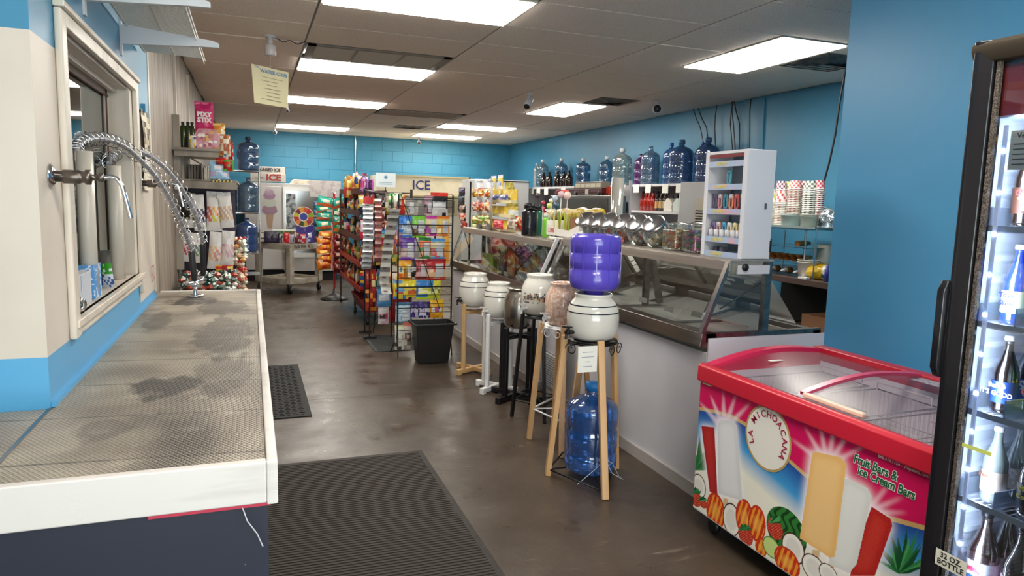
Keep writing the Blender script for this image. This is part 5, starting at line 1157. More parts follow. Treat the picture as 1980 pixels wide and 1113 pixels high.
for z in [.3+.14*k for k in range(10)]: mb.tube([(RX0, RY, z), (RX0, 7.83, z)], .0025, 4, caps=False).tube([(RX1, RY, z), (RX1, 7.2, z)], .0025, 4, caps=False)
part('side_crossbars', mb, M_BLKM, br, kind='stuff')
for z in (.46, .66, .86, 1.06, 1.26, 1.5): part('hook_bar', MB().box(RX0, RX1, RY+.02, RY+.024, z-.004, z+.004), M_BLKM, br)
part('diagonal', MB().tube([(RX0+.02, RY-.01, 1.55), (RX1-.12, RY-.01, .45)], .004, 5), M_BLKM, br)
G1 = 'pouches on the front of the black wire rack'
def P(*a): return a
YF = RY+.07
front = [
 ((783,383,803,417),('upc','8A8480','C9C9C4','B9A9A0','6A6460'),'clear grey jerky pouch in the top row, left'),((800,384,822,417),('plain','7E7A74','A9A59E'),'smoky grey pouch in the top row, middle'),
 ((820,378,836,415),('upc','B98A9A','D8C0C8','8A6A7A','3A3A3A'),'pink grey pouch beside the red and black one, top row'),((832,372,866,418),('pack','1A1A1E','D8D8D8','C9C4C0','3A3A3A','D8341E'),'black pouch with a bright red header, top row right'),
 ((765,417,782,455),('pack','2F6FC0','D8D8E8','C9A0B0','8A9AC0'),'blue pouch in the second row, far left'),((777,417,797,458),('upc','2F7AC9','C9D2D8','B9C9D8','8AA0B8','2F6FC0'),'blue edged pouch in the second row, left'),((795,415,824,459),('upc','7AC03A','C9CFD0','C9C4C0','5A3A2A','6FBF2A'),'lime green pouch in the second row'),
 ((822,417,846,456),('upc','E0C9A0','C9CBCF','9A3A8A','E8D85A','C0309A'),'cream and magenta pouch in the second row'),((844,417,869,456),('upc','D8B85A','C9C9CF','E08A3A','E8DCA0','D8762A'),'yellow and orange pouch in the second row, right'),
 ((774,459,803,503),('upc','6A3AA0','D2CFD6','B9A09A','8A5AB0','5A2A9A'),'purple pouch in the third row, left'),((801,462,812,500),('plain','8E8A88','A9A5A2'),'narrow clear pouch in the third row'),((809,459,833,500),('upc','D8622A','C9C9C4','4A8A4A','D8A07A','1F6A2F'),'orange pouch with a green base, third row'),
 ((831,461,860,500),('upc','D8C9A0','C9CFD2','8AB0C9','C9605A','3A8AC9'),'white pouch with a light blue base, third row right'),
 ((768,502,782,540),('pack','E0A02A','F0E0A0','D8602A','5A7A9A'),'yellow and orange packet in the fourth row, far left'),((780,502,796,542),('upc','E0A82A','F0E8B0','C96A2A','8A6A2A','D8861A'),'yellow pouch in the fourth row'),((792,503,806,535),('pack','1C1A1C','C9C9C9','5A2A2A','3A3A3A'),'black pouch in the fourth row'),((803,502,826,540),('upc','A8262A','C9BDBD','7A1A1C','D8A0A0','8A1A20'),'red pouch in the fourth row, middle'),((825,500,862,541),('upc','B01E1E','C9C4C0','D8B08A','E05A3A','9A1418'),'large red pouch in the fourth row, right'),
 ((760,542,788,578),('pack','D8C02A','7AB0D8','3A7AC0','C93A3A','5A9AD0'),'yellow and blue pouch in the fifth row, left'),((778,541,806,574),('chips','E0CC2A','F0E88A','C9602A','D8D8A0'),'bright yellow pouch in the fifth row'),((804,542,838,579),('pack','2F78C0','E8E8C0','B9C93A','D8D85A','3A86C9'),'blue and yellow pouch in the fifth row, middle'),((832,542,852,577),('pack','D0C93A','E8E8A0','B9B03A','8A8A3A'),'yellow green pouch in the fifth row, right'),
 ((764,584,794,624),('upc','A9C4D2','D2DCE2','8AB0C9','B9D0DC','4A7AA0'),'pale blue pouch in the sixth row, left'),((793,583,803,613),('pack','3A2A6A','C9C0D8','6A4A9A','2A1A4A'),'first narrow purple pouch in the sixth row'),((799,583,812,614),('pack','3A2A7A','D2C9DC','B9B9C9','2A1A4A'),'second narrow purple pouch in the sixth row'),((809,583,822,614),('pack','4A3A8A','C9C0DC','D2D2DC','2A1A4A'),'third narrow purple pouch in the sixth row'),((819,583,832,614),('pack','3A2A6A','D2C9DC','C9C9D8','2A1A4A'),'fourth narrow purple pouch in the sixth row'),((831,579,857,614),('pack','E8B01A','F0E8D0','D8922A','C96AA0','F0C02A'),'bright yellow pouch in the sixth row, right'),
 ((763,628,783,676),('pack','C9C6BC','A9A49A','4A4642','D2CEC4','D8D8B0'),'cream and black printed bag near the floor, left'),((780,622,797,675),('pack','C9BDB0','5A5652','8A8680','C9A08A','C96A5A'),'cream bag with an orange top near the floor')]
for i, (p_, d_, lab) in enumerate(front): bag(p_, d_, lab, G1, Y=YF-.004*(i % 3)-.03*(p_[1] > 600), name='candy_pouch', cat='bag', bulge=.016, seed=i)
# side face, looking toward the aisle
side = [((727,376,745,400),('mix','1A1618','B9B0A8','4A2A2A','2A2A2A'),'black tray of sweets, top of the aisle side'),((727,402,745,428),('mix','1E1A1C','8A3A3A','3A2A2A','C9C0B8'),'second black tray of sweets on the aisle side'),((727,430,745,446),('mix','5A1A1C','2A1A1A','8A3A3A','B9A9A0'),'dark red packet below the black trays'),
 ((745,372,762,402),('mix','3F9A4A','8A7A6A','5A5048','C9C9B0'),'green and grey packet at the rack corner, top'),((762,372,776,400),('mix','4A9A5A','D8D8D0','8A3A2A','E8E0D0'),'green topped white packet beside the corner post'),
 ((754,414,770,438),('chips','2F6FC9','4A8AD8','1F4FA0','B9A0C0'),'royal blue packet on the aisle side, near the corner'),((727,444,760,466),('pack','2A7A9A','E8C94A','C9402A','5ABAC0','1F4FA0'),'teal ribbon candy packet on the aisle side'),((727,466,752,492),('pack','B8304A','E8D84A','E8C93A','D8C050','C02A6A'),'magenta and yellow packet on the aisle side'),
 ((760,452,776,492),('mix','4A2A7A','C96A3A','8A4A8A','D8C9C0'),'purple striped packet beside the corner post'),((729,520,750,552),('pack','2A5A8A','D8C03A','8AA0B0','C9A04A'),'blue packet with yellow lettering on the aisle side'),
 ((728,554,756,592),('pack','4A8AC0','D8D8E0','5A9ACC','C9D0DC','3F7AB0'),'sky blue pouch low on the aisle side'),((731,593,752,626),('pack','D2CCCC','C93A6A','E0A0B8','3A3A3A'),'white and pink packet at the bottom of the aisle side'),((751,560,768,624),('mix','8A1A20','A8262A','7A1418','C94A4A'),'dark red strip of packets by the corner post'),
 ((700,470,722,520),('mix','5A2A24','8A3A2A','C9A08A','3A1A18'),'brown red packets at the far end of the aisle side'),((704,520,726,560),('chips','A8262A','D8A03A','5A1A1C','E8D8A0'),'red snack packet low at the far end of the aisle side'),((706,556,728,600),('mix','8A1A1C','3A1A1A','D8862A','A83A2A'),'red and orange packet lowest at the far end')]
for i, (p_, d_, lab) in enumerate(side): bag(p_, d_, lab, 'packets on the aisle side of the black wire rack', Y=(6.95 if p_[0] > 722 else 7.7)+.03*(i % 5), name='candy_pouch', bulge=.016, seed=i)
# long strips of small packets
def strip(pts, w_, n, c1_, c2_, lab, name='packet_strip', X=None):
    t = thing(name, lab, 'candy strip', PX(pts[-1][0], pts[-1][1], X)); Q = [PX(x, y, X) for x, y in pts]
    for k in range(n):
        u = k/n*(len(Q)-1); i = int(u); p = Q[i].lerp(Q[i+1], u-i); u2 = (k+1)/n*(len(Q)-1); j = min(int(u2), len(Q)-2); q = Q[j].lerp(Q[j+1], u2-j); bl = .018+.008*(k % 2)
        mb = MB(); a_, b_ = V((w_/2, -w_*.15, 0)), V((-.3*bl, -bl, 0))
        mid_ = p.lerp(q, .45)
        mb.quad(p-a_, p+a_, mid_+a_+b_, mid_-a_+b_, col=c1_); mb.quad(mid_-a_+b_, mid_+a_+b_, q+a_, q-a_, col=c2_ if k % 2 else c1_)
        mb.quad(mid_-a_*.5+b_*1.1, mid_+a_*.3+b_*1.1, q.lerp(mid_, .6)+a_*.3+b_*.9, q.lerp(mid_, .6)-a_*.5+b_*.9, col='6A5A5A')
        part('packet', mb, M_ATTR, t)
strip([(765,403),(758,430),(751,470),(747,500),(743,540),(748,568)], .09, 11, 'B9B6B0', '8E8A86', 'long curling strip of silver packets on the aisle side, near the corner', X=1.21)
strip([(711,392),(712,420),(712,455),(711,490),(708,520)], .095, 13, 'C6CBD0', 'B0B7BF', 'long strip of white packets with small black marks, left of the rack', X=1.12)
strip([(731,384),(732,420),(732,460),(731,505)], .06, 10, 'A8706A', '8A4A44', 'long strip of brownish pink packets, between the white strip and the rack', X=1.15)
solo('strip_header', MB().box(1.07, 1.17, PX(712,392,1.12).y, PX(712,392,1.12).y+.005, PX(712,394,1.12).z, PX(712,380,1.12).z), M_RED, 'red header card above the long white packet strip', 'card')
for x, y, z0, z1 in ((RX0-.1, 8.02, .2, 1.62), (RX0-.1, 7.7, .25, 1.62)): pass
bs = thing('strip_stand', 'thin black stand behind the white packet strip', 'rack', (1.16, 8.0, 0))
part('pole', MB().tube([(1.165, 7.7, .02), (1.165, 7.7, 1.6)], .009, 6), M_BLKM, bs); part('pole', MB().tube([(1.165, 7.35, .02), (1.165, 7.35, 1.6)], .009, 6), M_BLKM, bs); part('arm', MB().tube([(1.165, 7.7, 1.59), (1.13, 7.0, 1.57)], .005, 6), M_BLKM, bs); part('arm', MB().tube([(1.165, 7.35, 1.58), (1.16, 6.9, 1.56)], .005, 6), M_BLKM, bs); part('foot', MB().box(1.1, 1.24, 7.68, 7.72, 0.012, .03), M_BLKM, bs); part('foot', MB().box(1.1, 1.24, 7.33, 7.37, 0.012, .03), M_BLKM, bs)
# amber board at the end of the cases
ab = solo('amber_board', MB().box(2.06, 2.13, 7.72, 7.76, .78, 1.22), mat('amber plastic', 'D9962E', .35, noise=(8, 'E8B04A', 3, .4, .6)), 'tall amber plastic board at the far end of the display cases', 'board', bev=.004)
# ================================================================ left: wooden candy shelf on the panelling
wsx = thing('candy_wall_shelf', 'weathered two tier wooden shelf on the panelling, loaded with candy', 'shelf', (XL, 6.3, 1.3))
M_OLD = mat('grey weathered wood', '9A8F82', .6, noise=(7, '6E645A', 7, .4, .7, (1, 1, .2)))
SYa, SYb = 5.95, 7.4
for y in (6.02,): part('upright', MB().box(XL, XL+.05, y, y+.06, .9, 2.1), M_OLD, wsx, bev=.002)
part('back_board', MB().box(XL, XL+.012, 6.1, SYb, 1.0, 1.6), mat('dark brown board', '5E564E', .7), wsx)  # back board in a darker brown than the shelf wood
part('top_shelf', MB().box(XL, -.22, SYa, SYb, 1.83, 1.85), M_OLD, wsx, bev=.002); part('fascia', MB().box(XL+.01, -.23, SYa+.02, SYa+.045, 1.785, 1.83), M_OLD, wsx)
part('lower_shelf', MB().box(XL, -.1, SYa, SYb, 1.595, 1.61), M_OLD, wsx, bev=.002); part('fascia', MB().box(XL+.01, -.1, SYa, SYa+.02, 1.54, 1.6), M_OLD, wsx)
part('bracket', MB().bar((XL+.02, SYa+.3, 1.84), (-.25, SYa+.3, 1.66), .02, .012), M_OLD, wsx); part('divider', MB().box(-.36, -.35, SYa+.1, SYa+.4, 1.61, 1.73), M_OLD, wsx)
part('divider', MB().box(-.50, -.47, SYa+.3, SYa+.5, 1.61, 1.83), M_OLD, wsx)
YS = SYa+.06
for k, x in enumerate((355, 365, 373)):
    p_ = PY(x, 292, YS+.2); g_ = thing('green_bottle', 'dark green bottle at the back of the top wooden shelf, %s from the wall' % ('first','second','third')[k], 'bottle', (p_.x, p_.y, 1.851), 'green bottles on the top wooden shelf')
    part('body', MB().lathe([(0,0),(.026,0),(.028,.01),(.028,.16),(.02,.18),(.012,.19),(.012,.2),(0,.2)], (p_.x, p_.y, 1.851), 12), mat('dark green glass', '2C3A1C', .2), g_); part('neck_cap', MB().lathe([(.0,.2),(.013,.2),(.013,.215),(0,.215)], (p_.x, p_.y, 1.851), 10), M_BLACK, g_)
o = bag((377, 197, 414, 256), ('plain', 'C9246A', 'D23A7A'), 'tall bright pink candy stick bag at the top of the wooden shelf', None, Y=YS+.16, bulge=.03, key='pix')
px_ = PY(395, 228, YS+.12)
pt_ = part('lettering', MB(), M_PAPER, o) if False else None
for s_, dy, sz in (('PIXY', .022, .05), ('STIX', -.022, .05)):
    me = text(s_, (px_.x, px_.y-.0, px_.z+dy+.005), *YN, sz, mat('white print', ''), None, bold=.003)
    ob = bpy.data.objects.new('lettering', me); COL.objects.link(ob); ob.parent = o; ob.matrix_parent_inverse = o.matrix_basis.inverted()
hx = thing('hexagon_candy_pack', 'pink hexagonal candy pack leaning on the top wooden shelf', 'pack', PY(400, 292, YS))
hp = PY(400, 270, YS); hr = .115
pts_ = [(hp.x+hr*math.cos(PI*k/3), hp.z+hr*.86*math.sin(PI*k/3)) for k in range(6)]
part('tray', MB().prism(pts_, YS, YS+.035, 'y'), mat('pink tray', 'C98A92', .3, noise=(14, 'A85A6A', 4, .5, .65)), hx, bev=.004)
mb = MB(); cr = random.Random(3)
for k in range(26):
    a_, q_ = cr.uniform(0, 2*PI), cr.uniform(0, .07); cx_, cz_ = hp.x+q_*math.cos(a_), hp.z+q_*math.sin(a_)
    mb.add([(cx_+.016*math.cos(t_*PI/3), YS-.003-k*.0002, cz_+.014*math.sin(t_*PI/3)) for t_ in range(6)], [tuple(range(6))], 0, False, cr.choice(('D8A04A','E0C0C0','9A3A4A','C9707A','E8DCD8','B86A5A')))
part('candies', mb, M_ATTR, hx, kind='stuff')
tl = [((366,262,380,293),('mix','D8A83A','3A4A8A','E8E0D0','C9C0B0'),'small yellow and blue packet beside the green bottles'),((412,238,436,262),('mix','E0A84A','F0E8D0','D8882A','E8C98A'),'yellow jar shaped bag at the top right of the wooden shelf'),((412,255,432,300),('mix','D8922A','E0B84A','E8D0A0','C9762A'),'orange yellow bag hanging at the end of the top shelf'),((426,260,446,298),('mix','C98A5A','D8C0A0','A85A3A','E8DCC8'),'tan candy bag at the far end of the top shelf'),((436,272,452,308),('mix','3A2A2A','C9302A','D8D8D8','6A4A3A'),'dark and red packet hanging beyond the top shelf'),
      ((406,312,444,346),('chips','9AC4E0','E8E4E8','B9A9C9','D8D8E8'),'pale blue and white candy pack on the lower wooden shelf'),((432,308,452,330),('mix','3A9A3A','C9302A','5AC04A','8A1A1A'),'green and red wrapped candy at the end of the lower shelf'),((418,304,440,318),('mix','C9302A','8A1A20','D8A04A','B82A2A'),'red wrapped candy behind the pale blue pack')]
for i, (p_, d_, lab) in enumerate(tl): bag(p_, d_, lab, 'packs on the wooden wall shelf', Y=YS+.02*(i % 3), bulge=.02, seed=i)
for k in range(6):
    p_ = PY(400+k*2, 345, YS+.1); solo('paperback', MB().box(-.33+k*.016, -.318+k*.016, YS+.05, YS+.2, 1.611, 1.72), mat('pale pages', 'B9B0A6', .7), 'thin pale booklet upright on the lower wooden shelf, %s from the wall' % ['first','second','third','fourth','fifth','sixth'][k], 'booklet', 'pale booklets on the lower wooden shelf')
for k in range(5): solo('paperback', MB().box(-.46+k*.02, -.445+k*.02, YS+.12, YS+.3, 1.611, 1.73), mat('brown spines', '6A6058', .7), 'brown booklet at the back of the lower wooden shelf, %s from the wall' % ['first','second','third','fourth','fifth'][k], 'booklet', 'brown booklets on the lower wooden shelf')
sb_ = thing('hazard_strip', 'yellow and black striped tape edge on the lower wooden shelf', 'tape', PY(425, 347, YS))
for k in range(12): p_ = PY(407+k*3.4, 346, SYa-.003); part('stripe', MB().add([(p_.x, p_.y, 1.594), (p_.x+.012, p_.y, 1.594), (p_.x+.018, p_.y, 1.611), (p_.x+.006, p_.y, 1.611)], [(0,1,2,3)]), mat('tape yellow stripe', 'C9A83A', .5) if k % 2 else M_BLACK, sb_)
# hanging candy bags under the shelf
hr_ = thing('hanging_rack', 'dark hanging rail panel under the wooden shelf', 'rack', (-.3, 6.25, .6))
part('panel', MB().box(XL+.012, -.12, 6.24, 6.25, .62, 1.55), mat('dark purple board', '2E2238', .6), hr_)
for z in (1.5, 1.13, .8): part('rail', MB().tube([(XL+.02, 6.1, z), (-.1, 6.1, z)], .004, 6), M_BLKM, hr_)
CA = lambda c1_, c2_, c3_: ('candy', 'D2CCC8', c1_, c2_, c3_)
hb = [((352,373,376,440),CA('6A6A4A','8A8A5A','A9A080'),'white card candy bag, top row nearest the wall'),((376,376,400,446),CA('4A3A5A','6A5A7A','8A8AA0'),'white card candy bag behind the hoses, top row'),((399,370,430,446),CA('D8A05A','C9C05A','C96A5A'),'white card bag of yellow and red gummies, top row middle'),((428,372,454,440),CA('B99A80','C9A98A','A88A70'),'white card bag of tan candies, top row right'),
      ((347,448,368,505),CA('A83A4A','C9606A','8A2A3A'),'white card bag of dark red candies, bottom row nearest the wall'),((368,450,396,508),CA('5A6A5A','7A8A6A','9AA08A'),'white card bag behind the grips, bottom row'),((400,448,432,520),CA('C98A80','D8B08A','C9606A'),'white card bag of pink and orange gummies, bottom row middle'),((427,446,452,512),CA('C9A0A8','D8B9B9','B98A9A'),'white card bag of pale pink candies, bottom row right')]
for i, (p_, d_, lab) in enumerate(hb): bag(p_, d_, lab, 'white card candy bags under the wooden shelf', Y=6.05-.02*(i % 2), bulge=.02, seed=i, tilt=(.05, -.06, .03, -.1, .12, -.05, .1, .06)[i])
def pile(name, lab, x0, x1, y0, y1, z0, z1, cols_, n, r, seed=1, cat='candy'):
    cr = random.Random(seed); mb = MB()
    for k in range(n):
        c_ = V((cr.uniform(x0, x1), cr.uniform(y0, y1), cr.uniform(z0, z1))); q = r*cr.uniform(.7, 1.2); col = cr.choice(cols_)
        vs = [c_+V((cr.uniform(.7,1)*q,0,0)), c_-V((q,0,0)), c_+V((0,q,0)), c_-V((0,q,0)), c_+V((0,0,q*.8)), c_-V((0,0,q*.8))]
        mb.add(vs, [(0,2,4),(2,1,4),(1,3,4),(3,0,4),(2,0,5),(1,2,5),(3,1,5),(0,3,5)], 0, False, col)
    return solo(name, mb, M_ATTR, lab, cat, kind='stuff')
pile('wrapped_candy', 'column of pale and red wrapped candy hanging at the right of the white bags', -.125, -.05, 6.02, 6.12, .62, 1.15, ['D8C0A0','C9A08A','E8DCC8','B8302A','C9D8C0','E0A86A'], 170, .026, 2)
pile('mint_candy', 'heap of green and white mints at the far end of the rinse counter', -.50, -.12, 5.6, 6.0, .70, .90, ['D8DCD4','3A6A5A','8AA09A','E8E4DC','2A4A44','B0402E'], 330, .028, 4)
solo('mint_bin', MB().box(-.53, -.06, 5.55, 6.02, .05, .72), M_OLD, 'low wooden bin holding the wrapped mints beyond the rinse counter', 'bin')
for i, (p_, d_, lab) in enumerate([((418,512,452,545),('mix','D8A02A','E0C04A','B8302A','8A1A1A'),'yellow and red candy packet below the white bags'),((430,520,458,556),('mix','8A1A1A','B8302A','D86A3A','3A1414'),'dark red candy packet low at the right of the hanging bags'),((350,372,368,420),('plain','1A1614','2A2422'),'black packet hanging behind the second faucet spout')]):
    bag(p_, d_, lab, None, Y=5.98, bulge=.02, seed=i)
# ================================================================ hanging sign, sensor, cameras
sg = thing('water_club_sign', 'cream handwritten WATER CLUB sign hanging on a thread from the ceiling', 'sign', (.15, 5.72, 2.2))
P0, P1, P2, P3 = PY(486,123,5.66), PY(558,140,5.80), PY(557,209,5.80), PY(492,198,5.66)
r_ = (P1-P0).normalized(); n_ = V((r_.y, -r_.x, 0))
part('board', MB().add([P0,P1,P2,P3]+[p-n_*.006 for p in (P0,P1,P2,P3)], [(0,1,2,3),(7,6,5,4),(0,4,5,1),(1,5,6,2),(2,6,7,3),(3,7,4,0)]), mat('cream board', 'D8CDA6', .5, coat=.2), sg)
up_ = (P0-P3).normalized(); cc = (P0+P1+P2+P3)/4+n_*.004; ex = V((r_.x, r_.y, 0)).normalized(); sl = V((r_.x, r_.y, r_.z)).normalized()
text('WATER CLUB', cc+up_*.105+sl*.03, sl, up_, .036, mat('faded blue ink', '5A86B0', .6), sg, bold=.001); text('THE', cc+up_*.125-sl*.105, sl, up_, .02, mat('faded blue ink', ''), sg)
cr = random.Random(6)
for k in range(7):
    z_ = .06-k*.027; l_ = cr.uniform(.04, .1); o_ = cc+up_*z_+sl*cr.uniform(-.02, .02)
    part('pen_line', MB().add([o_-sl*l_, o_+sl*l_, o_+sl*l_+up_*.004, o_-sl*l_+up_*.004], [(0,1,2,3)]), mat('faint ink', '9A9478' if k not in (3, 5) else '6A6550', .6), sg)
part('thread', MB().tube([(.15, 5.73, 2.36), (.158, 5.725, 2.55)], .001, 4), M_PAPER, sg)
sn_ = thing('ceiling_sensor', 'white cylinder sensor hanging from the ceiling above the water club sign', 'sensor', (.158, 5.725, 2.55))
part('mount', MB().lathe([(0,.15),(.045,.15),(.045,.135),(.018,.13),(.018,.08)], (.158,5.725,2.55), 16), mat('sensor white', 'C4BFC0', .4), sn_); part('drum', MB().lathe([(0,0),(.038,0),(.042,.01),(.042,.07),(.03,.085),(0,.085)], (.158,5.725,2.55), 18), mat('sensor white', ''), sn_)
part('cable', MB().tube([(.19,5.73,2.69),(.25,5.75,2.665),(.3,5.74,2.68),(.36,5.76,2.66),(.42,5.76,2.69)], .004, 5), M_BLACK, sn_)
def cctv(loc, d, lab, L_=.1, r=.032, dark=False):
    t = thing('security_camera', lab, 'camera', loc); loc = V(loc); d = V(d).normalized()
    m_ = mat('camera white', 'BEBCC4', .35)
    part('mount', MB().lathe([(0,0),(.035,0),(.035,-.012),(.014,-.02),(.012,-.07)], loc, 14), m_, t)
    c_ = loc-V((0,0,.09))
    part('housing', MB().lathe([(0,-L_*.4),(r*.8,-L_*.4),(r,-L_*.3),(r,L_*.55),(r*.8,L_*.56)], c_, 16, axis=d), m_, t); part('lens', MB().lathe([(r*.86,L_*.5),(r*.84,L_*.58),(0,L_*.57)], c_, 16, axis=d), M_BLACK, t)
cctv((.42, 13.1, 2.7), (0,-1,-.2), 'small white security camera over the left end of the back wall')
cctv((3.08, 13.5, 2.7), (-.1,-1,-.3), 'small white security camera over the middle of the back wall')
cctv((2.9, 7.3, 2.7), (-.5,-.55,-.7), 'white bullet security camera pointing down near the ceiling middle', .16, .04)
cctv((4.35, 7.0, 2.69), (-.5,-1,-.1), 'round white security camera with black face by the right wall', .1, .05)
cctv((.47, 9.7, 2.7), (0,-1,-.2), 'small dark security camera beside the hanging sign', .07, .022)
for k, (x0, y0, x1, y1, mid_) in enumerate([(1341,201,1374,292,1354),(1350,201,1378,292,1366),(1386,203,1384,292,1382),(1416,188,1424,290,1418),(1420,188,1427,290,1430),(1418,188,1420,290,1412),(1452,192,1446,288,1450),(1633,170,1588,350,1615)]):
    p0, p1 = PX(x0, y0, XRW-.05 if k < 7 else 4.6), PX(x1, y1+(60 if k < 7 else 20), XRW-.05 if k < 7 else 4.6); pm = PX(mid_, (y0+y1)/2, XRW-.06 if k < 7 else 4.6)
    p0.z = min(p0.z, 2.695)
    if k == 7: p0.z = 2.699
    solo('black_cable', MB().tube([p0, p0.lerp(pm, .5)+V((0,.01,0)), pm, pm.lerp(p1, .5)-V((0,.01,0)), p1], .009 if k == 7 else .006, 6), M_BLACK, 'black cable hanging down the right wall, %s from the far end' % ['first','second','third','fourth','fifth','sixth','seventh','eighth'][k], 'cable', 'black cables on the right wall')
solo('blue_conduit', MB().tube([PX(1478,190,XRW-.01), PX(1468,400,XRW-.01)], .012, 6), M_BLUE, 'blue painted conduit on the right wall beside the cables', 'pipe')
# ================================================================ things on the near display case
ZT = 1.243
cc_ = thing('candy_cabinet', 'white upright candy cabinet with open shelves on the near end of the case', 'cabinet', (2.44, 3.1, ZT))
CX0, CX1, CY0, CY1, CZ1 = 2.35, 2.525, 2.90, 3.245, 1.80
M_CAB = mat('white cabinet plastic', 'DCDCE2', .3)
part('side_wall', MB().box(CX0, CX1, CY0, CY0+.012, ZT, CZ1), M_CAB, cc_, bev=.003); part('side_wall', MB().box(CX0, CX1, CY1-.012, CY1, ZT, CZ1), M_CAB, cc_, bev=.003)
part('top', MB().box(CX0, CX1, CY0+.012, CY1-.012, CZ1-.015, CZ1), M_CAB, cc_); part('base', MB().box(CX0, CX1, CY0+.012, CY1-.012, ZT, ZT+.02), M_CAB, cc_)
part('back', MB().box(CX1-.008, CX1-.004, CY0+.012, CY1-.012, ZT, CZ1), glass('cabinet back', 'C9D8E0', .05, .35, 'A9B9C6'), cc_)
part('stile', MB().box(CX0-.004, CX0, CY0, CY0+.03, ZT, CZ1), M_CAB, cc_); part('stile', MB().box(CX0-.004, CX0, CY1-.03, CY1, ZT, CZ1), M_CAB, cc_)
part('red_strip', MB().box(CX0-.003, CX0+.002, CY0+.03, CY1-.03, 1.765, 1.782), mat('maroon strip', '7A1F28', .4), cc_)
part('lock', MB().box(CX0+.12, CX0+.13, CY0-.006, CY0, 1.5, 1.53), M_STEEL, cc_); part('hinge', MB().box(CX1-.005, CX1+.005, CY0-.004, CY0+.01, 1.28, 1.34), M_BLACK, cc_)
shz = [1.70, 1.58, 1.44, 1.275]
STR = mat('pale shelf strip', 'A9BBD8', .4, noise=(16, 'D8A8B8', 2, .55, .7)); YW = mat('yellow lettering', 'E0CC5A', .5)
for i, z in enumerate((1.735, 1.615, 1.485, 1.335, 1.258)):
    if i: part('shelf', MB().box(CX0+.005, CX1-.01, CY0+.012, CY1-.012, z-.003, z+.003), M_CAB, cc_)
    part('shelf_strip', MB().box(CX0-.002, CX0+.001, CY0+.03, CY1-.03, z-.018, z+.012), STR, cc_)
    text('CANDY RINGS' if False else 'LOLLIPOP', (CX0-.003, (CY0+CY1)/2+.04, z-.003), *XN, .022, YW, cc_, bold=.0008)
pc_ = [['4F9AAE'], ['6A5A80','C98A90','4A8AA0','D8886A','C95A5A','5A5560'], ['7A6A9A','D8928A','4A9AC0','D8CDB0','E0D0A0','C9BC90'], ['3A3A48','5A5A68']]
for i, (z, cols_) in enumerate(zip((1.618, 1.488, 1.338, 1.261), pc_)):
    n_ = len(cols_)
    for k, c_ in enumerate(cols_):
        y = CY1-.055-(.11 if n_ == 1 else 0)-k*.046-(0.03 if n_ == 2 else 0)
        if i == 3: solo('candy_tin', MB().box(CX0+.03, CX0+.06, y-.012, y+.012, z, z+.03), mat('pop '+c_, c_, .4), 'small dark tin on the bottom shelf of the white cabinet, %s one' % ('far', 'near')[k], 'tin'); continue
        t = thing('ring_lollipop', '%s lollipop, %s shelf of the white cabinet, %s from the far side' % ({'4F9AAE':'teal','6A5A80':'plum','C98A90':'pink','4A8AA0':'blue','D8886A':'orange','C95A5A':'red','5A5560':'grey','7A6A9A':'violet','D8928A':'salmon','4A9AC0':'bright blue','D8CDB0':'cream','E0D0A0':'pale yellow','C9BC90':'tan'}[c_], ('top','second','third')[i], ['first','second','third','fourth','fifth','sixth'][k]), 'lollipop', (CX0+.04, y, z), 'lollipops in the white cabinet')
        m_ = mat('pop '+c_, c_, .3)
        x = CX0+.03
        part('loop', MB().tube([(x, y-.012, z+.085), (x, y-.014, z+.03), (x, y-.008, z+.012), (x, y+.008, z+.012), (x, y+.014, z+.03), (x, y+.012, z+.085)], .0055, 6), m_, t)
        part('shield', MB().lathe([(0,0),(.014,0),(.014,.006),(0,.006)], (x-.005, y, z+.075), 10, axis=(1,0,0)), M_WHITE if k % 2 else m_, t)
        if i == 2: part('wrapper', MB().lathe([(0,0),(.014,0),(.014,.045),(0,.05)], (x-.012, y, z-.0), 10), M_WHITE, t)
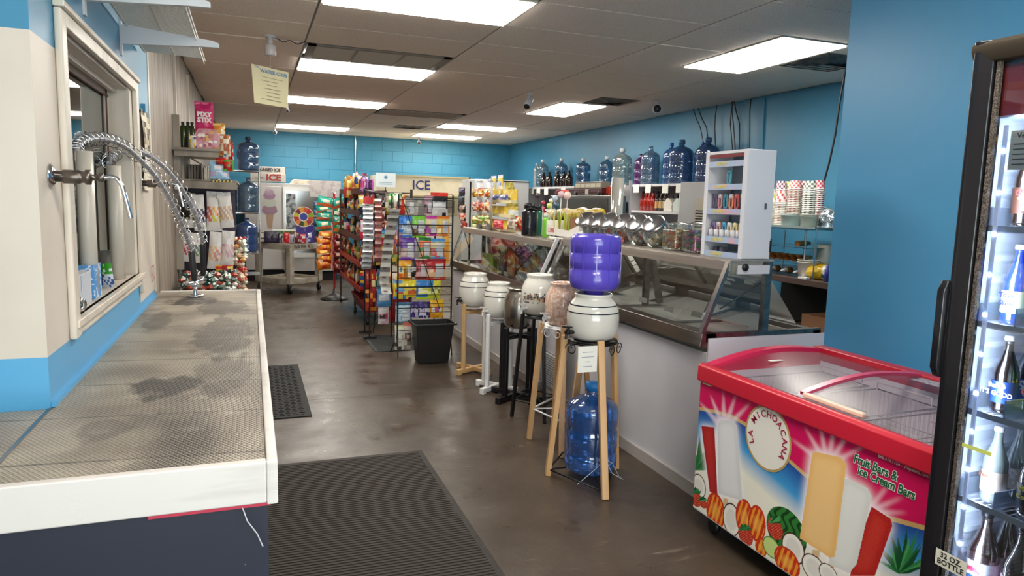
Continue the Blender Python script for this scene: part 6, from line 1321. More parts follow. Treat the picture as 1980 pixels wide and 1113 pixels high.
# tilted jars with chrome lids
JL = [('nearest', 1278, 431), ('second nearest', 1247, 428), ('third from the cabinet', 1213, 426), ('fourth from the cabinet', 1187, 424), ('fifth from the cabinet', 1161, 423), ('farthest', 1139, 421)]
JG = glass('jar clear', 'EEF2EE', .05, .06, 'D8E0DC')
def tilted_jar(y, lab, ccol, scale=1.0):
    x, z = 2.40, ZT; t = thing('tilted_candy_jar', lab, 'jar', (x, y, z), 'tilted glass candy jars')
    ax = V((-.62, -.30, .72)).normalized(); s = scale
    base = V((x+.015, y+.02, z+.075*s))
    part('jar_body', MB().lathe([(0,-.07*s),(.05*s,-.068*s),(.078*s,-.045*s),(.088*s,0),(.082*s,.04*s),(.066*s,.062*s),(.064*s,.072*s)], base, 22, axis=ax), JG, t)
    part('lid', MB().lathe([(.066*s,.068*s),(.072*s,.07*s),(.072*s,.084*s),(.06*s,.092*s),(.03*s,.098*s),(0,.1*s)], base, 26, axis=ax), mat('lid chrome', 'B4B4B8', .24, 1), t)
    kb = base+ax*.1*s; part('knob', MB().tube([kb, kb+ax*.02], .007, 8).tube([kb+ax*.022-V((0,.02,.012)), kb+ax*.022+V((0,.02,.012))], .006, 8), M_CHROME, t)
    if ccol:
        cr = random.Random(int(y*100)); mb = MB()
        for q in range(80):
            a_, r_ = cr.uniform(0, 2*PI), cr.uniform(0, .062)*s; c_ = V((x+.01+r_*math.cos(a_), y+r_*math.sin(a_), z+.018+cr.uniform(0, .062)))
            e = .013; mb.add([c_+V((e*cr.uniform(.6,1.5),0,0)), c_-V((e,0,0)), c_+V((0,e,0)), c_-V((0,e,0)), c_+V((0,0,e)), c_-V((0,0,e))], [(0,2,4),(2,1,4),(1,3,4),(3,0,4),(2,0,5),(1,2,5),(3,1,5),(0,3,5)], 0, False, cr.choice(ccol))
        part('candies', mb, M_ATTR, t, kind='stuff')
jy = [3.78, 3.98, 4.18, 4.38, 4.56, 4.74]
jc = [('F0C95A','C9C4BC','E8D8B0'), ('D8D4D0','8A8480','C94A3A'), ('C9442A','D85A3A','E0704A'), ('D84A2A','C93A2A','B9B4B0'), ('E8E4E0','B9A0A0','4A5A8A'), ('C9BDB0','8A3A3A','E0D8D0')]
jn = ['yellow and clear candy', 'grey and white candy', 'orange red candy', 'red gummy candy', 'white wrapped candy', 'mixed pale candy']
for i in range(6): tilted_jar(jy[i], 'tilted glass jar with chrome lid holding %s, %s' % (jn[i], JL[i][0]), jc[i], 1.1)
def square_jar(y, lab, ccol, lid, w_=.072, h=.15):
    x = 2.40; t = thing('square_candy_jar', lab, 'jar', (x, y, ZT)); z = ZT
    part('jar_body', MB().box(x-w_, x+w_, y-w_, y+w_, z+.002, z+h*.85).lathe([(w_*.9, h*.85),(w_*.85, h)], (x, y, z), 20), JG, t, bev=.012)
    part('rim', MB().lathe([(w_*.84,h*.97),(w_*.92,h*.98),(w_*.92,h*1.04),(w_*.8,h*1.06),(w_*.6,h*1.1),(0,h*1.12)], (x, y, z), 22), lid, t)
    cr = random.Random(int(y*77)); mb = MB()
    for q in range(150):
        c_ = V((x+cr.uniform(-1, 1)*w_*.84, y+cr.uniform(-1, 1)*w_*.84, z+.012+cr.uniform(0, h*.72))); e = .012
        mb.add([c_+V((e*1.4,0,0)), c_-V((e*1.3,0,0)), c_+V((0,e,0)), c_-V((0,e,0)), c_+V((0,0,e)), c_-V((0,0,e))], [(0,2,4),(2,1,4),(1,3,4),(3,0,4),(2,0,5),(1,2,5),(3,1,5),(0,3,5)], 0, False, cr.choice(ccol))
    part('candies', mb, M_ATTR, t, kind='stuff')
square_jar(3.545, 'square glass jar of orange and yellow wrapped candy beside the tilted jars', ('E8952A','F0C03A','D85A2A','E8D8C0'), JG)
square_jar(3.355, 'square glass jar of pink, green and blue gum beside the white cabinet', ('D83A8A','2F7A4A','2A4A9A','C92A5A','E05AA0','5AA04A','7A3A9A'), JG, .066, .155)
def base_at(x, y, z=ZT): return PZ(x, y, z)
# candy carton, paper, tumblers and sticks farther along
Z2 = 1.21
def tumbler(px0, px1, top, bot, col, lab, lidc, Xp, handle=True):
    a, b = PX(px0, bot, Xp), PX(px1, bot, Xp); w_ = (px1-px0)/1339*((a-V((0,0,1.5))).length); c_ = PX((px0+px1)/2, bot, Xp); h = PX((px0+px1)/2, top, Xp).z-c_.z; r = w_*.62; z = Z2+.001
    t = thing('tumbler', lab, 'bottle', (c_.x, c_.y, z)); c_ = (c_.x, c_.y, z)
    part('body', MB().lathe([(0,0),(r*.9,0),(r*.94,.01),(r*.94,h*.72),(r*.8,h*.8),(r*.62,h*.84),(0,h*.84)], c_, 20), mat('tumbler '+col, col, .25, .1, coat=.3), t)
    part('cap', MB().lathe([(0,h*.84),(r*.66,h*.84),(r*.66,h*.98),(r*.5,h),(0,h)], c_, 18), mat('cap plastic '+lidc, lidc, .4), t)
    if handle: part('strap', MB().tube([(c_[0]-r*.6, c_[1]-.0, z+h*.82), (c_[0]-r*.2, c_[1]-r*1.1, z+h*.86), (c_[0]+r*.7, c_[1]-r*.6, z+h*.8)], .008, 6), M_BLACK, t)
tumbler(1010, 1035, 396, 458, '15151B', 'black steel tumbler with flip cap on the far display case', '101012', 2.32)
tumbler(1029, 1046, 400, 459, '1F6A4A', 'green steel tumbler beside the black one', '16161A', 2.42)
tumbler(1043, 1053, 404, 458, 'B8304A', 'slim red bottle beside the green tumbler', 'C93A50', 2.5, False)
tumbler(1049, 1060, 412, 458, '7ABF3A', 'slim lime green bottle right of the red one', 'D8DCD0', 2.36, False)
ck = thing('candy_carton', 'white folded carton of candy sticks with red lettering on the display case', 'box', base_at(1085, 460, ZT))
a, b = PX(1056, 460, 2.3), PX(1118, 462, 2.3)
part('front_wall', MB().add([(2.3,a.y,ZT),(2.3,b.y,ZT),(2.3,b.y,ZT+.1),(2.3,b.y*.7+a.y*.3,ZT+.05),(2.3,a.y*.7+b.y*.3,ZT+.06),(2.3,a.y,ZT+.1)], [(0,1,2,3,4,5)]).add([(2.302,a.y,ZT),(2.302,b.y,ZT),(2.302,b.y,ZT+.1),(2.302,b.y*.7+a.y*.3,ZT+.05),(2.302,a.y*.7+b.y*.3,ZT+.06),(2.302,a.y,ZT+.1)], [(5,4,3,2,1,0)]), mat('carton card', 'E0DCD6', .6), ck)
part('tray', MB().box(2.302, 2.48, b.y, a.y, ZT, ZT+.008), mat('carton card', ''), ck); part('back_wall', MB().box(2.48, 2.484, b.y, a.y, ZT, ZT+.14), mat('brown card', '8A5A44', .7), ck)
part('side_wall', MB().box(2.302, 2.48, b.y, b.y+.003, ZT, ZT+.09), mat('carton card', ''), ck); part('side_wall', MB().box(2.302, 2.48, a.y-.003, a.y, ZT, ZT+.12), mat('carton card', ''), ck)
text('2.000', (2.298, a.y-.1, ZT+.04), *XN, .055, mat('red print', 'C93A34', .5), ck)
cr = random.Random(12); nm = 0
for k in range(16):
    y = a.y-.06-(a.y-b.y-.1)*k/16; x = 2.33+cr.uniform(0, .12); h = cr.uniform(.12, .2); c_ = ('A9B83A','C9C86A','8AA83A','D8A83A','6A8A3A','B9A05A')[k % 6]
    solo('candy_stick', MB().tube([(x, y, ZT+.01), (x+cr.uniform(-.01,.02), y+cr.uniform(-.02,.02), ZT+h)], .0065, 6), mat('stick '+c_, c_, .35), '%s candy stick standing in the white carton, %s from the left' % (('olive','pale yellow','green','amber','dark green','tan')[k % 6], 'first second third fourth fifth sixth seventh eighth ninth tenth eleventh twelfth thirteenth fourteenth fifteenth sixteenth'.split()[k]), 'candy', 'candy sticks in the white carton')
ws_ = MB().add([(2.29,4.62,ZT+.001),(2.29,4.95,ZT+.001),(2.5,4.95,ZT+.03),(2.5,4.62,ZT+.002),(2.29,4.62,ZT+.06),(2.288,4.95,ZT+.02)], [(0,3,2,1),(0,1,5,4)])
solo('loose_paper', ws_, M_PAPER, 'loose white paper sheet curling beside the candy carton', 'paper')
yr = thing('yellow_bag_roll', 'long yellow plastic bag of cones lying behind the candy jars', 'bag', (3.0, 6.2, 1.24))
p0, p1 = PX(1058, 415, 3.0), PX(1163, 414, 3.0); L3 = [p0.lerp(p1, k/10)+V((0,0,.012*math.sin(k*2.1))) for k in range(11)]
part('bag', MB().tube(L3, [.03,.055,.06,.062,.058,.063,.06,.062,.058,.06,.045], 12), mat('yellow film', 'D2BE5A', .25, noise=(18, 'B08A2A', 5, .45, .6), bump=(30, .5)), yr)
pt_ = thing('prep_table', 'narrow steel prep table behind the display cases', 'table', (3.0, 6.1, 0)); zz_ = min(p0.z, p1.z)-.058
part('table_top', MB().box(2.93, 3.2, 5.2, 7.3, zz_-.03, zz_), M_STEEL, pt_)
for x in (2.95, 3.18):
    for y in (5.22, 7.27): part('leg', MB().tube([(x, y, 0), (x, y, zz_-.03)], .015, 8), M_STEEL, pt_)
# balloons / pops upright behind the tumblers
for k, (x, y, r, c_, nm_) in enumerate(((1097, 378, .034, 'E0C4BC', 'striped pink and white'), (1085, 376, .03, 'D8B8C0', 'pale pink'), (1073, 383, .026, 'B9C8D8', 'pale blue'), (1066, 388, .02, 'E8D8B8', 'cream'), (1076, 397, .026, '3A5A6A', 'dark teal'), (1062, 398, .024, 'C9D86A', 'lime'), (1040, 378, .024, '4A3A44', 'dark plum'), (1050, 392, .02, 'B83A4A', 'red'))):
    p_ = PX(x, y, 2.44); t = thing('giant_lollipop', nm_+' giant lollipop standing among the candy sticks', 'lollipop', (2.44, p_.y, ZT), 'giant lollipops on the case')
    part('sweet', MB().lathe([(0,-.008),(r,-.006),(r,.006),(0,.008)], p_, 16, axis=(-1,-.6,0)), mat('sweet '+c_, c_, .3), t); part('stick', MB().tube([(2.44, p_.y, Z2+.005), p_], .004, 6), M_PAPER if k % 2 else mat('sweet '+c_, c_), t)
tc = thing('cup_tube', 'tall clear tube of plastic cups standing behind the candy jars', 'cups', base_at(1192, 420))
p0, p1 = PX(1192, 416, 3.2), PX(1189, 345, 3.2)
part('tube', MB().lathe([(.055,0),(.06,p1.z-p0.z+.1),(.054,p1.z-p0.z+.1),(.05,0)], (p0.x, p0.y, p0.z-.1), 18), glass('cup plastic', 'E0E0DA', .15, .45, 'D8D6CE'), tc)
tc.location = (p0.x, p0.y, p0.z-.1)
for ch in tc.children: ch.data.transform(Matrix.Translation((0,0,0)))
_o = [ch for ch in tc.children][0]; _o.location = V((base_at(1192,420)))-V((p0.x, p0.y, p0.z-.1))
solo('cup_tube_stand', MB().box(3.13, 3.27, p0.y-.07, p0.y+.07, 0, p0.z-.1), M_SH if False else M_WHITE, 'slim white pedestal behind the near display case carrying the cup tube', 'cabinet')
# clutter on the far display case
def cl(p_, d_, lab, X=2.3, **k): return bag(p_, d_, lab, 'sweets on the far display case', X=X, bulge=.018, **k)
yd = thing('yellow_candy_display', 'yellow tiered candy display stand on the far display case', 'display', PX(970, 445, 2.45))
a, b = PX(944, 443, 2.45), PX(1003, 446, 2.45); zb_ = Z2
for i, (z0, z1) in enumerate(((zb_, zb_+.11), (zb_+.14, zb_+.25), (zb_+.28, zb_+.42))):
    part('card_tier', MB().box(2.42+.02*i, 2.43+.02*i, b.y+.1*i*.5, a.y, z0, z1), mat('yellow card', 'D2B43A', .5, noise=(12, 'E8D89A', 3, .5, .6)), yd)
    part('tier_lip', MB().box(2.36+.02*i, 2.42+.02*i, b.y+.1*i*.5, a.y, z0, z0+.03), mat('cream card', 'DDD3A8', .5), yd)
for k, (x, y0, y1) in enumerate(((955, 340, 372), (968, 338, 370))):
    cl((x-6, y0, x+4, y1), ('pack','D8C04A','B9C9E0','E8E0C0','8A8ACA','D8D8E8'), 'yellow and lilac card at the top of the yellow display, %s' % ('left', 'right')[k], X=2.5, seed=k)
    cl((x-6, y1, x+4, y1+22), ('pack','E0C84A','E8E0B0','D8A84A','C9B86A'), 'yellow card below the lilac one, %s' % ('left', 'right')[k], X=2.5, seed=k+1)
for k in range(5): cl((944+k*7, 376, 954+k*7, 388), ('plain','4A5AA0','E0E0E8'), 'small blue and white sweet packet on the yellow display, %s from the left' % ['first','second','third','fourth','fifth'][k], X=2.43, seed=k)
for k, (col_, nm_) in enumerate((('yellow', ('mix','D8BC3A','E8D87A','C9A82A','E0C8A0')), ('pink', ('mix','C94A9A','E8A0C8','D8D0D8','D8B85A')))):
    cl((917+k*17, 364, 931+k*17, 377), nm_, 'row of %s candy tubs, top of the left clip stand' % col_, seed=k)
for r_ in range(3):
    for k in range(3):
        c_ = [('D8B03A','C9502A','E8E0C0','8A5A2A'),('C94A2A','E8B06A','D8D0C0','8A2A1A'),('7AB03A','D85A2A','E8E0B0','5A7A2A')][r_]
        cl((912+k*12, 364+r_*26, 923+k*12, 381+r_*26), ('mix', *c_), '%s sweet packet, %s tier of the left clip stand, %s from the left' % (['yellow','orange','green'][r_], ['top','middle','bottom'][r_], ['first','second','third'][k]), seed=k, X=2.28)
cs2 = thing('clip_stand', 'white two column clip stand holding small candy at the far case corner', 'rack', PX(930, 443, 2.3)); q_ = PX(926, 440, 2.33)
for k in range(2): yk = q_.y-.35*k; part('column', MB().lathe([(0,0),(.03,0),(.03,.5),(0,.5)], (2.33, yk, Z2), 12), M_WHITE, cs2); part('topper', MB().lathe([(0,.5),(.035,.5),(.0,.53)], (2.33, yk, Z2), 12), M_WHITE, cs2)
for i, (p_, d_, lab) in enumerate([((944,425,982,443),('plain','C0243A','D85A6A'),'clear bag of bright red sweets at the front of the case'),((980,422,1000,444),('mix','C9BCA8','A83A34','E8E0D4','8A7A6A'),'small window carton of sweets beside the red bag'),((996,418,1008,446),('mix','E0C08A','B83A34','D8B07A','C9302A'),'cream cylinder of sweets left of the black tumbler'),
     ((912,432,930,444),('mix','D8DC8A','7A8A2A','E8E8B0','C9CC6A'),'yellow green sweets tray at the far corner of the case'),((928,432,946,445),('plain','D8C4BC','C9B0A8'),'pale pink paper trays in front of the clip stand'),((975,405,1008,420),('plain','D2D8D4','A9C0C8'),'clear plastic packets heaped on the yellow display'),
     ((955,430,985,446),('mix','C9302A','E8E0E0','B8242A','E0C8C8'),'red and white striped sweets at the front edge of the case')]): cl(p_, d_, lab, X=2.29+.03*i, seed=i)
# dark packets beyond, right of the ice merchandiser
for i, (p_, d_, lab) in enumerate([((886,362,900,378),('mix','2A2430','4A2A6A','1A1A1E','6A5A8A'),'dark purple packet on the far peg stand, top'),((884,378,900,396),('mix','1C1A1E','3A3A44','4A2A2A','2A2A2A'),'black packet on the far peg stand, second'),((886,396,902,412),('mix','2A2A2E','8A6A4A','1A1A1A','C9A08A'),'black and tan packet on the far peg stand, third'),((884,412,904,428),('mix','C9502A','1A1A1A','E0C8B0','D8402A'),'orange and black packet on the far peg stand, fourth'),((888,426,906,442),('mix','C93A2A','2A2A2A','E8D8C8','8A2A1A'),'red and black packet on the far peg stand, lowest')]):
    bag(p_, d_, lab, 'dark packets on the far peg stand', X=2.6, bulge=.02, seed=i)
pq = thing('peg_stand', 'slim black peg stand at the far end of the cases', 'rack', (2.66, 8.6, 0)); part('pole', MB().tube([(2.66, 8.65, .02), (2.66, 8.65, 1.75)], .012, 8), M_BLKM, pq); part('base', MB().lathe([(0,0),(.16,0),(.16,.02),(0,.03)], (2.66, 8.65, 0), 20), M_BLKM, pq)
# ================================================================ right wall shelving
M_SH = mat('white shelving', 'C9C8CA', .4)
def shelving(y0, y1, lab, extra, zt=1.775):
    t = thing('wall_shelving', lab, 'shelf', (4.93, (y0+y1)/2, 0))
    part('side', MB().box(4.72, 5.14, y0, y0+.03, 0, zt), M_SH, t); part('side', MB().box(4.72, 5.14, y1-.03, y1, 0, zt), M_SH, t)
    part('back', MB().box(5.12, 5.14, y0, y1, 0, zt), mat('grey back panel', '9A999C', .5), t)
    for z in [zt]+extra: part('shelf', MB().box(4.72, 5.12, y0+.03, y1-.03, z-.03, z), M_SH, t, bev=.002)
    return t
shelving(6.98, 8.18, 'white wall shelving under the row of large blue bottles', [1.44, 1.1])
shelving(8.28, 12.0, 'long white wall shelving farther back with a steel appliance in front', [1.40, 1.0])
gp = solo('grey_end_cabinet', MB().box(4.7, 5.14, 6.3, 6.96, 0, 1.785), mat('grey cabinet', 'A3A2A4', .45), 'plain grey cabinet at the near end of the wall shelving', 'cabinet', bev=.004)
gv = thing('wall_vent_box', 'small beige slotted box on the grey cabinet side', 'box', (4.69, 6.5, 1.3)); part('case', MB().box(4.66, 4.7, 6.4, 6.6, 1.25, 1.6), mat('beige box', 'A89F90', .5), gv)
for k in range(7): part('slot', MB().box(4.655, 4.661, 6.42, 6.58, 1.28+k*.03, 1.29+k*.03), M_DARK, gv)
ZS = 1.776
jug((4.93, 8.02, ZS), 1.0, '7C9AB8', 'clear grey blue bottle at the far end of the near shelving top', False, body=.35, capc='8A9098', slim=.9)
jug((4.98, 7.62, ZS), 1.02, '3F78C8', 'bright blue bottle between two larger ones on the near shelving', True, body=.45, capc='2A5FB8', slim=.72)
jug((4.90, 7.28, ZS), 1.03, '3E6EA8', 'large blue bottle in the middle of the near shelving top', True, body=.5, capc='3A5F8A', slim=1.05)
jug((5.02, 7.02, ZS), .95, '3A72C0', 'blue bottle half hidden behind the two large ones', True, body=.5, capc='2A5FB8', slim=.75)
jug((4.92, 6.78, 1.786), .99, '33629F', 'deep blue bottle nearest the white candy cabinet', True, body=.55, capc='2F4F7A', slim=1.0)
jug((4.95, 8.30, ZS+.0), .84, '5A1F72', 'purple bottle at the end of the near shelving row', False, body=.85, slim=.75)
jug((4.9, 8.72, ZS), 1.0, 'B4C2C0', 'large clear ribbed bottle on the far shelving top', True, body=.3, capc='C9CED0')
jug((5.0, 9.35, ZS), .86, '4F80A8', 'squat blue bottle with white cap, nearer of two', True, body=.4, capc='D8DCDC')
jug((4.92, 9.98, ZS), .86, '4A7CA6', 'squat blue bottle with white cap, farther of two', True, body=.4, capc='D8DCDC')
jug((4.95, 11.7, ZS), .98, '8AA4B4', 'pale blue bottle with wide white cap at the far end', True, body=.35, capc='DDE0DE', slim=.85)
jug((4.98, 10.95, ZS), .95, '6A92B0', 'pale blue bottle with wide white cap behind the brown jugs', True, body=.35, capc='DDE0DE', slim=.85)
jug((4.9, 12.0-.12, ZS), .85, 'C9D0CC', 'slim frosted white bottle at the very end of the shelving', True, body=.7, capc='DDDCD8', slim=.4)
for k, y in enumerate((11.35, 11.1, 10.75, 10.5, 10.3)):
    t = thing('amber_growler', 'dark amber glass jug on the far shelving top, %s from the far end' % ['first','second','third','fourth','fifth'][k], 'jug', (4.83, y, ZS), 'amber growlers on the far shelving')
    part('body', MB().lathe([(0,0),(.062,0),(.066,.01),(.066,.13),(.05,.18),(.022,.21),(.02,.24),(0,.24)], (4.83, y, ZS), 18), mat('amber glass', '241611', .08, coat=.5), t)
    part('cap', MB().lathe([(0,.24),(.021,.235),(.021,.262),(0,.265)], (4.83, y, ZS), 12), M_BLACK, t); part('handle', MB().tube([(4.83, y-.02, ZS+.22), (4.80, y-.05, ZS+.21), (4.79, y-.055, ZS+.18)], .005, 6), mat('amber glass', ''), t)
# hanging price cards
hcards = [(1229,361,4.7,'first'),(1252,361,4.7,'second'),(1285,361,4.7,'third'),(1312,360,4.7,'fourth')]
for x, y, X_, nm_ in hcards:
    p_ = PX(x, y, X_); solo('shelf_price_card', MB().box(4.708, 4.712, p_.y-.065, p_.y+.065, p_.z-.075, p_.z+.03), M_PAPER, 'cream handwritten price card on the near shelving edge, %s from the left' % nm_, 'card')
for x, y, nm_ in ((1027,367,'first'),(1040,367,'second'),(1055,368,'third'),(1088,366,'fourth'),(1160,364,'fifth'),(1211,366,'sixth')):
    p_ = PX(x, y, 4.7); solo('shelf_price_card', MB().box(4.708, 4.712, p_.y-.08, p_.y+.08, p_.z-.075, p_.z+.03), M_PAPER, 'cream price card on the far shelving edge, %s from the left' % nm_, 'card')
def sbottle(x, y, z, c_, h, r, lab, grp, lc=None):
    t = thing('syrup_bottle', lab, 'bottle', (x, y, z), grp)
    part('body', MB().lathe([(0,0),(r,0),(r,h*.6),(r*.45,h*.78),(r*.4,h*.95),(0,h*.95)], (x, y, z), 14), mat('syrup '+c_, c_, .12, coat=.4), t)
    if lc: part('label', MB().lathe([(r+.001,h*.15),(r+.001,h*.5)], (x, y, z), 14), mat('syrup label '+lc, lc, .5), t)
    part('cap', MB().lathe([(0,h*.93),(r*.48,h*.93),(r*.48,h),(0,h)], (x, y, z), 10), M_BLACK, t)
for k in range(4): sbottle(4.82, 7.98-k*.085, 1.441, 'A8281E', .25, .036, 'red syrup bottle in the near shelving, %s from the left' % ['first','second','third','fourth'][k], 'red syrup bottles in the near shelving')
for k in range(3): sbottle(4.82, 7.62-k*.09, 1.441, '2A1A14', .25, .036, 'dark bottle with a round label in the near shelving, %s from the left' % ['first','second','third'][k], 'dark bottles in the near shelving', 'B8A070' if k else 'C9905A')
for k, y in enumerate((7.3, 7.1)):
    t = thing('bottle_carrier', 'pale cardboard bottle carrier in the near shelving, %s one' % ('left', 'right')[k], 'carrier', (4.82, y, 1.441))
    part('box', MB().prism([(y-.09, 1.441), (y+.09, 1.441), (y+.09, 1.54), (y+.03, 1.60), (y-.03, 1.60), (y-.09, 1.54)], 4.76, 4.9, 'x'), mat('carrier card %d' % k, ('D2CCC2', 'B9C4BC')[k], .6, noise=(20, '9AA8A0', 2, .6, .65)), t, bev=.003)
    part('bottles', MB().lathe([(0,0),(.022,0),(.012,.06),(0,.06)], (4.86, y-.05, 1.58), 10).lathe([(0,0),(.022,0),(.012,.06),(0,.06)], (4.86, y+.05, 1.58), 10), M_BLACK, t, kind='stuff')
# steel appliance with toys in front of the far shelving
ap = thing('steel_appliance', 'stainless steel kitchen appliance on the counter behind the cases', 'appliance', (3.6, 7.3, 1.0))
p0, p1 = PX(1063, 420, 3.6), PX(1178, 420, 3.6); zt_ = PX(1120, 378, 3.6).z
part('housing', MB().box(3.6, 3.8, p1.y, p0.y, .95, zt_), M_STEEL, ap, bev=.006); part('door_panel', MB().box(3.59, 3.6, p1.y+.05, p0.y-.5, 1.2, zt_-.03), mat('dark steel', '7A7672', .3, 1), ap); part('stand', MB().box(3.62, 3.79, p1.y, p0.y, 0, .95), M_DARK, ap)
p_ = PX(1149, 382, 3.6)
bt = thing('toy_bus', 'toy camper bus, cream over dark red, on top of the steel appliance', 'toy', (3.72, p_.y, zt_))
bl, bh = (PX(1102, 380, 3.6).y-PX(1156, 380, 3.6).y), .135
y0, y1 = PX(1156, 380, 3.6).y, PX(1102, 380, 3.6).y; z = zt_+.025
part('lower_body', MB().prism([(y0, z), (y1, z), (y1+.01, z+.03), (y1, z+.06), (y0, z+.06)], 3.64, 3.76, 'x'), mat('toy maroon', '5A1A1C', .25, coat=.4), bt, bev=.008)
part('upper_body', MB().prism([(y0, z+.06), (y1, z+.06), (y1-.04, z+.125), (y1-.08, z+.135), (y0+.01, z+.135)], 3.645, 3.755, 'x'), mat('toy cream', '8A7D70', .3), bt, bev=.006)
for k in range(5): yy = y0+.03+k*(bl-.07)/5; part('window', MB().box(3.642, 3.646, yy, yy+(bl-.07)/5-.015, z+.07, z+.115), mat('toy window', 'F2ECD6', .2), bt)
for yy in (y0+.06, y1-.07): part('wheel', MB().lathe([(0,-.01),(.026,-.01),(.026,.01),(0,.01)], (3.645, yy, zt_+.027), 14, axis=(1,0,0)), M_BLACK, bt)
part('tag', MB().box(3.635, 3.64, (y0+y1)/2-.05, (y0+y1)/2+.03, z-.01, z+.05), M_PAPER, bt)
def toy(x, y, c_, l, h, lab):
    p_ = PX(x, y, 3.7); t = thing('toy_car', lab, 'toy', (3.75, p_.y, zt_)); z = zt_+.002
    part('body', MB().prism([(p_.y-l/2, z+.01), (p_.y+l/2, z+.01), (p_.y+l/2, z+h*.6), (p_.y+l*.2, z+h), (p_.y-l*.3, z+h), (p_.y-l/2, z+h*.7)], 3.7, 3.8, 'x'), mat('toy '+c_, c_, .3), t, bev=.005)
    for s_ in (-1, 1): part('wheel', MB().lathe([(0,-.008),(.016,-.008),(.016,.008),(0,.008)], (3.7, p_.y+s_*l*.3, z+.014), 12, axis=(1,0,0)), M_BLACK, t)
toy(1170, 378, 'C9442E', .17, .1, 'small red toy truck right of the toy bus'); toy(1080, 378, '8A2A2A', .26, .075, 'dark red toy car left of the toy bus')
wb_ = thing('scoop_cover', 'white plastic scoop hanging from the shelving post', 'utensil', PX(1212, 395, 4.0)); p_ = PX(1212, 380, 4.0)
part('blade', MB().add([(4.0, p_.y+.08, p_.z+.1), (4.0, p_.y-.02, p_.z+.13), (4.0, p_.y-.09, p_.z+.08), (4.0, p_.y-.06, p_.z-.05), (4.0, p_.y+.05, p_.z-.06)], [(0,1,2,3,4)]), M_WHITE, wb_); part('grip', MB().tube([(4.0, p_.y, p_.z-.06), (4.0, p_.y+.01, p_.z-.2)], .02, 8), M_BLACK, wb_)
solo('white_pole', MB().box(4.0, 4.03, PX(1216,380,4.0).y-.015, PX(1216,380,4.0).y+.015, 0, 1.78), M_WHITE, 'white upright post beside the hanging scoop', 'post')
# ================================================================ cup table at the right wall
TX0, TX1, TY0, TY1, TZ = 4.15, 5.10, 4.0, 5.6, .95
tb2 = thing('side_table', 'dark brown topped table against the right wall holding cones and cups', 'table', (4.6, 4.8, 0))
part('table_top', MB().box(TX0, TX1, TY0, TY1, TZ-.05, TZ), mat('dark brown laminate', '4A3A34', .3), tb2, bev=.004)
for x in (TX0+.05, TX1-.05):
    for y in (TY0+.05, TY1-.05): part('leg', MB().box(x-.02, x+.02, y-.02, y+.02, 0, TZ-.05), M_BLKM, tb2)
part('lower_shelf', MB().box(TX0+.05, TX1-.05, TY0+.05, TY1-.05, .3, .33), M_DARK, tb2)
dk = solo('shade_backdrop', MB().box(TX1-.12, TX1-.06, TY0+.08, TY1-.08, .335, .88), M_DARK, 'dark sheet added for the shade under the cone table', 'panel')  # black sheet stands in for the deep shade below the table
for k, (y, z, c_, w_) in enumerate(((4.2, .335, '7A5236', .26), (4.55, .335, '5E4030', .28), (4.3, .536, '8A6040', .3))):
    solo('cardboard_box', MB().box(TX0+.1, TX0+.5, y-w_/2, y+w_/2, z, z+(.2 if k < 2 else .12)), mat('cardboard %d' % k, c_, .7), 'brown cardboard box under the cone table, '+('lower near one', 'lower far one', 'upper one')[k], 'box', bev=.003)
solo('tangled_bag', film(None, .3, .2, .05, 8, 10, 5, .03, lambda u, v, s, r: r.choice(('2A2A2C','3A3836','4A4846'))), mat('dark crinkled film', '3A3836', .2, bump=(20, .6)), 'dark crinkled plastic bag under the cone table', 'bag', org=(0,0,0)).location = (4.4, 4.75, .336)
# acrylic cone stand
cn = thing('cone_stand', 'clear acrylic three tier cone stand with thin rods on the dark table', 'stand', (4.4, 4.75, TZ))
AC = glass('acrylic', 'D8E8EA', .12)
AX0, AX1, AY0, AY1 = 4.2, 4.62, 4.42, 5.12
for z in (1.34, 1.19, 1.06): part('tier', MB().box(AX0, AX1, AY0, AY1, z, z+.006), AC, cn)
for x, y in ((AX0+.02, AY0+.02), (AX0+.02, AY1-.2), (AX1-.02, AY0+.02), (AX1-.02, AY1-.02)): part('rod', MB().tube([(x, y, TZ+.001), (x, y, 1.345)], .005, 8), mat('clear rod', 'B9C8CC', .1, .3), cn)
M_CONE = mat('wafer cone', 'C08A4E', .6, noise=(60, 'A06C36', 2, .5, .6))
for k in range(7):
    x, y = AX0+.05, AY0+.08+k*.085; d = V((.8, .35, .06)).normalized()
    t = MB().lathe([(.028,0),(.024,.08),(.014,.17),(.002,.22)], (x, y, 1.067+.032), 14, axis=d)
    solo('waffle_cone', t, M_CONE, 'rolled brown waffle cone lying on the middle tier, %s from the near side' % ['first','second','third','fourth','fifth','sixth','seventh'][k], 'cone', 'waffle cones on the middle tier')
for k, y in enumerate((4.55, 5.02)):
    t = thing('cake_cone_stack', 'stack of pale cake cones lying on the top glass tier, %s one' % ('near', 'far')[k], 'cones', (AX0+.05, y, 1.197))
    for q in range(4): part('cone', MB().lathe([(.026,0),(.026,.03),(.02,.035),(.016,.08),(0,.08)], (AX0+.04+q*.03, y+q*.008, 1.225), 12, axis=(1,.25,0)), mat('pale wafer', 'D0A46A', .6), t)
for k in range(4):
    x, y = AX0+.02, AY0+.12+k*.15; d = V((-.75, -.35, .02)).normalized()
    t = thing('sugar_cone', 'white paper sleeved cone lying on the table under the stand, %s from the near side' % ['first','second','third','fourth'][k], 'cone', (x, y, TZ), 'paper sleeved cones on the table')
    part('cone', MB().lathe([(.03,0),(.018,.12),(.003,.2)], V((x+.14, y+.05, TZ+.034)), 12, axis=d), M_CONE, t); part('sleeve', MB().lathe([(.0225,.09),(.013,.15),(.003,.204)], V((x+.14, y+.05, TZ+.034)), 12, axis=d), M_WHITE, t)
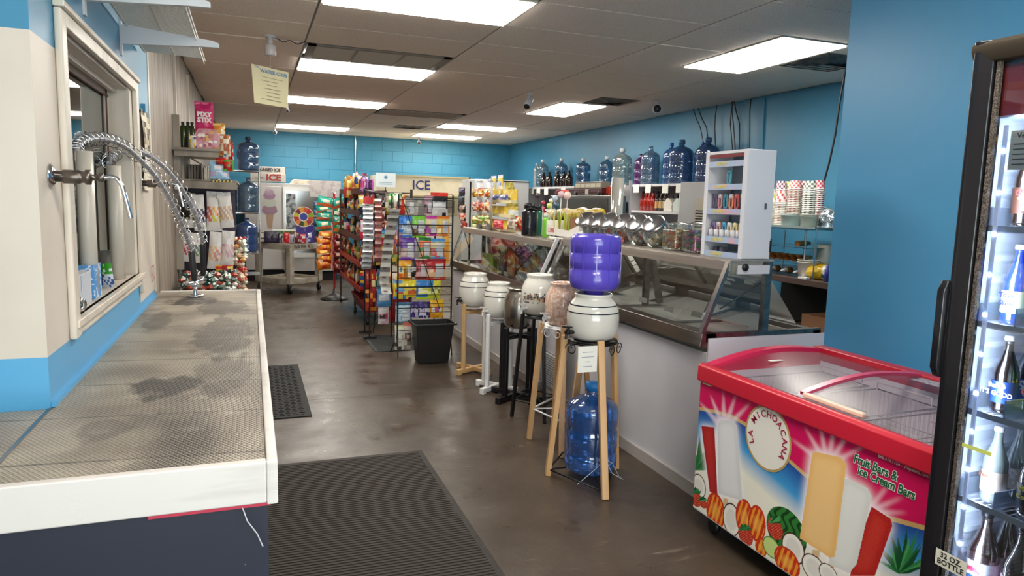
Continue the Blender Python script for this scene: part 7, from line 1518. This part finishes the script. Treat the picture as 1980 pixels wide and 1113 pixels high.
# cup stacks on the top tier / board
cs_ = thing('cup_shelf', 'thin raised shelf board carrying all the paper cup stacks', 'shelf', (4.6, 4.76, TZ))
part('board', MB().box(4.15, 5.0, 4.28, 5.25, 1.355, 1.37), mat('clear shelf edge', '7C8A8C', .2), cs_)
for x in (4.2, 4.95):
    for y in (4.31, 5.22): part('leg', MB().tube([(x, y, TZ+.001), (x, y, 1.355)], .006, 6), M_CHROME, cs_)
ZC = 1.371
def cupmesh(c1_, c2_, r, h, kind):
    mb = MB(); n = 16
    for j in range(4):
        for i in range(n):
            a0, a1 = 2*PI*i/n, 2*PI*(i+1)/n; z0, z1 = h*j/4, h*(j+1)/4; r0, r1 = r*(.78+.22*j/4), r*(.78+.22*(j+1)/4)
            if kind == 'check': col = c1_ if (i+j) % 2 else c2_
            else: col = c1_ if (i+j) % 3 else c2_
            mb.add([(r0*math.cos(a0), r0*math.sin(a0), z0), (r0*math.cos(a1), r0*math.sin(a1), z0), (r1*math.cos(a1), r1*math.sin(a1), z1), (r1*math.cos(a0), r1*math.sin(a0), z1)], [(0,1,2,3)], 0, True, col)
    mb.lathe([(r, h-.004), (r*1.05, h-.002), (r*1.05, h+.003), (r, h+.004), (r*.97, h-.004)], (0,0,0), n, 0, 'E4E0D4')
    mb.lathe([(0, .002), (r*.78, .002)], (0,0,0), n, 0, c2_)
    return mb.mesh('cup', M_CARD)
ORD = 'first second third fourth fifth sixth seventh eighth ninth tenth eleventh twelfth thirteenth fourteenth fifteenth sixteenth seventeenth eighteenth nineteenth twentieth twenty-first twenty-second'.split()
stacks = [(1490, 4.2, 'E8E4C8', 'B4C04A', .044, .1, 17, 'stripe', 'lime striped', 366, 436), (1510, 4.2, 'EAD8D4', 'C8504A', .048, .1, 15, 'stripe', 'red striped', 369, 437), (1508, 4.42, 'E8D0D0', '6A3A5A', .05, .075, 22, 'check', 'plum checked', 351, 430),
          (1523, 4.5, 'E6E4C4', 'A8BC5A', .045, .075, 22, 'check', 'green checked', 352, 430), (1535, 4.38, 'EED8D4', 'C85A5A', .052, .07, 22, 'check', 'coral checked', 350, 415), (1549, 4.46, 'E8D8C0', '7A3A6A', .047, .07, 21, 'check', 'violet and yellow checked', 351, 415),
          (1565, 4.4, 'E8E8DC', '4A5A4A', .058, .07, 20, 'check', 'black and white checked', 351, 416), (1581, 4.45, 'E8C8C8', 'B83A4A', .048, .07, 20, 'check', 'crimson checked', 350, 414)]
for x, X_, c1_, c2_, r, h, n_, kind, nm_, tpx, bpx in stacks:
    p0 = PX(x, 400, X_); ztop = PX(x, tpx, X_).z; zb_ = ZC if bpx > 425 else ZC+.075*0; me = cupmesh(c1_, c2_, r, h, kind); pitch = (ztop-ZC-h)/(n_-1)
    for k in range(n_):
        o = bpy.data.objects.new('paper_cup', me); COL.objects.link(o); o.location = (X_, p0.y, ZC+h+k*pitch); o.rotation_euler = (PI, 0, 0)
        o.location.z = ZC+k*pitch+h+.004
        o['label'] = '%s paper cup, %s up in its stack on the cup shelf' % (nm_, ORD[k]); o['category'] = 'cup'; o['group'] = '%s paper cups in one stack' % nm_
def tub(c_, r, h, col, lab, base_cat='tub'):
    t = thing('paper_tub', lab, base_cat, c_); part('body', MB().lathe([(0,0),(r*.85,0),(r,h*.97),(r*1.05,h*.97),(r*1.05,h),(r*.97,h),(r*.82,.01),(0,.01)], c_, 24), mat('tub '+col, col, .5), t); part('rim', MB().lathe([(r*1.0,h*.84),(r*1.03,h*.85),(r*1.03,h*.89),(r*1.0,h*.9)], c_, 24), mat('tub '+col, col), t)
q = PX(1530, 438, 4.24); tub((4.235, q.y, ZC), .085, .10, 'CBD8D0', 'pale green white tub in front of the cup stacks')
q = PX(1560, 438, 4.24); tub((4.24, q.y-.02, ZC), .07, .095, 'C9C9B8', 'plastic wrapped tub right of the pale tub on the cup shelf')
q = PX(1562, 540, 4.2); tub((4.27, PX(1562, 530, 4.27).y, TZ), .085, .15, 'D8D2C4', 'white lidless bucket standing on the dark table beside the cones')
pb_ = PX(1600, 425, 4.3); o = solo('clear_plastic_bag', film(None, .22, .16, .05, 9, 10, 8, .03, lambda u, v, s, r: 'C9D2D8'), glass('crinkled film', 'DCE6EA', .3, .25, 'B9C6CC', .15), 'crumpled clear plastic bag hanging off the end of the cup shelf', 'bag', org=(0,0,0)); o.location = (4.35, 4.34, ZC-.02); o.rotation_euler = (0, .3, -1.2)
q = PX(1580, 538, 4.25)
yb_ = solo('yellow_snack_bag', film(None, .26, .13, .06, 9, 10, 8, .012, lambda u, v, s, r: ('D8B01E' if u < .62 else ('E8E0C8' if r.random() < .7 else '3A5A4A'))), M_ATTR, 'yellow and cream plastic bag lying on the dark table right of the bucket', 'bag', org=(0,0,0)); yb_.location = (4.26, PX(1580, 540, 4.26).y, TZ+.002); yb_.rotation_euler = (-.3, 0, -PI/2+.35)
pt2 = thing('paper_roll', 'tall cream paper towel roll standing beside the yellow bag', 'roll', (4.45, PX(1594, 500, 4.45).y, TZ)); part('roll', MB().lathe([(0,0),(.06,0),(.06,.27),(.02,.27),(.02,.2),(0,.2)], pt2.location, 22), mat('paper roll cream', 'D8D2BE', .7), pt2)
solo('blue_bottle', MB().lathe([(0,0),(.02,0),(.02,.08),(.012,.1),(.012,.13),(0,.13)], (4.2, 4.17, TZ), 12), mat('blue violet plastic', '3A3F8A', .3), 'small blue and violet bottle at the near end of the dark table', 'bottle')
solo('small_white_lid', MB().box(4.16, 4.2, 4.34, 4.43, TZ+.001, TZ+.014), M_WHITE, 'small white box lid at the edge of the dark table', 'lid')
fw = thing('menu_holder', 'white folded menu frame leaning between the two display cases', 'frame', (2.2, 4.95, .85))
part('leaf', MB().bar((2.08, 4.96, .87), (2.24, 4.94, 1.235), .03, .012, (0,1,0)), M_WHITE, fw, bev=.002); part('leaf', MB().bar((2.10, 4.90, .87), (2.30, 4.86, 1.24), .02, .03, (0,1,0)), M_WHITE, fw, bev=.002)
